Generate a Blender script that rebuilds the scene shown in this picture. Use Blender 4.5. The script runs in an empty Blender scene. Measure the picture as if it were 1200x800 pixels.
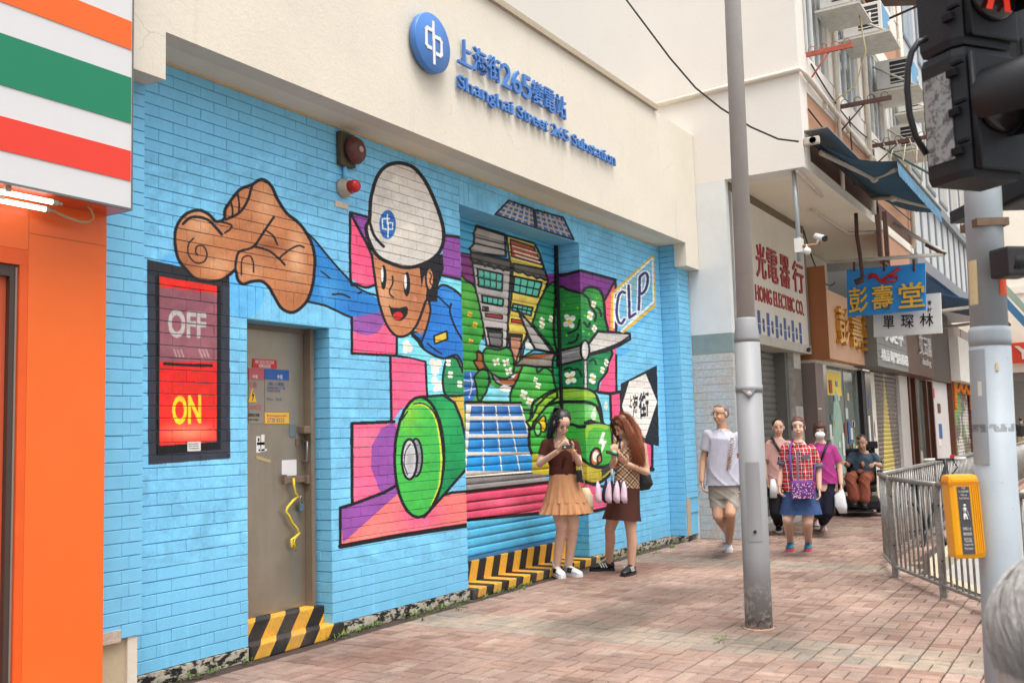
import bpy, bmesh, math, random
import numpy as np
from mathutils import Vector, Matrix
random.seed(7); RNG = np.random.default_rng(7)
SC = bpy.context.scene; COL = SC.collection

# ---------------------------------------------------------------- camera
FPX, HCAM, D0 = 1167.0, 1.42, 5.032          # focal length in px of a 1200 px wide frame, eye height, distance from the wall
def nrm(v):
    v = np.array(v, float); return v / np.linalg.norm(v)
_vX = nrm((710, 89.5, FPX)); _vZ = np.array((-360, -12361., FPX)); _vZ = nrm(_vZ - _vX * (_vZ @ _vX)); _vY = np.cross(_vZ, _vX)
RC = np.stack([_vX, _vY, _vZ], 1); CAM = np.array((0, -D0, HCAM))
def ray(x, y): return RC.T @ np.array((x - 600, y - 400, FPX))
def proj(p):
    q = (np.array(p, float) - CAM) @ RC.T
    return np.stack([600 + FPX * q[..., 0] / q[..., 2], 400 + FPX * q[..., 1] / q[..., 2]], -1)
def on_y(x, y, Y=0.): r = ray(x, y); return CAM + r * ((Y - CAM[1]) / r[1])
def on_z(x, y, Z=0.): r = ray(x, y); return CAM + r * ((Z - CAM[2]) / r[2])
def on_x(x, y, X=0.): r = ray(x, y); return CAM + r * ((X - CAM[0]) / r[0])
cam = bpy.data.objects.new('camera', bpy.data.cameras.new('camera')); COL.objects.link(cam)
cam.data.sensor_width = 36.0; cam.data.lens = 36.0 * FPX / 1200; cam.data.clip_start = 0.05; cam.data.clip_end = 3000
mw = Matrix.Identity(4)
for i in range(3):
    mw[i][0], mw[i][1], mw[i][2], mw[i][3] = RC[0][i], -RC[1][i], -RC[2][i], CAM[i]
cam.matrix_world = mw
SC.camera = cam

# ---------------------------------------------------------------- light
SUN_EL, SUN_AZ = math.radians(70), (-0.55, -0.83)       # sun stands over the street, behind the camera's shoulder
w = bpy.data.worlds.new('World'); SC.world = w; w.use_nodes = True
nt = w.node_tree; nt.nodes.clear()
sky = nt.nodes.new('ShaderNodeTexSky'); sky.sky_type = 'NISHITA'; sky.sun_disc = False
sky.sun_elevation = SUN_EL; sky.sun_rotation = math.atan2(SUN_AZ[0], SUN_AZ[1]); sky.air_density = 1.0; sky.dust_density = 6.0; sky.ozone_density = 0.5
hsv = nt.nodes.new('ShaderNodeHueSaturation'); hsv.inputs['Saturation'].default_value = 0.32
bg = nt.nodes.new('ShaderNodeBackground'); bg.inputs['Strength'].default_value = 0.15
out = nt.nodes.new('ShaderNodeOutputWorld')
nt.links.new(sky.outputs[0], hsv.inputs['Color']); nt.links.new(hsv.outputs[0], bg.inputs[0]); nt.links.new(bg.outputs[0], out.inputs[0])
sd = bpy.data.lights.new('sun', 'SUN'); sd.energy = 1.5; sd.angle = math.radians(38); sd.color = (1, .965, .91)
so = bpy.data.objects.new('sun', sd); COL.objects.link(so)
sdir = Vector((SUN_AZ[0] * math.cos(SUN_EL), SUN_AZ[1] * math.cos(SUN_EL), math.sin(SUN_EL))).normalized()
so.rotation_euler = sdir.to_track_quat('Z', 'Y').to_euler(); so.location = (0, -8, 12)
SC.view_settings.view_transform = 'Standard'; SC.view_settings.look = 'None'; SC.view_settings.exposure = 0.83; SC.view_settings.gamma = 1.0
SC.cycles.diffuse_bounces = 6; SC.cycles.max_bounces = 12
try: SC.cycles.use_denoising = True
except Exception: pass

# ---------------------------------------------------------------- materials
KALB = 0.80
def lin(c, k=KALB):
    return tuple(k * (((v / 255) / 12.92) if v / 255 <= .04045 else ((v / 255 + .055) / 1.055) ** 2.4) for v in c)
MATS = {}
def mat(name, c=(128, 128, 128), rough=.6, k=KALB, var=.06, vs=6., bump=0., bs=60., metal=0., spec=.4, emit=0., trans=0., fine=0.):
    if name in MATS: return MATS[name]
    m = bpy.data.materials.new(name); m.use_nodes = True; N = m.node_tree.nodes; L = m.node_tree.links
    b = N['Principled BSDF']; col = lin(c, k)
    b.inputs['Roughness'].default_value = rough; b.inputs['Metallic'].default_value = metal
    b.inputs['Specular IOR Level'].default_value = spec
    if trans: b.inputs['Transmission Weight'].default_value = trans
    if emit:
        b.inputs['Emission Color'].default_value = (*lin(c, 1), 1); b.inputs['Emission Strength'].default_value = emit
    if var or bump:
        g = N.new('ShaderNodeNewGeometry')
        n1 = N.new('ShaderNodeTexNoise'); n1.inputs['Scale'].default_value = vs; n1.inputs['Detail'].default_value = 6; n1.inputs['Roughness'].default_value = .65
        L.new(g.outputs['Position'], n1.inputs['Vector'])
        r = N.new('ShaderNodeMapRange'); r.inputs[1].default_value = .25; r.inputs[2].default_value = .75; r.inputs[3].default_value = 1 - var * 1.6; r.inputs[4].default_value = 1 + var * .7
        L.new(n1.outputs['Fac'], r.inputs[0])
        mx = N.new('ShaderNodeVectorMath'); mx.operation = 'SCALE'; mx.inputs[0].default_value = col
        L.new(r.outputs[0], mx.inputs['Scale']); L.new(mx.outputs[0], b.inputs['Base Color'])
        if bump:
            n2 = N.new('ShaderNodeTexNoise'); n2.inputs['Scale'].default_value = bs; n2.inputs['Detail'].default_value = 4
            L.new(g.outputs['Position'], n2.inputs['Vector'])
            bp = N.new('ShaderNodeBump'); bp.inputs['Strength'].default_value = bump; bp.inputs['Distance'].default_value = .01
            L.new(n2.outputs['Fac'], bp.inputs['Height']); L.new(bp.outputs[0], b.inputs['Normal'])
    else: b.inputs['Base Color'].default_value = (*col, 1)
    MATS[name] = m; return m
class G:                                                     # small node-graph writer
    def __init__(s, name, rough=.6, spec=.4, metal=0.):
        s.m = bpy.data.materials.new(name); s.m.use_nodes = True; s.N = s.m.node_tree.nodes; s.L = s.m.node_tree.links; s.b = s.N['Principled BSDF']
        s.b.inputs['Roughness'].default_value = rough; s.b.inputs['Specular IOR Level'].default_value = spec; s.b.inputs['Metallic'].default_value = metal
        s.pos = s.N.new('ShaderNodeNewGeometry').outputs['Position']; MATS[name] = s.m
    def obj(s): return s.N.new('ShaderNodeTexCoord').outputs['Object']
    def put(s, sock, v):
        if isinstance(v, bpy.types.NodeSocket): s.L.new(v, sock)
        elif isinstance(v, tuple) and len(v) == 3 and sock.type == 'RGBA': sock.default_value = (*v, 1)
        else: sock.default_value = v
    def math(s, op, a, b=0., c=0.):
        n = s.N.new('ShaderNodeMath'); n.operation = op
        for i, v in enumerate((a, b, c)): s.put(n.inputs[i], v)
        return n.outputs[0]
    def sep(s, v):
        n = s.N.new('ShaderNodeSeparateXYZ'); s.put(n.inputs[0], v); return n.outputs
    def comb(s, x, y, z):
        n = s.N.new('ShaderNodeCombineXYZ')
        for i, v in enumerate((x, y, z)): s.put(n.inputs[i], v)
        return n.outputs[0]
    def noise(s, v, scale, detail=5, rough=.6):
        n = s.N.new('ShaderNodeTexNoise'); s.put(n.inputs['Vector'], v); n.inputs['Scale'].default_value = scale; n.inputs['Detail'].default_value = detail; n.inputs['Roughness'].default_value = rough
        return n.outputs['Fac']
    def scale(s, v, k):
        n = s.N.new('ShaderNodeVectorMath'); n.operation = 'MULTIPLY'; s.put(n.inputs[0], v); n.inputs[1].default_value = k; return n.outputs[0]
    def rng(s, v, a, b, c, d):
        n = s.N.new('ShaderNodeMapRange'); s.put(n.inputs[0], v)
        for i, q in enumerate((a, b, c, d)): n.inputs[i + 1].default_value = q
        return n.outputs[0]
    def mix(s, f, a, b):
        n = s.N.new('ShaderNodeMix'); n.data_type = 'RGBA'; s.put(n.inputs[0], f); s.put(n.inputs[6], a); s.put(n.inputs[7], b); return n.outputs[2]
    def mul(s, a, f):
        n = s.N.new('ShaderNodeVectorMath'); n.operation = 'SCALE'; s.put(n.inputs[0], a); s.put(n.inputs['Scale'], f); return n.outputs[0]
    def bump(s, h, st=.3, d=.01):
        n = s.N.new('ShaderNodeBump'); n.inputs['Strength'].default_value = st; n.inputs['Distance'].default_value = d; s.put(n.inputs['Height'], h); s.L.new(n.outputs[0], s.b.inputs['Normal'])
    def done(s, col): s.put(s.b.inputs['Base Color'], col); return s.m

# ---------------------------------------------------------------- objects
def wloc(o):
    v = Vector((0, 0, 0))
    while o is not None: v += o.location; o = o.parent
    return v
def tag(o, label=None, cat=None, group=None, kind=None):
    if label: o['label'] = label
    if cat: o['category'] = cat
    if group: o['group'] = group
    if kind: o['kind'] = kind
    return o
def thing(name, loc, label, cat, group=None):
    o = bpy.data.objects.new(name, None); COL.objects.link(o); o.location = tuple(float(v) for v in loc); o.empty_display_size = .1
    return tag(o, label, cat, group)
def link(name, me, m=None, parent=None, loc=None):
    o = bpy.data.objects.new(name, me); COL.objects.link(o)
    if m is not None and not me.materials:
        for q in (m if isinstance(m, (list, tuple)) else [m]): me.materials.append(q)
    if parent is not None: o.parent = parent
    if loc is not None: o.location = loc
    return o
class MB:                                                    # collects shapes given in world coordinates
    def __init__(s): s.v = []; s.f = []; s.mi = []; s.sm = []; s.n = 0
    def add(s, v, f, mi=0, smooth=False):
        v = np.asarray(v, float).reshape(-1, 3); s.v.append(v)
        for q in f: s.f.append([i + s.n for i in q]); s.mi.append(mi); s.sm.append(smooth)
        s.n += len(v); return s
    def box(s, x0, x1, y0, y1, z0, z1, mi=0, ch=0.):
        x0, x1 = min(x0, x1), max(x0, x1); y0, y1 = min(y0, y1), max(y0, y1); z0, z1 = min(z0, z1), max(z0, z1)
        return s.hexa([(x, y, z) for z in (z0, z1) for x, y in ((x0, y0), (x1, y0), (x1, y1), (x0, y1))], mi, ch)
    def hexa(s, p, mi=0, ch=0.):                             # 4 bottom corners, 4 top corners (counter-clockwise from above)
        F = [(0, 3, 2, 1), (4, 5, 6, 7), (0, 1, 5, 4), (1, 2, 6, 5), (2, 3, 7, 6), (3, 0, 4, 7)]
        if not ch: return s.add(p, F, mi)
        bm = bmesh.new(); vs = [bm.verts.new(q) for q in p]
        for f in F: bm.faces.new([vs[i] for i in f])
        bmesh.ops.bevel(bm, geom=list(bm.edges), offset=ch, segments=2, affect='EDGES', profile=.6)
        bm.verts.index_update(); r = s.add([v.co[:] for v in bm.verts], [[v.index for v in f.verts] for f in bm.faces], mi); bm.free(); return r
    def obox(s, c, ax, ay, az, mi=0, ch=0.):                 # centre and three half-axis vectors
        c, ax, ay, az = (np.array(q, float) for q in (c, ax, ay, az))
        return s.hexa([c + i * ax + j * ay + k * az for k in (-1, 1) for i, j in ((-1, -1), (1, -1), (1, 1), (-1, 1))], mi, ch)
    def tube(s, pts, r, n=8, mi=0, cap=True, smooth=True):
        pts = [np.array(p, float) for p in pts]; rs = r if isinstance(r, (list, tuple)) else [r] * len(pts)
        up = None; V = []; F = []
        for i, p in enumerate(pts):
            t = nrm(pts[min(i + 1, len(pts) - 1)] - pts[max(i - 1, 0)])
            if up is None:
                up = np.array((0, 0, 1.)) if abs(t[2]) < .9 else np.array((1., 0, 0))
            a = nrm(np.cross(t, up)); bb = np.cross(a, t); up = bb
            for k in range(n):
                q = 2 * math.pi * k / n; V.append(p + rs[i] * (math.cos(q) * a + math.sin(q) * bb))
        m = len(pts)
        for i in range(m - 1):
            for k in range(n): F.append((i * n + k, i * n + (k + 1) % n, (i + 1) * n + (k + 1) % n, (i + 1) * n + k))
        s.add(V, F, mi, smooth)
        if cap:
            s.add(V[:n], [tuple(range(n))[::-1]], mi); s.add(V[-n:], [tuple(range(n))], mi)
        return s
    def lathe(s, c, axis, prof, n=24, mi=0, smooth=True):    # prof: (radius, distance along axis)
        axis = nrm(axis); u = np.array((0, 0, 1.)) if abs(axis[2]) < .9 else np.array((1., 0, 0)); a = nrm(np.cross(axis, u)); b = np.cross(axis, a); c = np.array(c, float)
        V = []; F = []
        for r, h in prof:
            for k in range(n):
                q = 2 * math.pi * k / n; V.append(c + axis * h + r * (math.cos(q) * a + math.sin(q) * b))
        for i in range(len(prof) - 1):
            for k in range(n): F.append((i * n + k, i * n + (k + 1) % n, (i + 1) * n + (k + 1) % n, (i + 1) * n + k))
        s.add(V, F, mi, smooth)
        if prof[0][0] > 1e-5: s.add(V[:n], [tuple(range(n))[::-1]], mi)
        if prof[-1][0] > 1e-5: s.add(V[-n:], [tuple(range(n))], mi)
        return s
    def ball(s, c, r, n=12, mi=0, axes=None):
        r = np.array(r if np.ndim(r) else (r, r, r), float); A = np.eye(3) if axes is None else np.array(axes, float)
        V = []; F = []; m = n // 2 + 1
        for i in range(m + 1):
            t = math.pi * i / m
            for k in range(n):
                q = 2 * math.pi * k / n
                V.append(np.array(c) + (np.array((math.sin(t) * math.cos(q), math.sin(t) * math.sin(q), math.cos(t))) * r) @ A)
        for i in range(m):
            for k in range(n): F.append((i * n + k, (i + 1) * n + k, (i + 1) * n + (k + 1) % n, i * n + (k + 1) % n))
        return s.add(V, F, mi, True)
    def prism(s, poly, y0, y1, mi=0, to=lambda a, b, c: (a, c, b)):      # outline (a,b) pushed along c
        n = len(poly); V = [to(a, b, y0) for a, b in poly] + [to(a, b, y1) for a, b in poly]
        return s.add(V, [tuple(range(n)), tuple(range(2 * n - 1, n - 1, -1))] + [(i, i + n, (i + 1) % n + n, (i + 1) % n) for i in range(n)], mi)
    def mesh(s, name, origin=(0, 0, 0)):
        me = bpy.data.meshes.new(name); V = np.concatenate(s.v) - np.array(origin)
        me.from_pydata(V.tolist(), [], s.f)
        me.polygons.foreach_set('material_index', s.mi); me.polygons.foreach_set('use_smooth', s.sm)
        bm = bmesh.new(); bm.from_mesh(me); bmesh.ops.remove_doubles(bm, verts=bm.verts, dist=1e-5); bmesh.ops.recalc_face_normals(bm, faces=bm.faces); bm.to_mesh(me); bm.free()
        me.update(); return me
    def build(s, name, m, parent=None, loc=None):
        org = wloc(parent) if parent is not None else Vector(loc if loc is not None else (0, 0, 0))
        o = link(name, s.mesh(name, org), m, parent)
        if parent is None and loc is not None: o.location = loc
        return o
def clone(o, parent=None):                                   # a thing with its parts and sub-parts, sharing mesh data
    c = o.copy(); COL.objects.link(c); c.parent = parent
    for ch in list(o.children): clone(ch, c)
    return c
_TXT = {}
def text_geo(body, extr=0., bold=0., res=3):                 # glyphs as triangles, scaled to a unit box: x 0..1, y 0..1, depth 0..extr
    key = (body, extr > 0, bold, res)
    if key not in _TXT:
        c = bpy.data.curves.new('lettering', 'FONT'); c.body = body; c.offset = bold; c.resolution_u = res; c.fill_mode = 'FRONT' if not extr else 'BOTH'
        if extr: c.extrude = .5
        o = bpy.data.objects.new('lettering', c); COL.objects.link(o); dg = bpy.context.evaluated_depsgraph_get()
        me = bpy.data.meshes.new_from_object(o.evaluated_get(dg)); V = np.array([v.co[:] for v in me.vertices]); F = [tuple(p.vertices) for p in me.polygons]
        bpy.data.objects.remove(o); bpy.data.curves.remove(c); bpy.data.meshes.remove(me)
        lo, hi = V.min(0), V.max(0); V[:, 0] = (V[:, 0] - lo[0]) / (hi[0] - lo[0]); V[:, 1] = (V[:, 1] - lo[1]) / (hi[1] - lo[1]); V[:, 2] += .5
        _TXT[key] = (V, F)
    V, F = _TXT[key]; return V.copy(), F
def lettering(mb, body, p0, du, dv, dn, bold=0., mi=0, res=3):   # p0 lower left corner, du full width vector, dv full height vector, dn thickness vector
    p0, du, dv, dn = (np.array(q, float) for q in (p0, du, dv, dn)); V, F = text_geo(body, 1. if np.linalg.norm(dn) > 1e-9 else 0., bold, res)
    mb.add(p0 + V[:, :1] * du + V[:, 1:2] * dv + (V[:, 2:] if np.linalg.norm(dn) > 1e-9 else 0 * V[:, 2:]) * dn, F, mi); return mb
# ---------------------------------------------------------------- the mural: flat paint, drawn as shapes, laid on each wall face by that face's own metres
CX0, CY0, CX1, CY1, CSC = 110, 180, 840, 660, 3.0
CW, CH = int((CX1 - CX0) * CSC), int((CY1 - CY0) * CSC)
BLUE = (121, 196, 233)
CAN = np.empty((CH, CW, 3), np.float32); CAN[:] = BLUE
INK = (24, 22, 26)
def crop(x0, y0, s): return lambda *p: [(x0 + a / s, y0 + b / s) for a, b in p]
cA, cB, cC, cD = crop(170, 180, 4), crop(270, 300, 4), crop(270, 480, 4), crop(270, 100, 4)
cE, cF, cG = crop(530, 240, 7.275), crop(530, 340, 7.275), crop(530, 440, 7.275)
cH, cI, cJ, cK = crop(660, 300, 6.67), crop(640, 420, 5.714), crop(400, 180, 5.333), crop(530, 400, 4)
P_ = lambda *p: list(p)
def spline(p, closed=True, n=7):
    p = np.array(p, float); m = len(p); outp = []
    for i in range(m if closed else m - 1):
        a, b, c, d = (p[(i + k) % m] if closed else p[min(max(i + k, 0), m - 1)] for k in (-1, 0, 1, 2))
        for t in np.arange(n) / n:
            outp.append(.5 * ((2 * b) + (c - a) * t + (2 * a - 5 * b + 4 * c - d) * t * t + (3 * b - a - 3 * c + d) * t ** 3))
    if not closed: outp.append(p[-1])
    return outp
def _win(p, pad):
    p = (np.array(p, float) - (CX0, CY0)) * CSC
    x0, y0 = np.maximum(np.floor(p.min(0) - pad), 0).astype(int); x1, y1 = np.ceil(p.max(0) + pad).astype(int) + 1
    x1, y1 = min(x1, CW), min(y1, CH)
    return p, x0, y0, x1, y1
def pmask(p):
    p, x0, y0, x1, y1 = _win(p, 1)
    if x1 <= x0 or y1 <= y0: return None
    X, Y = np.meshgrid(np.arange(x0, x1) + .5, np.arange(y0, y1) + .5); M = np.zeros(X.shape, bool); q = np.roll(p, -1, 0)
    for (ax, ay), (bx, by) in zip(p, q):
        if ay == by: continue
        M ^= ((ay > Y) != (by > Y)) & (X < (bx - ax) * (Y - ay) / (by - ay) + ax)
    return M, x0, y0, x1, y1
def fill(p, c, smooth=False, shade=()):                      # shade: sprayed tones (x, y, rx, ry, colour, strength) kept inside the shape
    r = pmask(spline(p) if smooth else p)
    if r is None: return
    M, x0, y0, x1, y1 = r; V = CAN[y0:y1, x0:x1]; V[M] = c
    for sx, sy, rx, ry, sc, st in shade:
        X, Y = np.meshgrid((np.arange(x0, x1) / CSC + CX0 - sx) / rx, (np.arange(y0, y1) / CSC + CY0 - sy) / ry)
        a = (np.exp(-(X * X + Y * Y)) * st * M)[..., None]; V[:] = V * (1 - a) + np.array(sc, np.float32) * a
def stroke(p, wd=3., c=INK, closed=False, smooth=True):
    if smooth and len(p) > 2: p = spline(p, closed, 6)
    elif closed: p = list(p) + [p[0]]
    if smooth and closed and len(p) > 2: p = p + [p[0]]
    hw = wd * CSC / 2; P, *_ = _win(p, hw)
    for a, b in zip(P[:-1], P[1:]):
        x0, y0 = np.maximum(np.floor(np.minimum(a, b) - hw - 1), 0).astype(int); x1, y1 = np.ceil(np.maximum(a, b) + hw + 2).astype(int)
        x1, y1 = min(x1, CW), min(y1, CH)
        if x1 <= x0 or y1 <= y0: continue
        X, Y = np.meshgrid(np.arange(x0, x1) + .5, np.arange(y0, y1) + .5); d = b - a; L2 = max(d @ d, 1e-9)
        t = np.clip(((X - a[0]) * d[0] + (Y - a[1]) * d[1]) / L2, 0, 1)
        CAN[y0:y1, x0:x1][np.hypot(X - a[0] - t * d[0], Y - a[1] - t * d[1]) <= hw] = c
def ell(cx, cy, rx, ry, rot=0., n=28):
    r = math.radians(rot); return [(cx + rx * math.cos(t) * math.cos(r) - ry * math.sin(t) * math.sin(r), cy + rx * math.cos(t) * math.sin(r) + ry * math.sin(t) * math.cos(r)) for t in np.arange(n) * 2 * math.pi / n]
def both(p, c, wd=3., smooth=False, shade=()):
    fill(p, c, smooth, shade); stroke(p, wd, closed=True, smooth=smooth)
def cantext(body, quad, c, bold=.02):                        # quad: lower left, lower right, upper right, upper left
    V, Fc = text_geo(body, 0., bold); q = np.array(quad, float); u, v = V[:, :1], V[:, 1:2]
    T = (1 - u) * (1 - v) * q[0] + u * (1 - v) * q[1] + u * v * q[2] + (1 - u) * v * q[3]
    for f in Fc: fill([tuple(T[i]) for i in f], c)
def flower(x, y, s, c=(245, 240, 235), ctr=(235, 190, 50), rot=20, sq=1.):
    for k in range(4):
        a = math.radians(rot + 90 * k); fill(ell(x + s * .62 * sq * math.cos(a), y + s * .62 * math.sin(a), s * .55 * sq, s * .36, rot + 90 * k, 14), c)
    fill(ell(x, y, s * .24, s * .26, 0, 10), ctr)
# sprayed patches of a stronger blue
fill(ell(200, 312, 14, 14), (98, 186, 240)); fill(ell(284, 345, 26, 28), (100, 188, 242))
fill(cH((415, 720), (520, 720), (525, 745), (440, 790), (415, 790)), (88, 180, 235)); fill(cH((530, 570), (710, 400), (720, 440), (560, 580)), (100, 186, 238))
# --- the big switch
fill(P_((172.5, 304), (269, 325), (270, 537), (174, 544.5)), (52, 54, 66)); fill(P_((182, 318), (259, 334), (259, 526), (183, 533)), (17, 15, 18))
fill(P_((173, 304), (269, 325), (269, 337), (173, 322)), (40, 40, 46))
fill(P_((187, 324), (254.5, 335), (254.5, 344.5), (187, 336.5)), (232, 42, 28))
fill(P_((187, 336), (254.5, 344), (254.5, 424), (187, 423.5)), (143, 86, 96), shade=((220, 405, 40, 14, (158, 105, 115), .5),))
fill(P_((187, 423.5), (254.5, 424), (254.5, 517.5), (187, 522.5)), (224, 34, 30), shade=((221, 506, 34, 11, (240, 150, 110), .95), (215, 470, 40, 30, (238, 60, 40), .5)))
stroke(P_((193, 426), (215, 427.5), (248, 428.5)), 3.4)
cantext('OFF', [(197, 396), (242, 397), (242, 366), (197, 361)], (184, 176, 174), .035)
cantext('ON', [(202, 498), (236, 496.5), (236, 462), (202, 463.5)], (243, 212, 40), .03)
for x in (204, 208, 212, 234, 238, 242): stroke(P_((x, 410), (x + 3, 418)), 2.2, (176, 140, 142))
# --- sleeve of the outstretched arm
fill(cA((755, 370), (785, 395), (900, 530), (1000, 628), (1090, 680), (1112, 760), (1050, 782), (960, 765), (850, 715), (765, 695)), (44, 134, 208), shade=((385, 345, 14, 20, (96, 172, 226), .6), (420, 360, 30, 12, (40, 112, 195), .6)))
stroke(cA((755, 370), (795, 405), (900, 530), (1000, 630), (1085, 665)), 2.2); stroke(cA((765, 695), (850, 715), (960, 765), (1040, 778), (1110, 745)), 2.6)
stroke(cA((825, 552), (850, 570), (868, 585)), 1.6); stroke(cA((880, 660), (925, 660), (960, 675)), 2); stroke(cA((1000, 655), (1015, 650)), 2)
# --- pink and purple blocks behind the head
fill(P_((410.5, 252), (434, 292), (437, 300), (442, 331), (436, 337), (425, 336), (411, 326)), (240, 86, 130), shade=((418, 330, 12, 14, (246, 120, 150), .7),))
fill(P_((410.5, 249), (433, 255), (433, 292)), (146, 74, 160)); stroke(P_((410.5, 249), (433, 255)), 3, smooth=False); stroke(P_((410.5, 249), (433, 292), (436, 300)), 3, smooth=False)
stroke(P_((410.5, 249), (411, 327), (418, 333), (430, 337), (441, 333)), 3)
fill(P_((412.5, 372), (447, 366), (458, 388), (465, 394), (465, 416), (412.5, 414)), (240, 98, 140)); fill(P_((413, 373), (447, 366), (452, 372), (446, 386), (436, 392), (424, 392), (413, 386)), (150, 86, 166), True)
stroke(P_((412.5, 372), (412.5, 414), (465, 417), (480, 419.5), (499, 424), (501, 464)), 3, smooth=False); stroke(P_((465, 394), (465, 416)), 2.4, smooth=False)
fill(P_((457.5, 419), (480, 420), (499, 425), (501, 464), (485, 467), (470, 480), (459, 495)), (240, 100, 140)); stroke(P_((457.5, 418), (459, 495)), 3, smooth=False); stroke(P_((499, 424), (501, 464)), 3, smooth=False)
fill(P_((466.5, 396), (482, 392), (495, 408), (523, 421), (519, 440), (523, 462), (502, 464), (500, 423), (467, 415)), (130, 222, 236))
for x, y, r in ((476, 403, 5), (480, 408, 5), (475, 410, 4), (507, 425, 5), (514, 426, 5), (510, 434, 6), (509, 446, 5), (515, 452, 6), (511, 456, 4)): fill(ell(x, y, r * .8, r), (246, 238, 226))
fill(P_((519, 326), (541, 331), (544, 350), (530, 345), (519, 338)), (132, 224, 238))
fill(P_((519, 277), (546, 279), (546, 328), (519, 322)), (150, 80, 166)); stroke(P_((519, 275.5), (546, 279.5)), 3.2, smooth=False); stroke(P_((519, 323), (546, 329)), 3.2, smooth=False)
# --- the boy: shirt, neck, face, hair
both(cB((935, 215), (985, 140), (1035, 150), (1085, 190), (1120, 240), (1120, 560), (1095, 520), (1060, 465), (1000, 480), (945, 460), (900, 430), (880, 400), (850, 362), (900, 340)), (36, 120, 204), 2.6, True, ((530, 345, 14, 12, (70, 156, 226), .6), (515, 410, 16, 10, (28, 98, 184), .6)))
fill(cB((868, 352), (915, 215), (932, 215), (938, 260), (920, 335), (895, 368)), (186, 118, 76)); stroke(cB((930, 212), (938, 260), (920, 340), (895, 405)), 2.4)
fill(cB((885, 40), (995, -10), (1002, 60), (975, 140), (970, 215), (915, 212), (893, 130)), (26, 24, 28))
FACE = P_((436, 296), (438, 315), (442.5, 345), (447.5, 366), (456, 385), (467, 394.5), (480, 391), (490, 378), (498, 357), (500, 325), (492, 310), (470, 306), (450, 303))
fill(FACE, (196, 131, 88), True, ((452, 345, 10, 26, (224, 170, 128), .7), (490, 350, 9, 26, (172, 106, 66), .6), (468, 388, 16, 6, (168, 100, 62), .5))); stroke(P_((436, 298), (438, 315), (442.5, 345), (447.5, 366), (456, 385), (467, 394.5), (480, 391), (490, 378), (499, 353)), 2.8)
fill(cB((885, 40), (960, 30), (935, 60), (905, 100), (898, 150)), (26, 24, 28))
both(ell(504, 327, 4.8, 13), (204, 140, 96), 2.2); stroke(P_((503, 319), (506, 323), (504, 330), (507, 335)), 1.4)
for x, y, rx in ((449.7, 325, 3.4), (477, 333, 3.9)): fill(ell(x, y, rx, 14.5), INK); fill(ell(x - 1.6, y - 3, rx * .45, 9), (240, 236, 230))
stroke(P_((460, 324), (460.5, 332), (456.5, 341), (458, 346), (461.5, 348.5)), 1.7)
fill(P_((456, 357.5), (460, 361), (468, 361), (477, 359.5), (478, 367), (472, 375), (464, 375), (459, 369)), INK, True); fill(ell(466.5, 370, 6, 4.6), (222, 46, 40))
fill(ell(486, 351, 3, 3), (214, 130, 110))
stroke(cB((1035, 225), (1030, 265), (1055, 335), (1092, 400)), 2.2); stroke(cB((975, 190), (1010, 225), (1028, 240)), 1.8); stroke(cB((925, 410), (960, 440), (990, 458)), 1.8); stroke(cB((850, 362), (888, 395), (905, 432)), 2.6)
both(cB((955, 375), (1015, 352), (1018, 390), (960, 412)), (218, 188, 62), 2)
# --- the helmet
HEL = cJ((178, 410), (185, 290), (215, 170), (265, 92), (340, 60), (420, 72), (480, 115), (540, 200), (590, 310), (630, 430), (641, 520), (622, 600), (570, 660), (480, 702), (400, 712), (320, 690), (240, 650), (192, 590), (165, 520), (156, 455))
both(HEL, (228, 221, 209), 4.2, True, ((446, 225, 12, 26, (206, 200, 192), .8), (505, 262, 10, 30, (240, 233, 222), .6), (440, 285, 12, 16, (205, 206, 205), .7), (480, 305, 30, 7, (206, 204, 198), .6)))
stroke(cJ((178, 430), (200, 500), (230, 545), (265, 582)), 3.2)
fill(ell(454.4, 263.4, 9.7, 17), (43, 112, 186)); WH = (244, 244, 242)
stroke(P_((454.2, 252), (454.2, 262)), 1.9, WH); stroke(P_((455, 261), (454.8, 277.6)), 1.9, WH)
stroke(P_((456.5, 256.4), (448.6, 256.4), (448.6, 268.2), (453, 269)), 1.6, WH, smooth=False); stroke(P_((455, 261), (460.3, 261.4), (460.3, 268.8), (456, 269)), 1.6, WH, smooth=False)
# --- the hand
HAND = cA((140, 400), (152, 335), (192, 285), (250, 266), (300, 285), (332, 318), (370, 308), (376, 265), (402, 222), (445, 170), (500, 147), (547, 122), (590, 150), (622, 215), (665, 280), (715, 320), (755, 370), (785, 430), (797, 510), (785, 620), (760, 690), (722, 730), (685, 745), (640, 725), (605, 670), (580, 625), (545, 598), (500, 600), (460, 612), (435, 590), (425, 548), (400, 565), (360, 592), (300, 600), (240, 588), (195, 545), (155, 490))
both(HAND, (192, 124, 80), 3.6, True, ((235, 262, 16, 20, (226, 172, 128), .85), (312, 240, 14, 26, (222, 166, 122), .8), (348, 300, 10, 34, (228, 178, 138), .8), (255, 310, 16, 10, (226, 174, 132), .7), (220, 312, 13, 18, (158, 92, 52), .7), (318, 288, 16, 9, (150, 86, 48), .8), (345, 352, 22, 14, (168, 102, 62), .6), (296, 318, 14, 12, (220, 164, 120), .6)))
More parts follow.
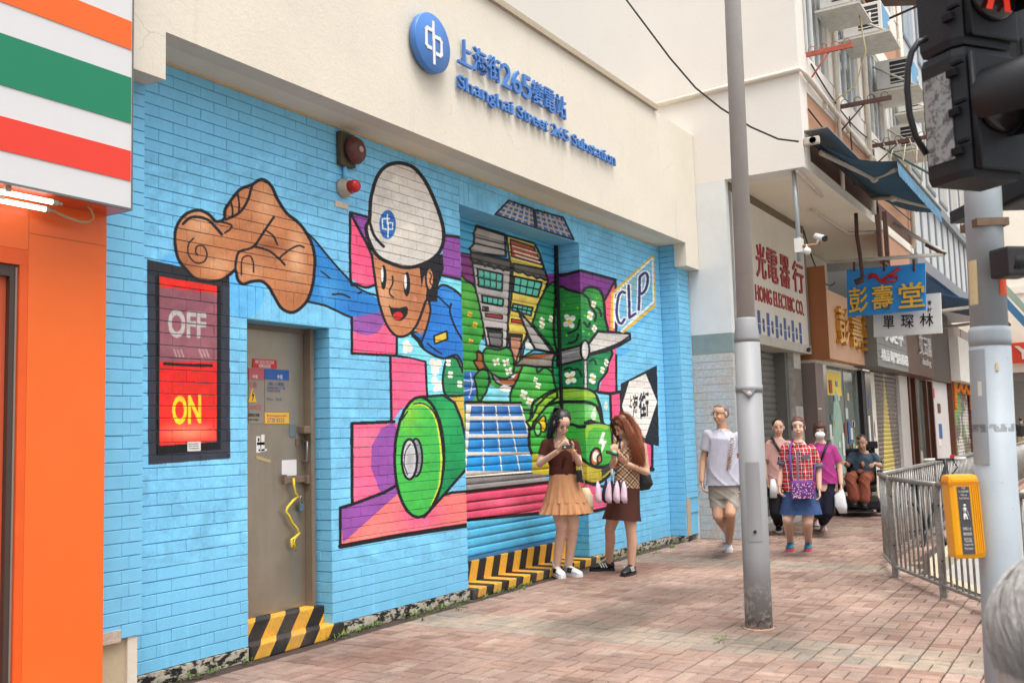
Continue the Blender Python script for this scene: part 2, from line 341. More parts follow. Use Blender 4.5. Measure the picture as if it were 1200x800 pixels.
for p, wd in (((( 178, 330), (222, 298), (290, 308), (330, 345), (360, 380)), 3.2), (((332, 318), (375, 325), (405, 337), (400, 355), (375, 372)), 2.2), (((228, 398), (205, 425), (203, 470), (235, 510), (275, 508), (292, 475), (275, 435), (245, 435), (238, 462), (248, 476)), 1.7), (((405, 235), (412, 270), (408, 300)), 2.2), (((435, 190), (442, 235), (440, 278)), 2.2), (((502, 150), (480, 225), (440, 280), (378, 310)), 3), (((605, 297), (565, 355), (510, 435), (445, 460), (428, 500), (425, 548)), 2.8), (((510, 435), (580, 455), (625, 490), (655, 522)), 2.4), (((625, 495), (680, 450), (720, 432), (745, 440)), 2), (((560, 358), (600, 385), (622, 430)), 1.8), (((452, 570), (455, 500), (470, 482), (495, 482), (508, 510), (510, 556)), 1.6)): stroke(cA(*p), wd)
fill(cA((505, 440), (525, 425), (530, 445)), INK); fill(cA((618, 488), (640, 484), (632, 502)), INK)
# --- bush beside the drum, base blocks, drum
fill(P_((527, 463), (546, 460), (549, 525), (542, 500), (535, 476)), (206, 172, 62))
both(P_((521, 430), (526, 419), (535, 420), (541, 432), (549, 445), (549, 461), (530, 464), (522, 462), (519, 448)), (42, 140, 84), 2.6, True)
for x, y in ((525.5, 425), (528, 439), (539, 450)): flower(x, y, 5, rot=50, sq=.6)
stroke(P_((541, 430), (543, 436), (548, 432)), 3)
fill(P_((412.5, 496), (459, 494), (472, 498), (466, 570), (414, 590)), (242, 104, 142), shade=((425, 520, 14, 24, (246, 130, 156), .7),)); fill(P_((447, 502), (462, 494), (470, 520), (466, 568), (446, 577), (435, 548), (436, 522)), (152, 82, 168))
fill(P_((399, 595), (415, 589), (450, 576), (466, 568), (500, 600), (522, 579), (549, 575), (549, 614), (399, 640)), (246, 128, 122), shade=((492, 604, 26, 18, (236, 92, 142), .9),))
fill(P_((399.5, 596), (450, 576), (465, 568), (468, 577), (402, 636)), (152, 82, 168))
stroke(P_((413, 590), (412.5, 496), (440, 495), (462, 494)), 3.6, smooth=False); stroke(P_((399, 638), (399, 595), (415, 590), (450, 577), (466, 568)), 3.6, smooth=False); stroke(P_((399, 640), (470, 627), (549, 615)), 5.4, smooth=False); stroke(P_((520, 580), (530, 577), (549, 575.5)), 3, smooth=False)
both(P_((493, 465), (520, 463), (533, 472), (541, 492), (546, 515), (547, 549), (520, 580), (497, 606)), (26, 152, 86), 3, False, ((533, 560, 14, 26, (16, 122, 70), .8), (520, 490, 14, 20, (60, 180, 90), .5)))
both(ell(491.5, 535.5, 29, 70.5, 1), (70, 190, 78), 3.4, False, ((478, 480, 14, 24, (146, 214, 66), .9), (512, 540, 8, 34, (60, 176, 84), .5)))
stroke(P_((487, 474), (500, 476), (511, 492), (517, 530), (515, 566), (506, 592)), 2.2, (206, 222, 66)); stroke(P_((485, 473), (499, 474), (512, 490), (519, 530), (517, 566), (506, 593)), 1.5); stroke(P_((478, 482), (471, 492)), 1.6)
both(ell(487.5, 536, 7.5, 22), (150, 150, 158), 2.4); both(ell(480, 538, 9, 23.5), (205, 205, 208), 2.8, False, ((480, 540, 5, 14, (150, 150, 154), .8),)); stroke(P_((481, 520), (475, 530), (474, 545), (478, 556)), 1.2)
CAN_A = CAN.copy()
# --- what the roller shutter carries
fill(P_((540, 240), (654, 290), (654, 640), (540, 690)), (74, 166, 205))
fill(cE((80, 405), (165, 420), (200, 740), (85, 660)), (134, 52, 122)); fill(cE((795, 590), (1130, 570), (1130, 760), (820, 770)), (128, 50, 130)); stroke(cE((85, 412), (165, 425)), 2)
both(cF((60, -60), (130, -80), (200, -20), (250, 150), (275, 280), (270, 400), (222, 520), (160, 640), (60, 700)), (72, 172, 62), 2.4, True, ((548, 350, 10, 16, (110, 200, 80), .7), (556, 390, 10, 12, (36, 130, 50), .6)))
for x, y in ((155, 205), (200, 295), (162, 440), (105, 490)): q = cF((x, y))[0]; flower(*q, 4.2, (238, 196, 50), (214, 60, 40), 60, .7)
both(cF((800, -10), (890, -30), (900, 520), (840, 470), (700, 300), (690, 250), (740, 110)), (34, 134, 60), 2.4, True, ((640, 372, 14, 16, (66, 166, 70), .7),))
for x, y in ((770, 262), (772, 300), (850, 245)): q = cF((x, y))[0]; flower(*q, 5, rot=70, sq=.6)
fill(P_((542, 400), (654, 420), (654, 520), (542, 500)), (62, 165, 62)); fill(P_((600, 430), (654, 425), (654, 480), (611, 473)), (54, 158, 66))
# grey tower
both(cE((215, 175), (455, 250), (462, 440), (165, 405), (158, 370), (192, 330), (192, 235)), (172, 162, 152), 2.6); stroke(cE((215, 190), (440, 260)), 1.4)
for a, b in (((195, 275), (455, 340)), ((195, 330), (458, 385))): stroke(cE(a, b), 1.5)
both(cE((178, 495), (505, 565), (490, 800), (470, 1230), (300, 1200), (265, 1000), (230, 820), (205, 720)), (190, 184, 180), 2.2)
both(cE((165, 405), (502, 480), (508, 560), (470, 545), (440, 560), (400, 525), (365, 545), (320, 505), (285, 525), (240, 485), (200, 500), (165, 470)), (92, 88, 82), 2.6)
def win(f, q, c, n, rows=1):
    q = f(*q); both(q, c, 2.2); a, b, c2, d = (np.array(v) for v in q)
    for i in range(1, n): stroke([tuple(a + (b - a) * i / n), tuple(d + (c2 - d) * i / n)], 1.2)
    for i in range(1, rows): stroke([tuple(a + (d - a) * i / rows), tuple(b + (c2 - b) * i / rows)], 1.2)
TEAL = (92, 192, 168)
win(cE, ((220, 545), (435, 592), (430, 735), (232, 695)), TEAL, 4, 2); win(cF, ((258, 45), (442, 75), (435, 138), (265, 105)), TEAL, 4)
both(cF((265, 140), (312, 145), (312, 180), (268, 172)), (150, 150, 148), 1.4); fill(ell(*cF((293, 158))[0], 2, 2), INK)
both(cF((288, 198), (432, 215), (432, 245), (290, 225)), (174, 46, 44), 1.6); both(cF((300, 320), (432, 330), (430, 490), (330, 470)), (112, 110, 110), 2); fill(cF((300, 320), (432, 328), (432, 372), (308, 362)), INK)
# yellow tower
YEL = (228, 204, 90)
both(cE((468, 260), (705, 328), (720, 360), (745, 400), (795, 560), (822, 650), (790, 740), (740, 840), (700, 980), (640, 1110), (600, 1210), (575, 1345), (530, 1345), (490, 1180), (480, 1010), (510, 800), (520, 560), (490, 430)), YEL, 2.4)
both(cE((500, 295), (700, 360), (772, 512), (512, 440)), (168, 72, 32), 1.8)
for y in (350, 395, 430):
    for i in range(6): a = 520 + 36 * i + (y - 350) * .35; stroke(cE((a, y + 11 * i), (a + 24, y + 8 + 11 * i)), 2.0, (226, 206, 190))
both(cE((525, 500), (792, 552), (824, 640), (790, 640), (760, 620), (725, 628), (690, 600), (650, 605), (610, 575), (570, 580), (530, 560)), (94, 90, 84), 2.4)
win(cE, ((535, 610), (772, 660), (735, 788), (525, 742)), TEAL, 4, 2); win(cF, ((525, 115), (692, 150), (675, 218), (515, 172)), TEAL, 4, 2)
both(cF((510, 245), (605, 260), (605, 285), (510, 270)), (216, 50, 40), 1.6); both(cF((500, 370), (602, 380), (590, 480), (552, 605), (528, 600), (500, 470)), (202, 142, 112), 2); fill(cF((500, 365), (604, 376), (600, 408), (502, 400)), INK)
stroke(cE((860, 330), (885, 340), (885, 760)), 3.6, smooth=False)
# sky gap, trunks, low bushes
both(cF((645, 390), (712, 505), (600, 572)), (130, 214, 232), 2); fill(cF((645, 430), (690, 480), (680, 500), (640, 495), (625, 470)), (240, 236, 228), True)
fill(cF((260, 420), (290, 470), (268, 540), (236, 520), (240, 460)), (130, 214, 232), True)
both(cF((222, 520), (262, 548), (280, 640), (332, 770), (300, 775), (196, 622), (215, 590)), (166, 92, 40), 2.2, True)
both(cF((275, 520), (310, 495), (400, 510), (480, 490), (525, 560), (528, 690), (480, 750), (390, 740), (320, 690), (270, 600)), (50, 156, 60), 2.4, True, ((580, 420, 16, 10, (96, 196, 84), .7),))
for x, y in ((382, 612), (466, 615), (488, 690)): q = cF((x, y))[0]; flower(*q, 4.6, rot=30)
both(cF((330, 700), (440, 770), (540, 720), (560, 700), (556, 800), (470, 830), (380, 790)), (150, 148, 148), 2.2); fill(cF((500, 735), (580, 700), (560, 760)), (238, 232, 224)); stroke(cF((430, 775), (520, 780), (590, 690)), 5, (160, 84, 36))
fill(cG((330, 80), (492, 140), (492, 216), (262, 212)), (132, 216, 232)); fill(cG((440, 80), (520, 110), (480, 140), (410, 120)), (240, 236, 228), True)
both(cF((610, 640), (660, 610), (720, 650), (735, 700), (800, 660), (870, 720), (900, 800), (900, 1000), (560, 1010), (500, 900), (560, 760)), (56, 162, 64), 2.4, True, ((612, 435, 10, 8, (110, 206, 90), .8), (628, 462, 16, 10, (96, 190, 70), .6)))
for x, y, s in ((715, 35, 3.6), (738, 85, 4.4), (615, 160, 6), (665, 220, 6)): q = cG((x, y))[0]; flower(*q, s, rot=65, sq=.7)
fill(cG((108, -40), (198, -40), (222, 110), (190, 200), (108, 300)), (50, 110, 188)); [stroke(cG(*p), 1.4, (214, 214, 210)) for p in (((160, -20), (175, 80), (150, 190)), ((108, 40), (210, 50)), ((108, 130), (215, 110)))]
both(cG((200, 0), (290, -60), (320, 40), (290, 150), (230, 215), (215, 110)), (46, 144, 58), 2.2, True)
# wind turbine
both(cF((568, 172), (622, 230), (700, 320), (770, 410), (862, 532), (712, 502), (680, 440), (640, 350)), (184, 180, 175), 2.6)
both(cF((590, 590), (700, 545), (892, 540), (900, 652), (730, 655), (620, 640), (530, 648)), (140, 132, 124), 2.4); fill(cF((590, 590), (700, 548), (880, 545), (720, 590)), (150, 84, 40))
# solar array
fill(cK((68, 285), (325, 288), (420, 625), (64, 640)), (236, 228, 216)); stroke(cK((66, 284), (326, 288)), 3)
for r, (ya, yb) in enumerate(((302, 352), (368, 436), (450, 520), (532, 610))):
    xe = lambda y, k: (90 - 26 * (y - 290) / 340) + (k / 4) * ((322 + 88 * (y - 290) / 340) - (90 - 26 * (y - 290) / 340))
    for k in range(4):
        q = [(xe(ya, k) + 3, ya + 1), (xe(ya, k + 1) - 3, ya + 1), (xe(yb, k + 1) - 3, yb - 3), (xe(yb, k) + 3, yb - 3)]
        c = (46 - 6 * r, 104 + 14 * r, 178 + 14 * r); fill(cK(*q), c); mx = q[0][0] * .5 + q[1][0] * .5; f = cK((mx, (ya + yb) / 2))[0]
        fill(cK(*q), c, False, ((f[0] - 4, f[1] - 2, 7, 5, (110, 176, 230), .35),))
fill(cK((64, 640), (440, 612), (450, 665), (66, 705)), (150, 148, 146)); stroke(cK((64, 640), (440, 612)), 1.6); stroke(cK((66, 704), (450, 660)), 3.6)
fill(cK((66, 712), (660, 640), (660, 785), (66, 830)), (232, 84, 118), False, ((600, 590, 30, 6, (244, 120, 140), .7),)); stroke(cK((66, 838), (640, 785)), 4.6)
for a, b in (((66, 752), (440, 712)), ((66, 795), (440, 752))): stroke(cK(a, b), 1.2, (120, 30, 60))
fill(cK((66, 845), (640, 792), (640, 1180), (66, 1180)), (88, 184, 226))
# --- right-hand part of the mural: bush, blocks, blade, car
fill(cH((-40, 150), (0, 150), (140, 115), (410, 187), (328, 342), (300, 290), (240, 260), (0, 300), (-40, 300)), (126, 52, 134), False, ((690, 330, 14, 8, (148, 70, 156), .6),)); stroke(cH((-40, 152), (0, 150), (140, 115), (410, 187)), 3.4, smooth=False)
fill(cH((410, 190), (418, 605), (415, 800), (350, 800), (340, 560), (320, 345)), (242, 92, 132), False, ((716, 350, 8, 20, (246, 120, 110), .6),)); stroke(cH((410, 187), (416, 600)), 2.6, smooth=False); stroke(cH((410, 187), (325, 345)), 2.6, smooth=False)
fill(cI((420, -20), (470, -20), (472, 226), (352, 226)), (240, 88, 134)); stroke(cI((470, -20), (472, 226)), 2.6, smooth=False)
fill(cI((345, 215), (432, 236), (437, 410), (470, 455), (400, 445), (375, 400)), (128, 216, 236)); fill(cI((403, 285), (415, 312), (403, 342), (388, 330), (390, 308)), (246, 240, 230), True)
both(cI((430, 236), (502, 225), (505, 405), (436, 412)), (240, 88, 134), 3); stroke(cI((352, 226), (430, 236), (502, 222)), 3.6, smooth=False)
both(cI((640, 545), (712, 575), (712, 745), (600, 730)), (240, 86, 132), 3); stroke(cI((690, 742), (714, 742)), 5)
both(cH((-45, 275), (60, 272), (145, 290), (175, 252), (232, 245), (290, 272), (318, 350), (330, 490), (352, 590), (330, 720), (200, 760), (-45, 740)), (40, 136, 62), 3, True, ((668, 350, 12, 20, (52, 150, 66), .6), (700, 352, 14, 12, (86, 180, 76), .6), (672, 395, 16, 12, (22, 110, 66), .7)))
both(cI((75, -40), (420, -60), (415, 40), (405, 95), (355, 160), (345, 212), (300, 220), (160, 205), (75, 215)), (26, 126, 74), 2.6, True, ((700, 430, 10, 12, (60, 160, 76), .5),))
for p in (((145, 290), (195, 330), (215, 400)), ((250, 400), (285, 420), (298, 470)), ((165, 520), (195, 555), (210, 520)), ((215, 400), (255, 450), (250, 510)), ((40, 605), (110, 570), (130, 500)), ((45, 680), (100, 665), (118, 615))): stroke(cH(*p), 2.4)
for p in (((125, 75), (160, 62), (185, 78), (215, 72), (240, 115)), ((290, 20), (320, 8), (335, 35))): stroke(cI(*p), 2.2)
flower(*cH((50, 510))[0], 9, rot=55, sq=.8); flower(*cH((212, 465))[0], 6.5, rot=65, sq=.55); flower(*cH((240, 377))[0], 4.6, rot=60, sq=.6); flower(*cH((245, 567))[0], 5.2, rot=85, sq=.55)
flower(*cI((165, 128))[0], 8.5, rot=35, sq=.8); flower(*cI((312, 135))[0], 7.5, rot=62, sq=.5); flower(*cI((378, 78))[0], 5, rot=60, sq=.5); flower(*cI((404, 28))[0], 5.5, rot=75, sq=.45)
for x, y in ((10, 380), (115, 405), (30, 620), (160, 585), (205, 610), (265, 330), (170, 470)): fill(ell(*cH((x, y))[0], 1.4, 1.6), (96, 196, 60))
stroke(cI((263, -10), (267, 205)), 4.6); stroke(cI((263, -10), (267, 205)), 2.4, (206, 204, 200))
both(cF((900, 520), (915, 518), (1100, 470), (1115, 590), (915, 642), (900, 645)), (142, 140, 142), 2.6); stroke(cF((915, 560), (1100, 510)), 2, (176, 174, 176))
both(cH((272, 588), (520, 606), (523, 650), (440, 700), (330, 745), (200, 775), (196, 690)), (206, 200, 192), 3, False, ((700, 402, 14, 6, (224, 220, 212), .7),)); stroke(cH((200, 765), (330, 725), (440, 680), (518, 628)), 2.4)
both(ell(685.8, 410.5, 5, 11.5), (204, 202, 198), 2.4, False, ((684, 408, 2.4, 6, (240, 238, 234), .8),))
# car
CAR = cI((-90, 330), (-40, 270), (20, 230), (90, 205), (190, 200), (280, 208), (330, 240), (362, 320), (380, 425), (400, 447), (440, 460), (470, 505), (468, 600), (445, 690), (400, 722), (340, 725), (290, 712), (235, 668), (150, 640), (-90, 640))
both(CAR, (66, 178, 66), 3.4, True, ((705, 515, 20, 20, (104, 196, 70), .7), (672, 545, 20, 26, (26, 148, 78), .6)))
fill(cI((-60, 290), (20, 232), (90, 208), (190, 203), (280, 211), (325, 240), (335, 262), (290, 275), (190, 270), (90, 275), (20, 300), (-50, 340)), (140, 190, 58), False, ((690, 462, 14, 5, (170, 210, 70), .7),))
fill(cI((-30, 345), (60, 300), (190, 292), (290, 300), (345, 335), (372, 428), (270, 438), (160, 440), (-30, 440)), (92, 190, 86), False, ((694, 478, 8, 14, (180, 226, 170), .6),)); stroke(cI((-40, 345), (60, 298), (190, 290), (290, 296), (345, 332), (378, 432)), 3.6); stroke(cI((-40, 440), (160, 440), (220, 458), (262, 455)), 3.4)
stroke(cI((262, 430), (300, 415), (335, 432)), 3); stroke(cI((270, 438), (330, 430), (390, 440)), 2.6); fill(cI((300, 380), (330, 320), (335, 400), (312, 412)), (212, 232, 204), True)
fill(cI((268, 460), (310, 438), (385, 440), (440, 462), (400, 470), (330, 462), (290, 490), (270, 560)), (152, 196, 56), True)
both(cG((640, 400), (690, 350), (735, 250), (820, 165), (900, 128), (900, 190), (830, 235), (770, 310), (700, 400), (680, 460)), (142, 192, 58), 2.6); fill(cG((690, 450), (785, 345), (805, 440), (790, 475), (765, 470), (755, 420)), (238, 190, 44)); stroke(cG((690, 450), (785, 340), (808, 440), (790, 478), (765, 475)), 2); both(ell(*cG((735, 455))[0], 4, 8), (120, 200, 110), 2)
fill(cI((378, 490), (350, 570), (374, 572), (368, 645), (408, 550), (384, 548), (396, 496)), (240, 240, 232))
both(ell(*cI((332, 660))[0], 6, 10.5, 8), (196, 116, 48), 2.6); fill(ell(*cI((332, 655))[0], 3.6, 6.5), (240, 234, 222)); both(ell(*cI((358, 672))[0], 2.6, 4.6), (206, 130, 56), 1.8); both(ell(*cI((462, 530))[0], 3.4, 12), (204, 126, 54), 2.4); fill(ell(*cI((462, 525))[0], 1.6, 6), (240, 234, 222))
fill(cI((-90, 640), (150, 645), (235, 672), (300, 712), (350, 730), (400, 724), (440, 690), (452, 740), (400, 800), (330, 835), (240, 820), (150, 790), (-90, 770)), (188, 170, 52), False, ((680, 550, 12, 8, (206, 190, 70), .6),)); stroke(cI((150, 642), (235, 672), (300, 714), (350, 730), (400, 724), (445, 690)), 3.2)
stroke(cI((240, 818), (330, 838), (400, 802), (455, 742)), 3.4); fill(cI((370, 745), (440, 695), (442, 735), (372, 795)), (62, 62, 46))
fill(P_((653, 562), (682, 562), (690, 566), (716, 582), (741, 580), (741, 590), (700, 597), (682, 600), (653, 604)), (240, 98, 138)); stroke(P_((653, 606), (682, 602), (700, 598), (741, 588)), 4, smooth=False); stroke(P_((680, 563), (697, 568), (712, 571)), 3)
# lettered panel
YB = (234, 190, 44); q = cH((700, 8), (388, 292), (382, 430), (382, 570)); stroke(q, 3.2, YB, smooth=False); stroke(cH((708, 5), (714, 200), (718, 388), (468, 592)), 3.2, YB, smooth=False)
stroke(cH((692, 24), (400, 300), (398, 560)), 2.2, WH, smooth=False); stroke(cH((700, 20), (708, 358), (500, 545), (455, 588)), 2.2, WH, smooth=False)
for x in range(440, 700, 20): stroke(cH((x, 620 - x * .62), (x, 470 - x * .62 + (x % 60))), .7, (196, 196, 120))
NAVY = (46, 50, 116)
for wd, c in ((6.4, WH), (2.9, NAVY)):
    stroke(cH((484, 288), (462, 280), (436, 310), (422, 380), (420, 450), (432, 510), (456, 528), (480, 495)), wd, c); stroke(cH((512, 232), (516, 350), (520, 482)), wd, c); stroke(cH((520, 482), (566, 452)), wd, c)
    stroke(cH((600, 165), (596, 300), (592, 420)), wd, c); stroke(cH((600, 165), (640, 132), (662, 165), (655, 235), (628, 285), (598, 300)), wd, c)
# street-name diamond
fill(cI((500, 170), (742, 46), (757, 584), (735, 584), (500, 470)), (32, 31, 34)); fill(cI((556, 155), (668, 102), (745, 290), (665, 532), (556, 480), (509, 312)), (240, 232, 222))
cantext('上', cI((558, 322), (576, 334), (576, 246), (558, 254)), INK, .03); cantext('海', cI((580, 400), (616, 405), (616, 232), (580, 244)), INK, .022); cantext('街', cI((622, 402), (688, 412), (688, 214), (622, 232)), INK, .026)
# small solar panels on the lintel
for q, n in ((((596, 235), (625, 245), (627.5, 267.5), (580.5, 251.5)), 6), (((627, 246), (660, 255), (672.5, 281), (629.5, 268)), 6)):
    both(q, (176, 170, 160), 2.2); a, b, c, d = (np.array(v, float) for v in q)
    for i in range(n):
        for j in range(4):
            u0, u1, v0, v1 = (i + .2) / n, (i + .85) / n, (j + .25) / 4, (j + .8) / 4; bl = lambda u, v: tuple((a + (b - a) * u) * (1 - v) + (d + (c - d) * u) * v)
            fill([bl(u0, v0), bl(u1, v0), bl(u1, v1), bl(u0, v1)], (52, 92, 158))
def cloudy(step, amp):                                       # uneven cover of the paint
    g = RNG.normal(0, 1, (CH // step + 3, CW // step + 3)); yy, xx = np.arange(CH) / step, np.arange(CW) / step; i, j = yy.astype(int), xx.astype(int); fy, fx = (yy - i)[:, None], (xx - j)[None]
    fy, fx = fy * fy * (3 - 2 * fy), fx * fx * (3 - 2 * fx); r = g[i][:, j] * (1 - fy) * (1 - fx) + g[i][:, j + 1] * (1 - fy) * fx + g[i + 1][:, j] * fy * (1 - fx) + g[i + 1][:, j + 1] * fy * fx
    return (1 + amp * r)[..., None].astype(np.float32)
CLD = cloudy(90, .03) * cloudy(26, .028) * cloudy(7, .02); CAN *= CLD; CAN_A *= CLD; CAN += RNG.normal(0, 2.5, CAN.shape[:2] + (1,)).astype(np.float32)

CAN_S = CAN; CAN_W = CAN.copy(); _c = int((548 - CX0) * CSC); CAN_W[:, :_c] = CAN_A[:, :_c]
def wall_image(name, P):                                     # P: grid of wall points (rows from the bottom); the paint found at each
    h, wd = P.shape[:2]; q = (proj(P) - (CX0, CY0)) * CSC
    x = np.clip(q[..., 0], 1, CW - 3); y = np.clip(q[..., 1], 1, CH - 3); i, j = x.astype(int), y.astype(int); fx, fy = (x - i)[..., None], (y - j)[..., None]
    c = (CAN[j, i] * (1 - fx) + CAN[j, i + 1] * fx) * (1 - fy) + (CAN[j + 1, i] * (1 - fx) + CAN[j + 1, i + 1] * fx) * fy
    oob = (q[..., 0] < 1) | (q[..., 0] > CW - 3) | (q[..., 1] < 1) | (q[..., 1] > CH - 3); c[oob] = BLUE
    return c
def make_image(name, c):
    h, wd = c.shape[:2]; im = bpy.data.images.new(name, wd, h, alpha=False); a = np.ones((h, wd, 4), np.float32); a[..., :3] = np.clip(c, 0, 255) / 255
    im.pixels.foreach_set(a.ravel()); im.update(); im.pack(); return im
def grid(o, u, v, w_, h_, res):
    nu, nv = int(w_ * res), int(h_ * res); U, V = np.meshgrid((np.arange(nu) + .5) / res, (np.arange(nv) + .5) / res)
    return np.array(o, float) + U[..., None] * np.array(u, float) + V[..., None] * np.array(v, float)
# front wall: X 3.4..12.7, z 0..4     shutter: X 7.4..9.9 at Y .29, z 0..3.7     jamb: X 9.86, Y 0...35, z 0..3.7
CAN = CAN_W; gW = wall_image('front', grid((3.4, 0, 0), (1, 0, 0), (0, 0, 1), 9.3, 4.0, 230))
CAN = CAN_S; gS = wall_image('shut', grid((7.4, .285, 0), (1, 0, 0), (0, 0, 1), 2.5, 3.7, 230))
Pj = grid((9.86, 0, 0), (0, 1, 0), (0, 0, 1), .36, 3.7, 230); gJ = wall_image('jamb', Pj)
def kill(c, P, test): c[test(P)] = BLUE
XW = np.broadcast_to(3.4 + (np.arange(gW.shape[1]) + .5) / 230, gW.shape[:2]); ZW = np.broadcast_to(((np.arange(gW.shape[0]) + .5) / 230)[:, None], gW.shape[:2])
gW[(XW > 12.0) | (ZW < .35) | (XW < 3.95)] = BLUE
IMG_W, IMG_S, IMG_J = make_image('wall_paint', gW), make_image('shutter_paint', gS), make_image('jamb_paint', gJ)
def painted(name, img, axes, o, size, rough=.55, chips=0.):
    g = G(name, rough, .35); x = g.sep(g.pos); a = {'x': 0, 'y': 1, 'z': 2}
    u = g.math('DIVIDE', g.math('SUBTRACT', x[a[axes[0]]], o[0]), size[0]); v = g.math('DIVIDE', g.math('SUBTRACT', x[a[axes[1]]], o[1]), size[1])
    t = g.N.new('ShaderNodeTexImage'); t.image = img; t.extension = 'EXTEND'; t.interpolation = 'Linear'; g.L.new(g.comb(u, v, 0), t.inputs['Vector'])
    st = g.noise(g.scale(g.pos, (9., 9., .9)), 1., 6, .7); fine = g.noise(g.pos, 45., 3)     # runs of rain dirt and brush marks
    f = g.math('MULTIPLY', g.rng(st, .3, .72, .93, 1.03), g.rng(fine, .3, .7, .95, 1.03)); low = g.rng(x[2], .0, .55, .88, 1.)
    f = g.math('MULTIPLY', f, g.math('MAXIMUM', low, g.rng(st, .4, .6, .0, 1.)))
    g.bump(g.math('ADD', g.math('MULTIPLY', g.noise(g.scale(g.pos, (95., 95., 5.)), 1., 3, .6), 1.0), g.math('MULTIPLY', g.noise(g.pos, 90., 4), .5)), .55, .006)
    return g.done(g.mul(t.outputs['Color'], g.math('MULTIPLY', f, 1.04)))
M_WALL = painted('mural_paint', IMG_W, 'xz', (3.4, 0), (9.3, 4.0))
M_SHUT = painted('shutter_mural_paint', IMG_S, 'xz', (7.4, 0), (2.5, 3.7), .4)
M_JAMB = painted('jamb_mural_paint', IMG_J, 'yz', (0, 0), (.36, 3.7))
# ---------------------------------------------------------------- ground
M_MORTAR = mat('paver_joint_sand', (74, 60, 54), .95, .8, .15, 9); M_ASPH = mat('asphalt', (168, 166, 162), .9, .8, .12, 4, .3, 90)
def paver_mat():
    g = G('paver_clay', .85, .2); a = g.N.new('ShaderNodeVertexColor'); a.layer_name = 'tint'
    x = g.sep(g.pos)
    big = g.noise(g.pos, .9, 6, .65); fine = g.noise(g.pos, 90, 3); mid = g.noise(g.pos, 14, 4)
    c = g.mul(a.outputs['Color'], g.math('MULTIPLY', g.rng(fine, .3, .7, .86, 1.12), g.rng(mid, .3, .7, .86, 1.1)))
    c = g.mul(c, g.rng(big, .3, .62, .68, 1.1))
    px_ = g.sep(g.pos); c = g.mul(c, g.math('MULTIPLY', g.rng(g.noise(g.pos, .45, 3), .4, .6, .84, 1.04), g.rng(g.noise(g.scale(g.pos, (5, 1.2, 1)), 3., 5), .3, .7, .9, 1.06)))
    wob = g.math('SUBTRACT', g.noise(g.pos, 2.2, 5), .5)
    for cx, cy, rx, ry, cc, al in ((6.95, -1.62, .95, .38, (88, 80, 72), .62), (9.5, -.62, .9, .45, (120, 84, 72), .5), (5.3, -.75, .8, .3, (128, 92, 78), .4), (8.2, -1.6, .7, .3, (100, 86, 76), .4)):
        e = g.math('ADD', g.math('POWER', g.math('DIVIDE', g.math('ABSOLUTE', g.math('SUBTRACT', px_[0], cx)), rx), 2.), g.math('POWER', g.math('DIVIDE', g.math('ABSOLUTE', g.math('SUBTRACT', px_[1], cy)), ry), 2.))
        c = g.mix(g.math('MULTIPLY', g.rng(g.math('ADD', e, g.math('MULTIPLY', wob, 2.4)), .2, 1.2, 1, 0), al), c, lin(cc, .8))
    sp_n = g.noise(g.pos, 7., 2, .4); c = g.mix(g.rng(sp_n, .70, .74, 0, .35), c, lin((70, 64, 60), .8))
    st = g.noise(g.scale(g.pos, (.9, 1.6, 1)), 1.4, 5, .6); c = g.mix(g.rng(st, .60, .70, 0, .45), c, lin((104, 92, 82), .9))   # spilt, dried drinks and drips
    g.bump(fine, .35, .004); return g.done(c)
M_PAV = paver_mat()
PAV_POLY = [(-4, .3), (70, .3), (70, -3.25), (11.3, -3.22), (10.2, -3.4), (9.0, -4.05), (7.6, -5.2), (6.4, -8), (-4, -8)]
ground = MB().add([(-600, -600, -.13), (900, -600, -.13), (900, 900, -.13), (-600, 900, -.13)], [(0, 1, 2, 3)]).build('road', M_ASPH); tag(ground, 'grey asphalt road behind the railings', kind='structure')
pave = MB().prism(PAV_POLY, -.125, -.013, 0, lambda a, b, c: (a, b, c)).build('pavement', M_MORTAR); tag(pave, 'red brick pavement with tan bands', kind='structure')
PCOL = [(178, 150, 135), (182, 154, 140), (174, 146, 132), (178, 148, 132), (172, 146, 133), (186, 162, 147), (176, 150, 137), (160, 130, 116)]
TCOL = [(180, 163, 146), (174, 160, 146), (166, 154, 141), (184, 166, 148)]
def paver_geo(lx, ly, ch=.004, top=0.):
    a, b = lx / 2, ly / 2; V = []
    for (u, v, z) in ((a, b, -.03), (a, b, -.006), (a - ch, b - ch, 0)): V += [(-u, -v, z), (u, -v, z), (u, v, z), (-u, v, z)]
    F = [(8, 9, 10, 11)]
    for k in (0, 4): F += [(k + i, k + (i + 1) % 4, k + 4 + (i + 1) % 4, k + 4 + i) for i in range(4)]
    return np.array(V), F
def inpoly(x, y, P):
    c = False
    for (ax, ay), (bx, by) in zip(P, P[1:] + P[:1]):
        if (ay > y) != (by > y) and x < (bx - ax) * (y - ay) / (by - ay) + ax: c = not c
    return c
CELL = .1955; slots = []
for i in range(10, 118):
    for j in range(0, 26):
        x0 = .02 + i * CELL; y0 = -j * CELL - .175 + .002
        band = 6.36 <= x0 + .1 <= 6.83 or 10.28 <= x0 + .1 <= 10.72 or 14.2 <= x0 + .1 <= 14.65 or 18.2 < x0 + .1 < 18.6
        for k in (0, 1):
            if (i + j) % 2: cx, cy, o = x0 + CELL / 2, y0 - CELL * (.25 + .5 * k), 0
            else: cx, cy, o = x0 + CELL * (.25 + .5 * k), y0 - CELL / 2, 1
            if not inpoly(cx, cy - .1, PAV_POLY) or (cy > -.03): continue
            if cy < -2.0 - max(0, (9 - cx)) * .9 and cx < 4: continue
            slots.append((cx, cy, o, band))
def seen(p):
    q = proj(np.array(p)); return -20 < q[0] < 1150 and q[1] < 830
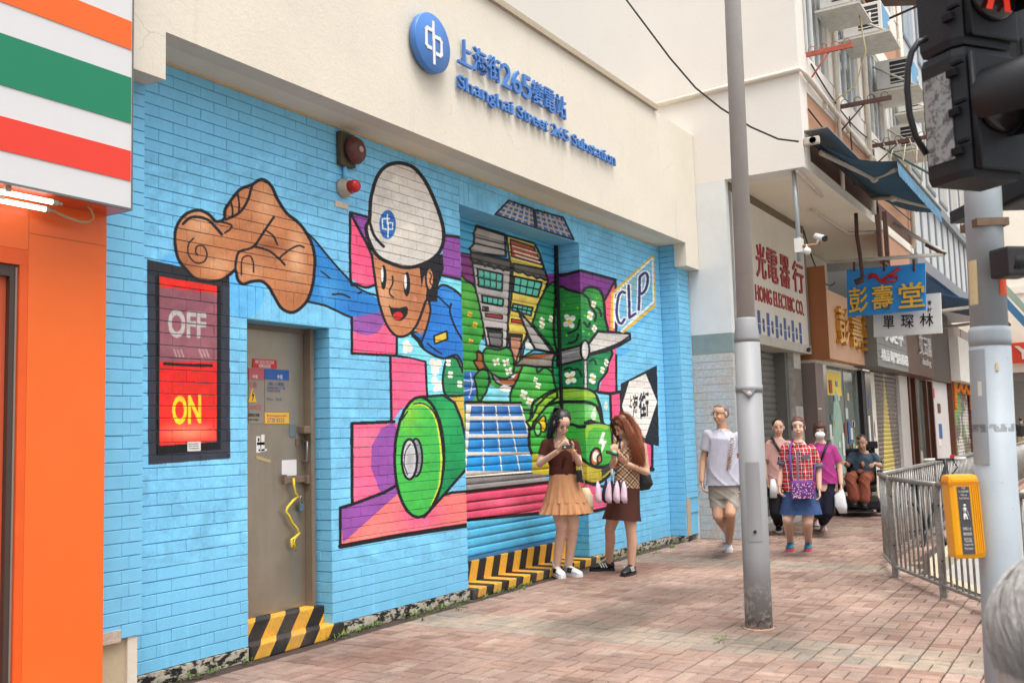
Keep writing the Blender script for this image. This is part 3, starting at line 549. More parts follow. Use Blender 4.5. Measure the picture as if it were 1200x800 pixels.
slots.sort(key=lambda s: (s[0] - CAM[0]) ** 2 + (s[1] - CAM[1]) ** 2 if seen((s[0], s[1], 0)) else 1e6 + s[0])
_pm = {}
def paver_mesh(o, col):
    if (o, col) not in _pm:
        V, F = paver_geo(*((CELL - .007, CELL / 2 - .007) if o == 0 else (CELL / 2 - .005, CELL - .011)))
        me = bpy.data.meshes.new('paver'); me.from_pydata(V.tolist(), [], F); me.materials.append(M_PAV)
        at = me.color_attributes.new('tint', 'FLOAT_COLOR', 'CORNER'); c = lin(col, .63); at.data.foreach_set('color', [*c, 1.] * len(at.data)); _pm[(o, col)] = me
    return _pm[(o, col)]
RV, RF, RC_ = [], [], []; nv = 0
for n, (cx, cy, o, band) in enumerate(slots):
    col = random.choice(TCOL if band else PCOL); dz = random.uniform(-.0025, .0025) + .012 * 0
    if n < 300:
        ob = link('paver', paver_mesh(o, col), None, pave, (cx, cy, dz)); ob.rotation_euler = (random.gauss(0, .006), random.gauss(0, .006), random.gauss(0, .006))
    else:
        V, F = paver_geo(*((CELL - .007, CELL / 2 - .007) if o == 0 else (CELL / 2 - .005, CELL - .011)))
        t = np.array((random.gauss(0, .006), random.gauss(0, .006))); V = V.copy(); V[:, 2] += V[:, 0] * t[0] + V[:, 1] * t[1] + dz; V += (cx, cy, 0)
        RV.append(V); RF += [[q + nv for q in f] for f in F]; RC_ += [lin(col, .63)] * len(F); nv += len(V)
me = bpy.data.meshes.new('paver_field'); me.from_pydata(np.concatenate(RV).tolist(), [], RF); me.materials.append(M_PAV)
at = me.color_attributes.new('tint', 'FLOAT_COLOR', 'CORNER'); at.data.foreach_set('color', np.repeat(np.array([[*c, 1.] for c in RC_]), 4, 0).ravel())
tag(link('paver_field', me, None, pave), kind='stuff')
def far_pave():
    g = G('far_pavers', .85, .2); b = g.N.new('ShaderNodeTexBrick'); g.put(b.inputs['Vector'], g.pos); b.inputs['Scale'].default_value = 5.1; b.inputs['Mortar Size'].default_value = .02
    b.inputs['Color1'].default_value = (*lin((192, 150, 136), .8), 1); b.inputs['Color2'].default_value = (*lin((176, 136, 122), .8), 1); b.inputs['Mortar'].default_value = (*lin((110, 90, 80), .8), 1)
    return g.done(g.mul(b.outputs['Color'], g.rng(g.noise(g.pos, 1.5), .3, .7, .8, 1.05)))
MB().add([(23.08, -3.2, -.006), (70, -3.2, -.006), (70, .25, -.006), (23.08, .25, -.006)], [(0, 1, 2, 3)]).build('far_paving', far_pave(), pave)
M_KERB = mat('kerb_concrete', (196, 186, 160), .85, .75, .15, 5)
kp = PAV_POLY[2:8]
for a, b in zip(kp[:-1], kp[1:]):
    a, b = np.array(a), np.array(b); d = b - a; n_ = np.array((d[1], -d[0])) / np.linalg.norm(d); nseg = max(1, int(np.linalg.norm(d) / 1.0))
    if nseg > 14: nseg = 14
    for k in range(nseg):
        p, q = a + d * k / nseg, a + d * (k + 1) / nseg - d / np.linalg.norm(d) * .008
        if n_ @ (np.array((5, -2)) - a) > 0: n2 = -n_
        else: n2 = n_
        MB().hexa([(*p, -.128), (*q, -.128), (*(q + n2 * .14), -.128), (*(p + n2 * .14), -.128), (*p, .004), (*q, .004), (*(q + n2 * .14), .0), (*(p + n2 * .14), .0)]).build('kerb_stone', M_KERB, pave)
# sky: only the world light; far end of the street closed by buildings further down

# ---------------------------------------------------------------- the blue brick substation
CREAM = (234, 226, 209)
def stucco(name, c, var=.06, stain=.42, bump=.3, crack=False):
    g = G(name, .85, .2); n = g.noise(g.pos, 1.3, 6, .65); st = g.noise(g.scale(g.pos, (5, 5, .35)), 1.2, 6, .7); f = g.noise(g.pos, 55, 4)
    c1 = g.mul(lin(c), g.math('MULTIPLY', g.rng(n, .3, .7, 1 - var, 1 + var * .5), g.rng(f, .3, .7, .97, 1.02)))
    c1 = g.mix(g.rng(st, .58, .78, 0, stain), c1, lin(tuple(v * .84 for v in c)))
    if crack:
        v = g.N.new('ShaderNodeTexVoronoi'); v.feature = 'DISTANCE_TO_EDGE'; v.inputs['Scale'].default_value = .55; wv = g.N.new('ShaderNodeVectorMath'); wv.operation = 'ADD'
        nn = g.N.new('ShaderNodeTexNoise'); nn.inputs['Scale'].default_value = 4; nn.inputs['Detail'].default_value = 5; g.L.new(g.pos, nn.inputs['Vector']); g.L.new(g.scale(nn.outputs['Color'], (.35, .35, .35)), wv.inputs[0]); g.L.new(g.pos, wv.inputs[1]); g.L.new(wv.outputs[0], v.inputs['Vector'])
        k = g.math('MULTIPLY', g.rng(v.outputs['Distance'], .0, .004, 1, 0), g.rng(n, .53, .58, 0, .3)); c1 = g.mix(k, c1, lin((140, 125, 105)))
    g.bump(g.math('ADD', f, g.noise(g.pos, 18, 4)), bump, .006); return g.done(c1)
M_CREAM = stucco('cream_render', CREAM, crack=True); M_SOFF = stucco('soffit_render', (248, 238, 216), stain=.15)
M_BLUE = mat('blue_wall_paint', BLUE, .55, .95, .07, 7, .25, 140); M_JOINT = mat('painted_joint', (116, 190, 228), .8, .95, .08)
sub = thing('substation_building', (4, 0, 0), 'blue painted brick building with a mural and cream concrete beam', 'building')
BW, BH = .2243, .0755; Z0 = .078
def brick_geo(w_, h_, ch=.0026, dp=.010):                    # local: x 0..w along the wall, y toward the wall's inside, z 0..h; front face at y=0
    g_ = .0008; a0, a1, b0, b1 = g_, w_ - g_, .0032, h_ - .0006; V = []
    for y, e in ((dp, 0), (ch, 0), (0, ch)): V += [(a0 + e, y, b0 + e), (a1 - e, y, b0 + e), (a1 - e, y, b1 - e), (a0 + e, y, b1 - e)]
    F = [(8, 9, 10, 11)]
    for k in (0, 4): F += [(k + i, k + (i + 1) % 4, k + 4 + (i + 1) % 4, k + 4 + i) for i in range(4)]
    return np.array(V), F
bricks = []                                                  # (origin, along, inward, w, h, material slot)
def course(o, al, inn, length, z0, z1, off=0., holes=(), slot=0, bw=BW, pattern=None):
    n = int(round((z1 - z0) / BH)); h_ = (z1 - z0) / n
    for i in range(n):
        z = z0 + i * h_; cuts = [0.]; x = (off if i % 2 else off + bw / 2) % bw
        if pattern: x = pattern[i % len(pattern)]
        while x < length - .02:
            if x > .02: cuts.append(x)
            x += bw
        for a, b in holes_cut(cuts + [length], z, z + h_, holes):
            if b - a > .02: bricks.append((np.array(o) + np.array(al) * a + np.array((0, 0, z)), np.array(al), np.array(inn), b - a, h_, slot))
def holes_cut(cuts, za, zb, holes):
    seg = list(zip(cuts[:-1], cuts[1:])); zc = (za + zb) / 2
    for x0, x1, z0, z1 in holes:
        if not (z0 < zc < z1): continue
        ns = []
        for a, b in seg:
            if b <= x0 or a >= x1: ns.append((a, b)); continue
            if a < x0: ns.append((a, x0))
            if b > x1: ns.append((x1, b))
        seg = ns
    return seg
XL, XR, ZT = 3.80, 12.17, 3.852
DX0, DX1, DZ = 4.85, 5.683, .078 + 29 * (3.852 - .078) / 50; SX0, SX1, SZ = 7.478, 9.858, .078 + 46 * (3.852 - .078) / 50
sold = [(DX0 - .22 - XL, DX1 + .22 - XL, DZ, DZ + .22644), (SX0 - XL, SX1 + .22 - XL, SZ, SZ + .22644)]
course((XL, 0, 0), (1, 0, 0), (0, 1, 0), XR - XL, Z0, ZT, .085, [(DX0 - XL, DX1 - XL, 0, DZ), (SX0 - XL, SX1 - XL, 0, SZ)] + sold)
for x0, x1, z0, z1 in sold:                                  # soldier courses: bricks on end
    n = int(round((x1 - x0) / .0757)); st = (x1 - x0) / n
    for k in range(n): bricks.append((np.array((XL + x0 + k * st, 0, z0)), np.array((1., 0, 0)), np.array((0, 1., 0)), st, z1 - z0, 0))
course((3.44, -.22, 0), (1, 0, 0), (0, 1, 0), 3.83 - 3.44, .36, 3.572, 0, (), 1, .27, (.25, .30))
course((XR, 0, 0), (0, -1, 0), (1, 0, 0), .22, Z0, ZT, .0, (), 1)                 # pilaster by the far corner: its side and its front
course((XR + .012, -.234, 0), (1, 0, 0), (0, 1, 0), .40, .55, 3.555, 0, (), 1)
course((DX1, .224, 0), (0, -1, 0), (1, 0, 0), .222, Z0, DZ, 0, (), 1)
course((SX1, .285, 0), (0, -1, 0), (1, 0, 0), .283, Z0, SZ, .06, (), 2)
seq = sorted(range(len(bricks)), key=lambda i: bricks[i][0][0] + (100 if bricks[i][5] == 2 else 0))
def brick_world(b):
    V, F = brick_geo(b[3], b[4]); o, al, inn = b[0], b[1], b[2]; d = random.uniform(-.0012, .0012)
    ti = random.gauss(0, .012)
    return o + V[:, :1] * al + (V[:, 1:2] + d + ti * V[:, 2:]) * inn + V[:, 2:] * np.array((0, 0, 1)), F
single = set(seq[:300]); stuffm = [MB(), MB(), MB()]
BM = [M_WALL, M_BLUE, M_JAMB]; _bm = {}
for i, b in enumerate(bricks):
    if i in single:
        key = (round(b[3], 4), round(b[4], 4), b[5], tuple(b[1]), random.randrange(3))
        if key not in _bm:
            V, F = brick_geo(b[3], b[4]); ti = random.gauss(0, .012); W = V[:, :1] * b[1] + (V[:, 1:2] + ti * V[:, 2:]) * b[2] + V[:, 2:] * np.array((0, 0, 1))
            me = bpy.data.meshes.new('brick'); me.from_pydata(W.tolist(), [], F); me.materials.append(BM[b[5]]); _bm[key] = me
        link('brick', _bm[key], None, sub, Vector(b[0] + b[2] * random.uniform(-.001, .001)) - Vector(sub.location))
    else:
        V, F = brick_world(b); stuffm[b[5]].add(V, F)
for mb, m in zip(stuffm, BM):
    if mb.n: tag(mb.build('brickwork', m, sub), kind='stuff')
core = MB()                                                  # the wall behind the bricks, seen only in the joints
core.box(XL - .05, DX0, .012, .40, Z0, ZT).box(DX0, DX1 - .0, .012, .224, DZ + .004, ZT - .001).box(DX1 + .012, SX0, .012, .401, Z0, ZT).box(SX0, SX1, .012, .285, SZ + .004, ZT - .002).box(SX1 + .012, XR + .3, .012, .402, Z0, ZT)
core.box(3.40, 3.817, -.208, .012, .36, 3.57).box(XR + .013, 12.60, -.222, .0115, .36, 3.55).box(XR + .013, 12.60, -.21, .0105, Z0, .36)
core.build('wall', M_JOINT, sub)
MB().box(DX0, DX1, .0, .224, DZ, DZ + .0035).build('lintel_soffit', M_BLUE, sub); MB().box(SX0, SX1, .0, .285, SZ, SZ + .0035).build('lintel_soffit', M_BLUE, sub)
# plinth of flaking paint
def plinth_mat():
    g = G('flaking_plinth', .9, .2); n = g.noise(g.scale(g.pos, (1, 1, 2.2)), 11, 8, .7); m = g.noise(g.pos, 60, 3)
    c = g.mix(g.rng(n, .47, .52, 0, 1), lin((44, 42, 42), .8), lin((205, 196, 178), .8)); c = g.mul(c, g.rng(m, .3, .7, .75, 1.1)); x = g.sep(g.pos)
    c = g.mix(g.math('MULTIPLY', g.rng(x[2], .0, .06, 1, 0), g.rng(g.noise(g.pos, 7), .45, .6, 0, .6)), c, lin((96, 104, 66), .7)); g.bump(n, .5, .02); return g.done(c)
M_PLIN = plinth_mat()
for q in ((3.80, DX0 - .01, -.012, .02), (DX1 + .09, SX0, -.012, .02), (SX1 + .15, XR - .001, -.012, .02), (XR, XR + .0115, -.234, -.0125)): MB().box(*q, -.01, Z0 - .001).build('plinth', M_PLIN, sub)
MB().box(3.45, 3.805, -.19, .0, -.01, .36).build('service_recess', stucco('beige_recess', (204, 190, 160)), sub)
MB().box(3.44, 3.69, -.222, -.17, .345, .415, 0, .004).build('broken_brick_edge', mat('bare_render', (206, 190, 172), .9, .8, .12, 20, .5), sub)
MB().box(3.74, 3.806, -.212, -.14, -.01, .37, 0, .004).build('recess_post', M_CREAM, sub)
MB().box(XR + .012, 12.30, -.2345, .0, Z0, .55, 0, .003).build('patched_corner', stucco('bare_corner', (196, 176, 148)), sub)
# cream beam with its two short legs, as one outline
beam = [(3.2, 3.560), (3.838, 3.560), (3.838, ZT), (12.14, ZT), (12.14, 3.55), (12.52, 3.55), (12.595, 3.55), (12.595, 5.385), (3.2, 5.385)]
MB().prism(beam, -.39, -.225).build('fascia_beam', M_CREAM, sub)
MB().box(3.2, 12.6, -.2249, .41, ZT + .002, 5.38).build('roof_slab', M_SOFF, sub)
MB().box(3.839, 12.139, -.0165, -.001, ZT - .012, ZT + .0015).build('soffit_trim', mat('soffit_trim', (226, 196, 150), .8), sub)
MB().box(3.2, 11.30, -.43, .44, 5.386, 5.45).build('coping', stucco('coping', (188, 174, 152)), sub)
# shutter: curved slats, side guides, step
HZ = [(205, 0), ]
def hazard(name, ax, period, slope, chip=.5, ph=0., cols=((238, 178, 60), (42, 40, 40))):
    g = G(name, .7, .3); x = g.sep(g.pos); u = g.math('ADD', g.math('ADD', x[0], g.math('MULTIPLY', x[2], slope)), g.math('ADD', g.math('MULTIPLY', x[1], ax), ph)); s = g.math('FRACT', g.math('DIVIDE', u, period))
    c = g.mix(g.math('GREATER_THAN', s, .5), lin(cols[0], .8), lin(cols[1], .8)); c = g.mix(g.math('MULTIPLY', g.rng(x[1], -.06, .3, .35, .0), g.rng(g.noise(g.pos, 3.5, 5), .4, .65, 0, 1)), c, lin((128, 120, 112), .8)); n = g.noise(g.pos, 16, 8, .75); wz = g.noise(g.pos, 5, 3)
    c = g.mix(g.math('MULTIPLY', g.rng(n, .62, .66, 0, 1), g.rng(wz, .45, .6, 0, chip)), c, lin((176, 164, 148), .8)); g.bump(n, .3, .01); return g.done(g.mul(c, g.rng(g.noise(g.pos, 40), .3, .7, .85, 1.08)))
M_HZS = hazard('hazard_stripes', 0., .262, -.35, .9, .05); M_HZD = hazard('hazard_stripes_wide', -1.0, .29, -.72, .5, .03)
sh = link('roller_shutter', MB().box(SX0, SX1, .315, .32, .264, SZ).mesh('roller_shutter', sub.location), M_SHUT, sub)
pitch = .0847; z = .293; prof = [(0, .008), (.006, .001), (.030, -.0015), (.055, -.001), (.074, .001), (.080, .008)]
V0 = []; nS = 0
while z < SZ - .02:
    V = [(xx, .292 + d, z + h) for xx in (SX0 + .01, SX1 - .01) for h, d in prof]; k = len(prof)
    mb = MB(); mb.add(V, [(i, i + 1, k + i + 1, k + i) for i in range(k - 1)], 0, True)
    o = link('slat', mb.mesh('slat', sub.location), M_SHUT, sh); z += pitch; nS += 1
M_BLKM = mat('black_metal', (30, 30, 34), .5, .8, .1); M_STEP = mat('step_concrete', (170, 160, 150), .9)
MB().box(SX1 - .05, SX1 - .012, .26, .284, .26, SZ).build('guide_rail', M_BLKM, sub); MB().box(SX0, SX0 + .03, .27, .284, .26, SZ).build('guide_rail', M_BLKM, sub)
MB().box(SX0, SX1 - .012, .262, .284, .263, .292).build('bottom_bar', mat('bottom_bar_blue', (70, 130, 180), .5), sub)
MB().box(SX0, SX1, .245, .40, .065, .262, 0, .006).build('step_riser', M_HZS, sub)
MB().box(SX0 + .0, SX1 + .14, -.045, .27, -.01, .075, 0, .012).build('step_ledge', M_HZS, sub)
# steel door in its recess
dr = link('steel_door', MB().box(DX0, DX1 - .075, .195, .222, .218, DZ).mesh('steel_door', sub.location), None, sub)
def steel():
    g = G('weathered_steel', .34, .5, .7); x = g.sep(g.pos); st = g.noise(g.scale(g.pos, (7, 7, .5)), 1.3, 6, .65); n = g.noise(g.pos, 2.2, 5)
    c = g.mix(g.rng(n, .3, .7, 0, 1), lin((160, 150, 134), .85), lin((182, 170, 152), .85)); c = g.mix(g.rng(st, .52, .75, 0, .5), c, lin((188, 184, 176), .8)); g.put(g.b.inputs['Roughness'], g.rng(st, .3, .7, .3, .5)); return g.done(c)
M_STEEL = steel(); dr.data.materials.append(M_STEEL)
M_FRM = mat('door_frame_paint', (136, 120, 102), .5, .8, .12, 8)
MB().box(DX1 - .072, DX1 - .03, .13, .223, .216, DZ - .001).box(DX1 - .03, DX1 - .001, .17, .2235, .216, DZ - .0015).box(DX0, DX1 - .073, .185, .222, DZ - .04, DZ - .0005).build('door_frame', M_FRM, sub)
MB().box(DX0, DX1 - .0, .08, .23, .07, .215, 0, .008).build('door_step_riser', M_HZD, sub); MB().box(DX0 + .0, DX1 + .088, -.035, .10, -.01, .087, 0, .010).build('door_step_ledge', M_HZD, sub)
def onD(x, y): return on_y(x, y, .193)
def plate(name, x0, y0, x1, y1, m, parent, Y=.193, th=.003, ch=0):   # a thin plate on a plane Y, from two opposite corners as seen in the picture
    a, b = on_y(x0, y0, Y), on_y(x1, y1, Y); return MB().box(a[0], b[0], Y - th, Y, b[2], a[2], 0, ch).build(name, m, parent)
def writing(name, body, x0, y0, x1, y1, m, parent, Y, th=.001, bold=.0):
    a, b = on_y(x0, y1, Y), on_y(x1, y0, Y); return lettering(MB(), body, (a[0], Y, a[2]), (b[0] - a[0], 0, 0), (0, 0, b[2] - a[2]), (0, -th, 0), bold, 0, 2).build(name, m, parent)
M_RED = mat('sign_red', (214, 48, 48), .45); M_BSG = mat('sign_blue', (44, 98, 170), .45); M_YSG = mat('sign_yellow', (240, 186, 60), .45); M_WHT = mat('white_print', (240, 238, 232), .5); M_MRD = mat('dull_red_print', (190, 92, 98), .5); M_GLZ = mat('clear_sticker', (150, 142, 130), .3, .8, .05); M_BPR = mat('blue_print', (70, 100, 150), .5); M_BLK = mat('black_print', (24, 24, 26), .5)
NS = tag(thing('door_notice', onD(309, 428), 'red notice strip at the top of the steel door stickers', 'sticker'), group=None)
plate('backing', 296, 420, 324, 432, M_RED, NS); writing('lettering', 'HEAT DETECTOR ZONE', 299, 423, 321, 425.5, M_WHT, NS, .1895); writing('lettering', '易燃品危險', 303, 427, 317, 430.5, M_WHT, NS, .1895)
NR = thing('danger_notice', onD(300, 464), 'danger notice with red header and yellow warning triangle on the steel door', 'sticker')
plate('backing', 291, 431, 309.5, 496, M_GLZ, NR, .194, .002); plate('header', 291, 431, 309.5, 445, M_MRD, NR, .1918, .002); writing('lettering', '中電', 296, 439, 302, 443, M_WHT, NR, .1897)
writing('lettering', '危險', 292, 447, 301, 454, M_MRD, NR, .1915); writing('lettering', 'DANGER', 291, 474, 306, 480, M_MRD, NR, .1915); writing('lettering', '高壓電力危險', 291, 484, 304, 488, M_BLK, NR, .1915); writing('lettering', 'High voltage', 291, 490, 303, 493, M_BLK, NR, .1915)
a = onD(295, 471); MB().prism([(a[0] - .035, a[2] - .0), (a[0] + .045, a[2] - .0), (a[0] + .005, a[2] + .105)], .1895, .1915).build('warning_triangle', M_YSG, NR)
MB().prism([(a[0] + .0, a[2] + .01), (a[0] + .008, a[2] + .045), (a[0] - .004, a[2] + .04), (a[0] + .01, a[2] + .08), (a[0] + .016, a[2] + .08), (a[0] + .007, a[2] + .055), (a[0] + .02, a[2] + .058), (a[0] + .006, a[2] + .01)], .1885, .1893).build('bolt_symbol', M_BLK, NR)
NB = thing('address_notice', onD(324, 464), 'notice with blue header and yellow emergency strip on the steel door', 'sticker')
plate('backing', 310, 432, 338.5, 482.5, M_GLZ, NB, .194, .002); plate('header', 310, 432, 338.5, 445.5, M_BSG, NB, .1918, .002); plate('emergency_strip', 310, 483, 338.5, 496, M_YSG, NB, .1918, .002)
writing('lettering', '中電', 325, 439, 331, 444, M_WHT, NB, .1897); writing('lettering', '上海街二六五變電站', 313, 448, 333, 451.5, M_BPR, NB, .1915); writing('lettering', 'SHANGHAI ST 265', 313, 453, 334, 455.5, M_BPR, NB, .1915); writing('lettering', 'SUBSTATION', 313, 456.5, 328, 459, M_BPR, NB, .1915); writing('lettering', 'No. 265', 313, 466, 330, 469, M_BPR, NB, .1915); writing('lettering', 'Emergencies', 313, 485.5, 336, 488.5, M_BPR, NB, .1897); writing('lettering', '2728 8333', 313, 489.5, 333, 494.5, M_BPR, NB, .1897)
M_GREY = mat('grey_plate', (110, 128, 132), .5); M_LOCK = mat('brown_lock', (128, 108, 92), .5, .8, .1, 20); M_SILV = mat('dull_silver', (170, 168, 164), .35, .8, .06, metal=.7)
plate('door_number_plate', 339, 497, 346, 511, M_GREY, dr, .195, .006); plate('lock_box', 349, 499, 359, 508, M_LOCK, dr, .195, .06, .006); plate('lock_box', 353, 500, 362, 507.5, M_LOCK, dr, .13, .03, .004)
a = onD(354, 516); b = onD(354, 541); MB().tube([a + (0, 0, 0), a + (0, -.05, -.01), b + (0, -.05, .01), b], .009).build('handle', M_SILV, dr)
plate('latch_plate', 346, 514, 349, 522, M_LOCK, dr, .195, .01); pl = plate('hasp_bar', 331, 559, 362, 564, M_LOCK, dr, .19, .02, .004); plate('hasp_bracket', 330, 556, 333, 567, M_LOCK, dr, .195, .03); plate('hasp_bracket', 354, 557, 364, 566, M_LOCK, dr, .195, .05, .004)
pk = thing('padlock', onD(350, 590), 'steel padlock hanging from the door hasp', 'padlock'); a = onD(350, 594)
MB().box(a[0] - .022, a[0] + .022, .155, .18, a[2] - .03, a[2] + .025, 0, .006).build('body', mat('padlock_steel', (120, 150, 165), .35, .8, .1, metal=.6), pk); MB().tube([a + (-.014, -.026, .02), a + (-.014, -.026, .07), a + (0, -.026, .085), a + (.014, -.026, .07), a + (.014, -.026, .02)], .005).build('shackle', M_SILV, pk)
pp = thing('paper_note', onD(339, 547), 'white blank paper note taped on the steel door', 'paper'); plate('sheet', 330, 539, 347.5, 556.5, mat('white_paper', (236, 234, 232), .8), pp, .193, .001)
st_ = thing('torn_sticker', onD(305, 520), 'torn white and black sticker on the steel door', 'sticker'); [plate('scrap', *q, m, st_, .1935, .001) for q, m in (((300, 511, 305, 530), M_WHT), ((306, 509, 310, 529), M_WHT), ((301, 518, 310, 521), M_BLK), ((303, 526, 313, 528), M_WHT), ((302, 513, 304, 517), M_BLK))]
tp = thing('tape_strip', onD(308, 537), 'beige tape strip on the steel door', 'tape'); a, b = onD(300, 535), onD(317, 540); MB().hexa([(a[0], .192, a[2] - .015), (b[0], .192, b[2] - .015), (b[0], .1945, b[2] - .015), (a[0], .1945, a[2] - .015), (a[0], .192, a[2] + .01), (b[0], .192, b[2] + .01), (b[0], .1945, b[2] + .01), (a[0], .1945, a[2] + .01)]).build('strip', mat('tape_beige', (190, 168, 124), .6), tp)
cord = [(344, 560), (344.5, 570), (346, 578), (349.5, 581), (343, 587), (337, 594), (335, 599), (339, 605), (342, 612), (348, 619), (350.5, 625), (346, 629), (341.5, 632), (342, 640), (346.5, 644), (344, 636), (345, 631), (351, 624)]
tag(MB().tube([on_y(x, y, .16) for x, y in cord], .010, 6).build('yellow_cord', mat('yellow_cord', (238, 206, 60), .6), None, tuple(onD(344, 560))), 'yellow cord dangling from the hasp of the steel door', 'cord')
wn = thing('wall_notice', on_y(227, 522, -.003), 'small white notice under the painted red switch', 'sticker'); plate('sheet', 219.5, 517.5, 235, 528, M_WHT, wn, -.0015, .002); [writing('lettering', t, 221, y, 233, y + 1.6, mat('grey_print', (120, 120, 124)), wn, -.0038) for t, y in (('PRIVATE PROPERTY', 519), ('POST NO BILLS', 521.5), ('不准標貼街招', 524.3))]
# ---------------------------------------------------------------- things on the substation wall
M_SGN = mat('letter_blue', (80, 134, 208), .4, .8, .05); M_SGD = mat('letter_edge', (150, 160, 175), .4, .8, .1, 20, metal=.3); YF = -.39
em = thing('emblem', on_y(498, 53, YF), 'round blue emblem with white interlocked strokes on the cream beam', 'sign'); c = on_y(498, 53, YF); R_ = .245
MB().lathe(c + (0, -.02, 0), (0, -1, 0), [(R_ * .96, 0), (R_, .01), (R_, .06), (R_ - .006, .066), (0, .066)], 48).build('disc', [M_SGN], em); MB().lathe(c, (0, -1, 0), [(R_ * .9, 0), (R_ * .9, .02)], 32).build('mount', M_SGD, em)
def bars(segs, w_, y0, th, name, m, parent, c):
    for k, p in enumerate(segs):
        mb = MB()
        for (ax, az), (bx, bz) in zip(p[:-1], p[1:]):
            d = np.array((bx - ax, 0, bz - az)); L_ = np.linalg.norm(d); d /= L_; n_ = np.array((-d[2], 0, d[0]))
            mb.obox(np.array(c) + ((ax + bx) / 2, y0 - th / 2 - random.random() * .0006, (az + bz) / 2), d * (L_ / 2 + w_ / 2), (0, th / 2, 0), n_ * w_ / 2)
        mb.build(name, m, parent)
bars([[(-.005, .165), (-.005, .02)], [(.0, .03), (.0, -.17)], [(-.005, .095), (-.085, .095), (-.105, .075), (-.105, -.045), (-.085, -.06), (-.045, -.06)], [(0, .055), (.085, .055), (.105, .035), (.105, -.065), (.085, -.085), (.04, -.085)]], .03, c[1] - .0872, .006, 'stroke', mat('emblem_white', (245, 245, 243), .4), em, (c[0], 0, c[2]))
ls = thing('station_lettering', on_y(600, 120, YF), 'raised blue Chinese and English letters naming the substation on the cream beam', 'sign')
def letters(txt, bl, br, tl, bold, wts=None):
    a, b, t = on_y(*bl, YF), on_y(*br, YF), on_y(*tl, YF); W_ = b[0] - a[0]; zb = (a[2] + b[2]) / 2; H_ = t[2] - a[2]
    ws = [wts.get(ch, 1.) if wts else 1. for ch in txt]; tot = sum(ws); x = a[0]
    for ch, q in zip(txt, ws):
        cw = W_ * q / tot
        if ch != ' ':
            mb = MB(); low = ch in 'gy'; sm = ch in 'aneuhgt' and ch not in 'ht'; hh = H_ * (.98 if ch.isupper() or ch.isdigit() or ch in 'hbtil' or ord(ch) > 999 else .74); zz = zb
            if ch == 'g': zz = zb - H_ * .24; hh = H_ * .97
            if ch == 't': hh = H_ * .9
            lettering(mb, ch, (x + cw * .06, YF - .018, zz), (cw * .88, 0, 0), (0, 0, hh), (0, -.028, 0), bold); mb.build('letter', M_SGN, ls)
            MB().tube([(x + cw * .5, YF, zz + hh * .3), (x + cw * .5, YF - .02, zz + hh * .3)], .008, 6).build('pin', M_SGD, ls)
        x += cw
letters('上海街265變電站', (532, 76), (660.5, 140), (533, 46), .006, {'2': .78, '6': .78, '5': .78})
letters('Shanghai Street 265 Substation', (532, 104), (718, 195), (532, 88), .008, {'i': .45, 'l': .45, ' ': .5, 't': .62, 'r': .66, 'S': .95, 's': .8})
M_BELL = mat('bell_maroon', (104, 56, 48), .45, .8, .15, 20); M_BBOX = mat('bell_base', (96, 84, 62), .7, .8, .15, 20)
p = on_y(404, 178, 0); bl = thing('alarm_bell', p, 'dark maroon round alarm bell high on the blue wall', 'bell')
MB().box(p[0] - .105, p[0] + .07, -.055, -.001, p[2] - .13, p[2] + .14, 0, .015).build('back_box', M_BBOX, bl); MB().lathe(p + (.02, -.055, .0), (0, -1, 0), [(.03, 0), (.03, .015), (.105, .02), (.11, .04), (.092, .07), (.055, .088), (0, .092)], 32).build('gong', M_BELL, bl); MB().lathe(p + (.02, -.142, 0), (0, -1, 0), [(.025, 0), (.025, .012), (.012, .014), (0, .014)], 16).build('nut', mat('bell_nut', (180, 160, 150), .4), bl)
q = on_y(401, 221, 0); al = thing('alarm_lamp', q, 'small red capped warning lamp below the maroon bell', 'lamp')
MB().lathe(q, (0, -1, 0), [(.075, 0), (.075, .03), (.06, .05), (.06, .085)], 24).build('base', mat('lamp_base', (206, 190, 166), .6, .8, .15, 20), al); MB().lathe(q + (0, -.085, 0), (0, -1, 0), [(.05, 0), (.05, .05), (.04, .07), (0, .075)], 20).build('cap', mat('lamp_red', (206, 34, 34), .25, .8), al)
tag(MB().tube([(p[0] - .03, -.022, p[2] - .13), (p[0] - .03, -.022, q[2] + .07)], .018, 8).build('conduit', M_BLUE, None, tuple(q)), 'blue painted conduit between the alarm bell and the red lamp', 'pipe')
u = thing('wall_plate', on_y(400, 241, 0), 'small cream plate on the blue wall under the red lamp', 'plate'); plate('plate', 392, 235, 407.5, 246, mat('cream_plate', (222, 206, 186), .6, .8, .1, 30), u, -.0015, .008)
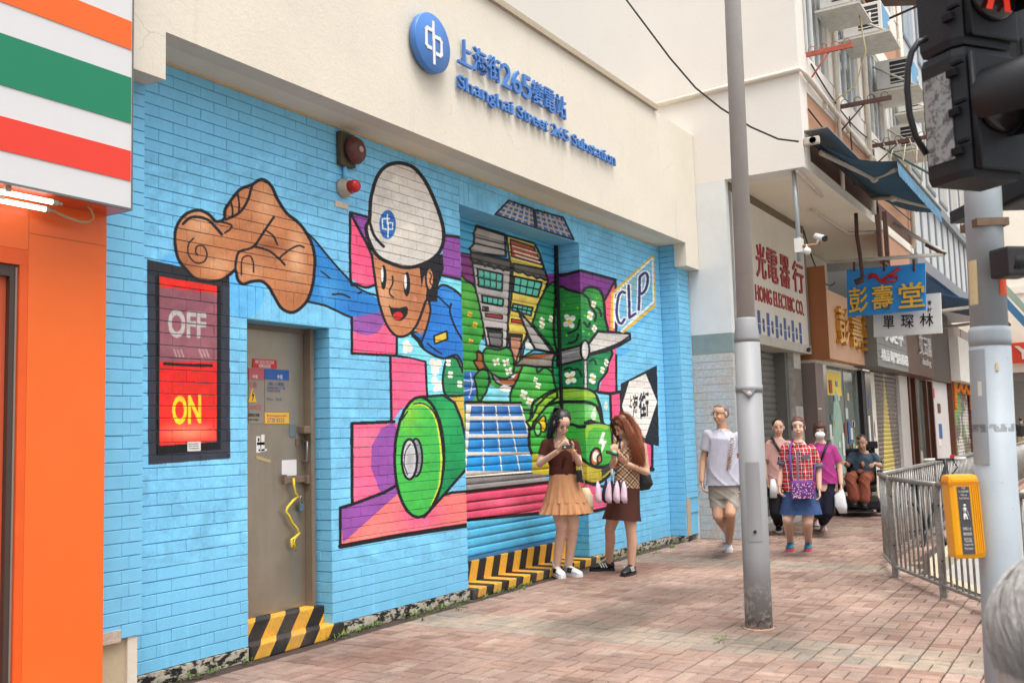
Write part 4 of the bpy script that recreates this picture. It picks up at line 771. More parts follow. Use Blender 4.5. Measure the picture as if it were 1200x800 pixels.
# weeds along the foot of the wall
wd = MB(); WC = [(6.0, .0), (6.1, -.03), (7.3, -.08), (7.55, -.12), (7.8, -.1), (8.05, -.1), (8.2, -.09), (4.8, -.05), (5.62, -.08), (5.7, -.06), (5.75, -.05), (6.6, -.05), (6.8, -.06), (6.95, -.09), (7.1, -.06), (10.1, -.06), (10.4, -.07), (10.8, -.06), (10.9, -.12), (11.5, -.08), (9.9, -.08), (4.3, -.06), (4.45, -.07), (8.35, -.1), (11.6, -.25), (11.0, -.3), (10.6, -.2), (6.45, -.1), (5.9, -.06), (7.05, -.22), (6.5, -.24), (8.05, -.22), (6.62, -2.62)]
for x, y in WC:
    for k in range(random.randint(14, 34)):
        a = random.random() * 6.28; r = abs(random.gauss(0, .045)); b = np.array((x + r * math.cos(a) * 1.8, min(y + r * math.sin(a) * .7, -.03), 0)); L_ = random.uniform(.02, .06); w_ = random.uniform(.003, .007); t = np.array((math.cos(a), math.sin(a) * .8 - .3, random.uniform(.3, 1.2))); t = nrm(t); s_ = nrm(np.cross(t, (0, 0, 1.))) * w_; m_ = b + t * L_ * .5; e = b + t * L_ + (0, 0, -.01)
        wd.add([b - s_ * .5, b + s_ * .5, m_ + s_, m_ - s_, e], [(0, 1, 2, 3), (3, 2, 4)])
tag(wd.build('weeds', mat('weed_leaf', (104, 128, 58), .7, .8, .35, 30), None, (7, -.1, 0)), 'small green weeds in the joints along the foot of the blue wall', 'weeds', None, 'stuff')

# ---------------------------------------------------------------- orange convenience shop at the near end
M_ORG = mat('orange_panel', (255, 118, 46), .3, .8, .05, 1.3); M_ORD = mat('orange_reveal', (246, 100, 36), .4); M_FASC = mat('fascia_white', (226, 226, 226), .3, .8, .01); M_EDGE = mat('fascia_edge', (110, 112, 112), .4)
shop = thing('convenience_shop', (2.5, -.3, 0), 'orange fronted shop with white fascia and green, red and orange stripes', 'shop')
XE, YO, YS = 3.44, -.40, -.60; zT = 2.685; g_ = .0015
xr = on_y(32, 400, YO)[0]
MB().box(xr, XE, YO, -.221, -.01, zT + .6).box(-1.0, xr - .001, YO, -.221, 2.42, zT + .6).build('front_panel', M_ORG, shop)
xj = on_y(33, 300, YO)[0]; MB().box(xr - .004, xr, YO - .001, YO + .02, 2.42, zT).build('panel_joint', mat('joint_line', (214, 110, 60), .6), shop)
MB().box(xr, XE, YO - .0012, YO + .01, 2.505, 2.511).build('panel_joint', mat('joint_line'), shop); MB().box(-1, xr - .0, YO + .001, YO + .14, 2.34, 2.419).box(xr - .045, xr - .0005, YO + .002, YO + .14, -.01, 2.34).build('door_reveal', M_ORD, shop)
MB().box(xr - .085, xr - .045, YO + .02, YO + .12, -.01, 2.34).box(-1, xr - .085, YO + .021, YO + .12, 2.28, 2.339).build('door_frame', mat('aluminium_dark', (92, 80, 74), .35, .8, .05, metal=.4), shop)
MB().box(xr - .058, xr - .048, YO + .015, YO + .02, -.01, 2.33).build('frame_strip', mat('aluminium_light', (176, 166, 158), .3, .8, .03, metal=.5), shop)
MB().box(xr - .13, xr - .086, YO + .05, YO + .1, -.01, 2.28).build('door_edge', mat('door_edge_red', (214, 96, 60), .4), shop)
MB().box(-1, xr - .131, YO + .07, YO + .09, -.01, 2.28).build('door_panel', mat('door_amber', (244, 160, 66), .3), shop)
MB().box(-1.2, XE, YS, -.221, 2.688, 5.2).build('fascia', M_FASC, shop)
for nm, z0, z1, c in (('orange_stripe', 3.56, 3.72, (252, 108, 36)), ('green_stripe', 3.152, 3.405, (28, 134, 96)), ('red_stripe', 2.835, 3.0, (240, 66, 48))): MB().box(-1.2, XE - .006, YS - .004, YS - .0003, z0, z1).build(nm, mat(nm, c, .3, .8, .01), shop)
MB().box(XE, XE + .006, YS - .006, -.2225, 2.676, 5.2).box(-1.2, XE, YS - .006, YS + .008, 2.676, 2.6875).build('edge_trim', M_EDGE, shop)
MB().box(-1.2, XE - .001, YS + .01, YO - .001, 2.6765, 2.6875).build('fascia_underside', mat('underside_orange', (226, 98, 56), .3), shop)
M_TUBE = mat('lit_tube', (255, 252, 244), .3, 1., 0, emit=2.2); M_CAPB = mat('tube_cap', (190, 180, 160), .5)
for nm, y, z, x1, lb in (('fluorescent_tube', YS + .035, 2.645, 3.0, 'upper lit fluorescent tube under the striped fascia'), ('fluorescent_tube', YS + .12, 2.625, 3.02, 'lower bright fluorescent tube nearest the orange panel')):
    t = thing(nm, (x1 - .6, y, z), lb, 'lamp', 'fluorescent tubes under the fascia'); MB().tube([(x1 - 1.2, y, z), (x1, y, z)], .013, 12).build('tube', M_TUBE, t); MB().tube([(x1, y, z), (x1 + .03, y, z)], .016, 10).tube([(x1 + .03, y, z), (x1 + .055, y, z)], .009, 8).build('end_cap', M_CAPB, t); MB().box(x1 - .25, x1 - .22, y - .012, y + .012, z, 2.676).build('clip', M_CAPB, t)
tag(MB().tube([(3.07, YS + .12, 2.625), (3.14, YS + .125, 2.61), (3.22, YS + .13, 2.598), (3.28, YS + .125, 2.605), (3.30, YS + .12, 2.63), (3.27, YS + .10, 2.665), (3.24, YS + .09, 2.676)], .005, 6).tube([(3.07, YS + .12, 2.622), (3.13, YS + .12, 2.604), (3.21, YS + .125, 2.594), (3.27, YS + .13, 2.599)], .004, 6).build('lamp_cable', mat('cable_cream', (206, 186, 140), .6), None, (3.07, YS + .12, 2.62)), 'cream cable looping from the fluorescent tube end', 'cable')
# ---------------------------------------------------------------- white building with an overhang
M_WB = stucco('white_render', (240, 233, 223), .03, .12, .2); M_BRN = stucco('brown_render', (196, 150, 122), .05, .3, .2); M_CEIL = stucco('overhang_ceiling', (250, 240, 220), .04, .15, .1)
M_WFR = mat('window_frame_white', (238, 234, 226), .5); M_GLS = mat('window_glass', (150, 166, 172), .08, .7, .25, 3, spec=.6); M_PIPE = mat('painted_pipe', (226, 214, 198), .6, .8, .1, 8)
wb = thing('white_building', (13, -.8, 0), 'cream white building whose upper floors overhang the pavement past the mural', 'building')
YB, ZB, X0b, X1b = -1.85, 4.72, 12.6, 20.6
MB().box(X0b, X0b + .35, YB, 9, ZB, 13).box(X0b, X0b + .35, -.385, 9, -.1, ZB - .001).build('side_wall', M_WB, wb)
MB().box(X0b + .351, X1b, YB - .002, YB + .0015, ZB + .002, 4.80).build('drip_edge', M_WB, wb); MB().box(X0b + .351, X1b, YB + .02, YB + .25, 4.801, 5.16).build('beam_face', mat('shaded_brown_fascia', (96, 66, 52), .8, .8, .15, 3), wb)  # brown band of the overhang, its colour darkened for the awning's shadow
MB().box(X0b + .351, X1b, YB + .02, YB + .25, 5.161, 5.80).build('lower_spandrel', M_BRN, wb); MB().box(X0b + .351, X1b, YB, YB + .25, 5.801, 6.33).build('sill_wall', M_WB, wb)
MB().box(X0b + .3505, X1b, YB + .002, 1, ZB + .004, ZB + .15).build('overhang_ceiling', M_CEIL, wb)
MB().box(X0b + .351, X1b, YB, YB + .25, 7.9, 8.2).box(X0b + .351, X1b, YB, YB + .25, 8.901, 9.3).build('upper_wall', M_WB, wb); MB().box(X0b + .351, X1b, YB + .02, YB + .25, 8.201, 8.9).build('upper_spandrel', M_BRN, wb)
MB().box(X0b + .351, X1b, YB + .001, YB + .25, 10.7, 13).build('top_wall', M_WB, wb)
piers = [(X0b + .351, 12.95), (14.25, 14.8), (16.3, 16.95), (18.3, 18.7), (20.1, X1b)]
for a, b in piers: [MB().box(a, b, YB - .012, YB + .249, z0, z1).build('pier', M_WB, wb) for z0, z1 in ((6.331, 7.899), (9.301, 10.699))]
for (a, b) in zip(piers[:-1], piers[1:]):
    for z0, z1 in ((6.33, 7.9), (9.3, 10.7)):
        x0, x1 = a[1], b[0]; wf = MB(); w_ = x1 - x0; n = 4
        for k in range(n + 1): xx = x0 + w_ * k / n; wf.box(max(x0, xx - .022), min(x1, xx + .022), YB + .03, YB + .075, z0 + .04, z1 - .04)
        wf.box(x0, x1, YB + .028, YB + .077, z0 + .001, z0 + .045).box(x0, x1, YB + .028, YB + .077, z1 - .045, z1 - .001); wfo = wf.build('window_frame', M_WFR, wb)
        for k in range(n):
            MB().box(x0 + w_ * k / n + .018, x0 + w_ * (k + 1) / n - .018, YB + .05 + .004 * (k % 2), YB + .056 + .004 * (k % 2), z0 + .04, z1 - .04).build('pane', M_GLS, wfo)
        MB().box(x0, x1, YB + .15, YB + .16, z0, z1).build('curtain', mat('room_behind', (120, 122, 118), .9, .6, .3, 2.5), wb)
MB().tube([(X0b - .03, 1.4, 5.86), (X0b - .03, YB - .03, 5.99), (X0b + .15, YB - .05, 5.96), (16.0, YB - .05, 5.80), (20.5, YB - .05, 5.70)], .035, 10).build('service_pipe', M_PIPE, wb)
for x in (13.8, 15.2, 17): MB().box(x, x + .03, YB - .06, YB + .001, 5.80, 5.98).build('pipe_clip', M_PIPE, wb)
MB().box(12.75, 20.5, -.20, 0.2, 4.1, 4.74).build('shop_back_wall', M_CEIL, wb)
# ground floor: side panel, tiled column, shop front
MB().box(X0b - .002, X0b + .12, -.80, -.3905, 3.5495, ZB - .001).box(X0b - .002, X0b + .12, -.80, -.236, 2.68, 3.549).build('side_panel', mat('pale_metal_panel', (228, 230, 228), .5, .8, .05, 3), wb)
MB().box(X0b - .004, X0b + .22, -.80, -.236, 2.42, 2.679).build('column_band', mat('grey_green_band', (142, 158, 156), .6, .8, .12, 6), wb); MB().box(X0b + .221, X0b + .40, -.80, -.386, 2.42, 2.6795).build('poster_panel', mat('poster_cream', (232, 224, 208), .7), wb)
MB().prism([(X0b + .27, 2.60), (X0b + .37, 2.60), (X0b + .37, 2.44)], -.803, -.8002).build('poster_mark', M_RED, wb)
def tile_mat():
    g = G('wall_tiles', .3, .5); n = g.noise(g.pos, 3.5, 5); h = g.noise(g.pos, 30, 2)
    c = g.mix(g.rng(n, .35, .65, 0, 1), lin((200, 208, 214), .75), lin((206, 198, 188), .75)); return g.done(g.mul(c, g.rng(h, .3, .7, .8, 1.1)))
M_TILE = tile_mat(); col_ = link('tiled_column', MB().box(X0b - .001, X0b + .39, -.79, -.236, -.01, 2.42).mesh('tiled_column', wb.location), mat('tile_grout', (206, 196, 182), .9), wb)
tm = {}
def tile_at(x, y, z, ax):
    if ax not in tm:
        mb = MB().box(-.004, 0, -.047, .047, -.047, .047, 0, .002) if ax == 'x' else MB().box(-.047, .047, -.004, 0, -.047, .047, 0, .002); tm[ax] = mb.mesh('tile'); tm[ax].materials.append(M_TILE)
    link('tile', tm[ax], None, col_, Vector((x, y, z)) - wb.location)
for i in range(24):
    for j in range(6): tile_at(X0b - .001, -.74 + .092 * j, .06 + i * .1, 'x')
    for j in range(4): tile_at(X0b + .05 + j * .1, -.79, .06 + i * .1, 'y')
MB().box(X0b + .39, X0b + .45, -.78, -.38, -.01, 2.62).build('shutter_jamb', M_WFR, wb)
# shop shutters of the street
def shutter(parent, x0, x1, y, z0, z1, m, p=.085, n_max=60, name='shop_shutter'):
    o = MB().box(x0, x1, y + .012, y + .02, z0, z1).build(name, m, parent); pr = [(0, .01), (p * .2, 0), (p * .55, -.006), (p * .85, .0), (p * .95, .012)]; k = len(pr)
    V = [(xx, d, h) for xx in (0, x1 - x0) for h, d in pr]; me = MB().add(V, [(i, i + 1, k + i + 1, k + i) for i in range(k - 1)], 0, True).mesh('slat'); me.materials.append(m); z = z0
    while z < z1 - p * .5: link('slat', me, None, o, Vector((x0, y, z)) - wloc(o)); z += p
    return o
M_SHG = mat('grey_shutter', (132, 130, 124), .5, .75, .12, 3, metal=.2); M_SHD = mat('taupe_shutter', (122, 110, 100), .5, .75, .15, 2)
shutter(wb, 13.05, 15.6, -.45, .0, 2.75, M_SHG, .10); MB().box(15.6, 15.75, -.62, -.3, -.01, 2.75).build('shutter_post', M_SHG, wb); MB().box(15.75, 16.15, -.72, -.3, -.01, 2.6).build('poster_pier', mat('poster_pier', (206, 200, 188), .8, .8, .3, 7), wb); MB().box(15.75, 16.152, -.7225, -.72, 1.75, 2.35).build('pier_panel', mat('pier_grey', (140, 130, 120), .7, .8, .2, 8), wb)
MB().box(13.0, 16.5, -.76, -.3, -.01, .10).build('shop_step', mat('shop_step', (186, 184, 180), .8), wb)
tag(MB().lathe((13.5, -.62, 2.62), (0, 0, -1), [(.05, 0), (.06, .03), (.05, .07), (0, .09)], 16).build('ceiling_bulb', mat('bulb_glass', (235, 235, 230), .3), None, (13.5, -.62, 2.6)), 'white round bulb under the electric shop sign', 'lamp')
sg = thing('shop_sign', (14.6, -.8, 3.7), 'large cream sign with red Chinese characters and blue striped foot', 'sign'); a0, a1 = 12.78, 16.42
MB().box(a0, a1, -.80, -.60, 2.74, 4.599).build('board', stucco('sign_cream', (232, 224, 208), .05, .5, .1), sg); [MB().box(xx, xx + .059, -.815, -.55, 2.74, 4.5995).build('side_frame', mat('sign_frame_grey', (150, 150, 146), .5), sg) for xx in (a0 - .06, a1 + .001)]; MB().box(a0 - .06, a1 + .06, -.82, -.4, 2.60, 2.738).build('bottom_tray', mat('sign_tray', (206, 198, 182), .6, .8, .12), sg)
MB().box(a0 - .059, a1 + .059, -.805, -.55, 4.60, 4.719).build('top_shadow_gap', mat('sign_gap_shade', (120, 104, 84), .7), sg)  # dark strip painted as the shadow gap between sign top and ceiling
M_RCH = mat('worn_red_letter', (176, 62, 58), .5, .8, .2, 12); M_BST = mat('sign_blue_stripe', (74, 96, 160), .5)
def sign_text(ch, x0, x1, z0, z1, y, m, th=.02, bold=.02, parent=sg, name='character'): lettering(MB(), ch, (x0, y, z0), (x1 - x0, 0, 0), (0, 0, z1 - z0), (0, -th, 0), bold, 0, 2).build(name, m, parent)
for ch, bx in (('昌', (862.5, 870)), ('光', (886, 895)), ('電', (899, 909)), ('器', (914, 923)), ('行', (929, 939))):
    zc = {'昌': (287, 305), '光': (278, 319), '電': (287, 325), '器': (294, 328), '行': (300, 337)}[ch]; a = on_y(bx[0], zc[1], -.8); b = on_y(bx[1], zc[0], -.8); sign_text(ch, a[0], b[0], 3.56, 4.06, -.80, M_RCH, .02, .008)
a = on_y(865, 335, -.8); b = on_y(941, 361, -.8); sign_text('WAH HONG ELECTRIC CO.', a[0], b[0], 3.21, 3.44, -.80, M_RCH, .015, .006, name='letter_row')
for k in range(8): x = a0 + .08 + k * .43; [MB().box(x, x + .13, -.804, -.8005, q0, q1).build('blue_stripe', M_BST, sg) for q0, q1 in ((2.745, 2.885), (2.90, 3.08))]
for k in range(7):
    x = a0 + .30 + k * .43; sign_text('電器', x, x + .10, 2.79, 2.98, -.8, M_BST, .004, 0., sg, 'small_character')
# outdoor conduit, camera
_xc = float(on_z(931, 200, 4.722)[0]); cq = lambda x, y: on_x(x, y, _xc)
pc = MB().tube([cq(930, 199), cq(934, 250), cq(937, 306)], .03, 10).build('conduit_drop', mat('zinc_conduit', (170, 176, 180), .4, .8, .08, metal=.3), None, cq(937, 306)); tag(pc, 'grey conduit dropping from the overhang ceiling before the cream sign', 'pipe')
c = cq(936, 288); MB().box(c[0] - .06, c[0] + .06, c[1] - .05, c[1] + .04, c[2] - .09, c[2] + .09).build('junction_box', M_WFR, pc)
tag(MB().tube([cq(937, 289), cq(962, 286)], .02, 6).build('camera_arm', mat('rusty_arm', (176, 130, 104), .7, .8, .2, 20), None, cq(945, 288)), 'rusty arm carrying two small cameras under the overhang', 'bracket')
def camera_(p, d, lb):
    t = thing('security_camera', p, lb, 'camera', 'cameras under the overhang'); d = nrm(d); MB().tube([np.array(p) - d * .09, np.array(p) + d * .09], .04, 12).build('body', M_WFR, t); MB().lathe(np.array(p) + d * .09, d, [(.036, 0), (.04, .02), (.03, .02), (0, .012)], 12).build('lens', M_BLK, t); MB().tube([np.array(p), np.array(p) + (0, .06, -.10)], .015, 6).build('mount', M_WFR, t)
camera_(cq(961, 278), (-.6, -.7, -.35), 'white bullet camera on the rusty arm under the overhang'); camera_(on_x(942, 408, 16.2), (-.4, -.8, -.3), 'small camera under the tray of the cream sign')
c = cq(946, 294); t = thing('dome_camera', c, 'small white dome camera hanging under the rusty arm', 'camera'); MB().ball(c, .05, 12).build('dome', M_WFR, t); MB().tube([c, c + (0, 0, .08)], .02, 8).build('stem', M_WFR, t)
for pts, lb in (([(12.64, YB + .1, 4.69), (14.3, YB + .2, 4.69)], 'cream conduit along the edge of the overhang ceiling'), ([(15.1, -1.3, 4.70), (17.4, -1.3, 4.70), (17.6, -1.7, 4.69)], 'cream conduit crossing the overhang ceiling')): tag(MB().tube(pts, .025, 8).build('ceiling_conduit', M_PIPE, None, pts[0]), lb, 'pipe', 'conduits on the overhang ceiling')
# air conditioners, drying racks
M_ACW = mat('ac_white', (232, 230, 224), .5, .8, .06, 4); M_ACD = mat('ac_grille', (46, 44, 46), .5); M_ACB = mat('ac_blue_film', (96, 164, 206), .4); M_RAIL = mat('bracket_white', (214, 208, 196), .6, .8, .15, 10)
def aircon(x, z, w_, h_, d_, lb, blue=True):
    t = thing('air_conditioner', (x, YB, z), lb, 'air conditioner', 'air conditioners on the upper floors'); MB().box(x, x + w_, YB - d_, YB - .05, z, z + h_, 0, .012).build('case', M_ACW, t)
    MB().box(x - .004, x - .0005, YB - d_ + .05, YB - d_ * .45, z + .06, z + h_ - .05).build('grille', M_ACD, t)
    for k in range(5): MB().box(x - .008, x - .0045, YB - d_ + .05, YB - d_ * .45, z + .08 + k * (h_ - .14) / 5, z + .095 + k * (h_ - .14) / 5).build('louvre', M_ACW, t)
    if blue: MB().box(x + .04, x + w_ - .04, YB - d_ - .004, YB - d_ - .0005, z + .04, z + h_ - .03).build('film', M_ACB, t)
    fr = MB(); zz = z - .05; fr.box(x - .1, x + w_ + .1, YB - d_ - .12, YB - .001, zz - .03, zz); fr.build('shelf', M_RAIL, t)
    for xx in (x - .07, x + w_ + .07): MB().tube([(xx, YB - d_ - .1, zz - .03), (xx, YB - .02, zz + .45)], .018, 6).tube([(xx, YB - d_ - .1, zz), (xx, YB - d_ - .1, zz + .12)], .015, 6).build('stay', M_RAIL, t)
aircon(13.75, 7.2, .62, .42, .48, 'white air conditioner on a bracket, nearest the building corner, topmost'); aircon(15.15, 7.25, .66, .46, .62, 'white air conditioner with wide shelf between two window bays'); aircon(17.6, 7.15, .8, .50, .62, 'white air conditioner with two dark grilles over a long shelf'); aircon(18.6, 6.3, .7, .46, .5, 'white air conditioner, lowest one, above the awning', False); aircon(19.6, 7.3, .6, .4, .5, 'small white air conditioner partly behind the black cable', False)
M_RUST = mat('rusty_iron', (98, 70, 62), .8, .8, .25, 15); M_RRED = mat('red_oxide_iron', (190, 96, 76), .7, .8, .25, 15)
def rack(x, y0, y1, z, m, lb, nh=4):
    t = thing('drying_rack', (x, YB, z), lb, 'rack', 'iron drying racks under the windows'); MB().box(x - .02, x + .02, y1, YB - .001, z - .03, z + .03).build('arm', m, t); MB().tube([(x, YB, z - .38), (x, y1 * .5 + YB * .5, z - .02)], .012, 6).build('stay', m, t)
    for k in range(nh):
        yy = YB + (y1 - YB) * (k + .5) / nh; MB().tube([(x, yy + .05 * math.cos(a), z + .05 + .05 * math.sin(a)) for a in np.linspace(-.8, 4., 9)], .006, 5).build('hook', m, t)
rack(13.05, YB, -2.45, 6.33, M_RRED, 'red oxide iron drying rack under the window nearest the corner'); rack(14.75, YB, -2.6, 6.08, M_RUST, 'dark rusty drying rack between two window bays'); rack(16.9, YB, -2.75, 6.0, M_RUST, 'dark rusty drying rack tangled with cord above the awning', 5)
for k, (pts, r, m, lb) in enumerate(((([(17.0, -2.0, 6.0), (18.3, -2.9, 5.45)], .02, mat('green_pole', (66, 96, 84), .5), 'green bamboo pole leaning on the drying rack')), (([(16.2, -2.8, 5.62), (18.9, -2.75, 5.75)], .018, M_PIPE, 'pale clothes pole above the awning')), (([(14.1, -2.35, 7.2), (14.15, -2.4, 6.6), (14.3, -2.2, 6.2), (14.2, -1.9, 6.0)], .012, mat('drain_hose', (206, 190, 150), .6), 'cream drain hose hanging from the topmost air conditioner')))): tag(MB().tube(pts, r, 8).build('clothes_pole' if k < 2 else 'drain_hose', m, None, pts[0]), lb, 'pole' if k < 2 else 'hose')
cn = thing('window_canopy', (16.4, YB, 8.6), 'dark brown metal canopy above an upper window', 'canopy'); MB().hexa([(15.6, YB - .9, 8.45), (17.6, YB - .9, 8.45), (17.6, YB, 8.65), (15.6, YB, 8.65), (15.6, YB - .9, 8.48), (17.6, YB - .9, 8.48), (17.6, YB, 8.68), (15.6, YB, 8.68)]).build('sheet', mat('canopy_brown', (92, 72, 60), .7, .8, .2, 4), cn); [MB().tube([(x, YB - .88, 8.44), (x, YB - .01, 8.25)], .02, 6).build('bracket', M_RUST, cn) for x in (15.7, 16.6, 17.5)]
# the blue awning with folding arms
aw = thing('blue_awning', (13.2, YB, 5.1), 'weathered blue canvas awning on folding arms', 'awning'); M_AWN = mat('awning_canvas', (46, 90, 116), .8, .8, .12, 3); M_AWN.node_tree.nodes['Principled BSDF'].inputs['Roughness'].default_value = .9; M_AVAL = mat('awning_valance', (98, 150, 184), .8, .75, .4, 12); M_ARM = mat('awning_arm', (206, 196, 180), .5, .8, .12, 8)
A0, A1, B1, B0 = np.array((12.72, YB - .12, 5.07)), np.array((16.35, YB - .12, 5.07)), np.array((16.3, -2.92, 4.64)), np.array((12.74, -2.92, 4.64))
na, nb = 14, 8; V = []
for j in range(nb + 1):
    for i in range(na + 1): u, v = i / na, j / nb; V.append(A0 * (1 - u) * (1 - v) + A1 * u * (1 - v) + B1 * u * v + B0 * (1 - u) * v + np.array((0, 0, -.10 * math.sin(math.pi * v) + .012 * math.sin(u * 19) * v)))
F = [(j * (na + 1) + i, j * (na + 1) + i + 1, (j + 1) * (na + 1) + i + 1, (j + 1) * (na + 1) + i) for j in range(nb) for i in range(na)]
MB().add(V + [np.array(v) + (0, 0, -.006) for v in V], F + [tuple(q + len(V) for q in f[::-1]) for f in F], 0, True).build('canvas', M_AWN, aw)
n = 44; V = []; F = []
for i in range(n + 1):
    u = i / n; p = B0 + (B1 - B0) * u; V += [p + (0, -.02, .03), p + (0, -.035, -.16 - .03 * abs(math.sin(u * 60)))]
for i in range(n): F.append((2 * i, 2 * i + 1, 2 * i + 3, 2 * i + 2))
MB().add(V, F).build('valance', M_AVAL, aw); MB().tube([B0 + (0, 0, .03), B1 + (0, 0, .03)], .035, 8).build('front_bar', mat('mossy_bar', (96, 92, 76), .8, .8, .35, 14), aw); MB().tube([A0 + (-.1, 0, -.02), A1 + (0, 0, -.02)], .045, 10).build('roller', mat('dark_canvas', (40, 44, 50), .8), aw)
MB().box(12.62, 12.70, YB - .20, YB - .001, 5.0, 5.10, 0, .02).build('end_bracket', M_ARM, aw); MB().box(12.70, 16.8, YB - .30, YB - .001, 5.2, 5.215).build('cover_sheet', mat('zinc_sheet', (140, 138, 134), .5), aw)
for P in ([A0 + (.2, -.02, -.12), (13.9, -2.45, 4.74), B0 + (.4, .05, .0)], [A1 + (-.3, -.02, -.12), (15.2, -2.45, 4.72), B1 + (-.5, .05, 0)]): MB().tube(P, .035, 8).build('folding_arm', M_ARM, aw); MB().ball(P[1], .06, 10).build('elbow', M_ARM, aw)
# thin black wire to the awning corner
wr = [(734, 0), (752, 24), (785, 68), (815, 103), (845, 127), (880, 149), (912, 163), (936, 166)]; tag(MB().tube([on_x(x, y, 12.6 - .25 - .9 * (1 - i / 7)) for i, (x, y) in enumerate(wr)], .012, 6).build('overhead_wire', mat('wire_black', (40, 38, 40), .6), None, tuple(on_x(936, 166, 12.4))), 'thin black wire slung from the roof to the awning corner', 'wire')

for k, (x, y, z0, z1, r) in enumerate(((14.52, YB - .05, 4.8, 9.6, .03), (16.6, YB - .06, 4.8, 10.6, .04), (20.35, YB - .06, 4.8, 11, .045))): tag(MB().tube([(x, y, z0), (x, y, z1)], r, 8).build('drain_pipe', M_PIPE, None, (x, y, z0)), ('thin cream downpipe between the first window bays', 'cream downpipe beside the third window bay', 'thick cream downpipe at the far edge of the white building')[k], 'pipe', 'downpipes on the white building')
M_WIRE = mat('wire_black')
for k, (a, b, sag) in enumerate((((12.9, YB - .02, 5.55), (20.4, YB - .03, 5.35), .12), ((13.2, YB - .02, 6.25), (17.6, YB - .03, 6.2), .2), ((16.9, YB - .05, 5.95), (16.95, YB - .06, 4.9), 0.), ((15.2, YB - .06, 6.05), (15.25, YB - .06, 5.0), 0.), ((18.2, -2.6, 7.1), (18.9, -2.2, 5.2), .3), ((16.1, -.9, 4.6), (17.6, -1.0, 3.9), .35))):
    a, b = np.array(a), np.array(b); tag(MB().tube([a + (b - a) * t + np.array((0, 0, -4 * sag * t * (1 - t))) for t in np.linspace(0, 1, 12)], .011, 5).build('facade_cable', M_WIRE if k != 4 else mat('drain_hose'), None, tuple(a)), ('dark cable along the brown band of the white building', 'dark cable slung under the first window bays', 'cable hanging below the tangled drying rack', 'cable hanging below the dark drying rack between window bays', 'pale hose hanging above the awning', 'dark cable drooping beside the cream sign')[k], 'cable')
for k in range(3): tag(MB().tube([(16.75, -2.1 - .2 * k, 5.98), (16.95, -2.15 - .2 * k, 5.75 - .07 * k), (17.1, -2.2 - .18 * k, 6.0)], .008, 6).build('rope_coil', mat('rope_beige', (206, 194, 170), .8), None, (16.9, -2.1 - .2 * k, 5.98)), ('beige rope loop on the tangled drying rack, closest to the windows', 'middle beige rope loop on the tangled drying rack', 'beige rope loop at the outer end of the tangled drying rack')[k], 'rope', 'ropes on the drying rack')
# ---------------------------------------------------------------- the row of shops
M_TAN = mat('tan_signboard', (206, 160, 124), .5, .8, .04, 3); M_TAND = mat('tan_side', (178, 112, 66), .5, .8, .05, 3); M_GOLD = mat('gold_letter', (226, 170, 70), .28, .9, .1, 20, metal=.75); M_STL = mat('polished_steel', (186, 180, 176), .18, .8, .05, 5, metal=.85); M_TAUP = mat('taupe_cladding', (128, 112, 104), .5, .8, .06, 3)
def glass_mat():
    g = G('shop_glass', .06, .6); n = g.noise(g.scale(g.pos, (1.6, 1, .7)), 1.3, 4); return g.done(g.mix(g.rng(n, .35, .65, 0, 1), lin((94, 108, 102), .7), lin((150, 158, 150), .7)))
M_SGL = glass_mat(); M_GRN = mat('display_green', (158, 190, 170), .5, .8, .1, 4); M_YEL = mat('poster_yellow', (240, 206, 74), .5, .8, .05); M_DARK = mat('dark_recess', (44, 40, 40), .8, .7, .2, 2)
def px8(x, y=480, Y=-.8): return float(on_y(x, y, Y)[0])
gs = thing('shop', (18.3, -.8, 0), 'shop with tan signboard, large gold characters and a tall glass window', 'shop')
GX0, GX1, GY = 16.52, 20.0, -1.1
MB().box(GX0, GX1, GY, GY + .22, 2.52, 3.66).build('signboard', M_TAN, gs); MB().box(GX0 - .004, GX0, GY + .001, -.28, 2.50, 4.05).build('signboard_side', M_TAND, gs); MB().box(16.5, GX1, GY + .2205, -.25, 2.46, 2.515).build('soffit', M_CREAM, gs)
for k in range(9): MB().box(16.6 + k * .38, 16.9 + k * .38, GY + .24, -.3, 2.452, 2.459).build('soffit_slat', M_RAIL, gs)
for ch, (xa, xb), (ya, yb) in (('彭', (980, 988.5), (354, 402)), ('壽', (995, 1005), (370, 410)), ('堂', (1009, 1018), (372, 411))):
    a = on_y(xa, yb, GY); b = on_y(xb, ya, GY); lettering(MB(), ch, (a[0], GY - .005, 2.78), (b[0] - a[0], 0, 0), (0, 0, .66), (0, -.07, 0), .012, 0, 2).build('character', M_GOLD, gs)
MB().box(16.25, 16.75, -.92, -.4, -.01, 2.45).build('clad_pillar', M_TAUP, gs); MB().box(16.751, 17.05, -.90, -.5, .35, 2.45).build('steel_pillar', M_STL, gs); MB().box(17.05, 19.5, -.86, -.82, .35, 2.45).build('display_glass', M_SGL, gs); MB().box(16.75, 19.7, -.93, -.4, -.01, .349).build('window_base', mat('stone_base', (168, 150, 130), .5), gs)
for x in (17.06, 18.35, 19.46): MB().box(x, x + .04, -.875, -.815, .35, 2.45).build('mullion', M_STL, gs)
MB().box(17.0, 17.1, -.885, -.876, 1.35, 2.38).build('poster', M_YEL, gs); MB().box(17.2, 18.2, -.8655, -.861, 1.95, 2.36).build('poster', M_YEL, gs)
sf = [(17.35, .6), (18.15, .6), (18.2, 1.2), (18.05, 1.7), (17.85, 2.0), (17.75, 2.08), (17.6, 1.85), (17.42, 1.35)]; MB().prism(sf, -.866, -.8612).build('display_board', M_GRN, gs)
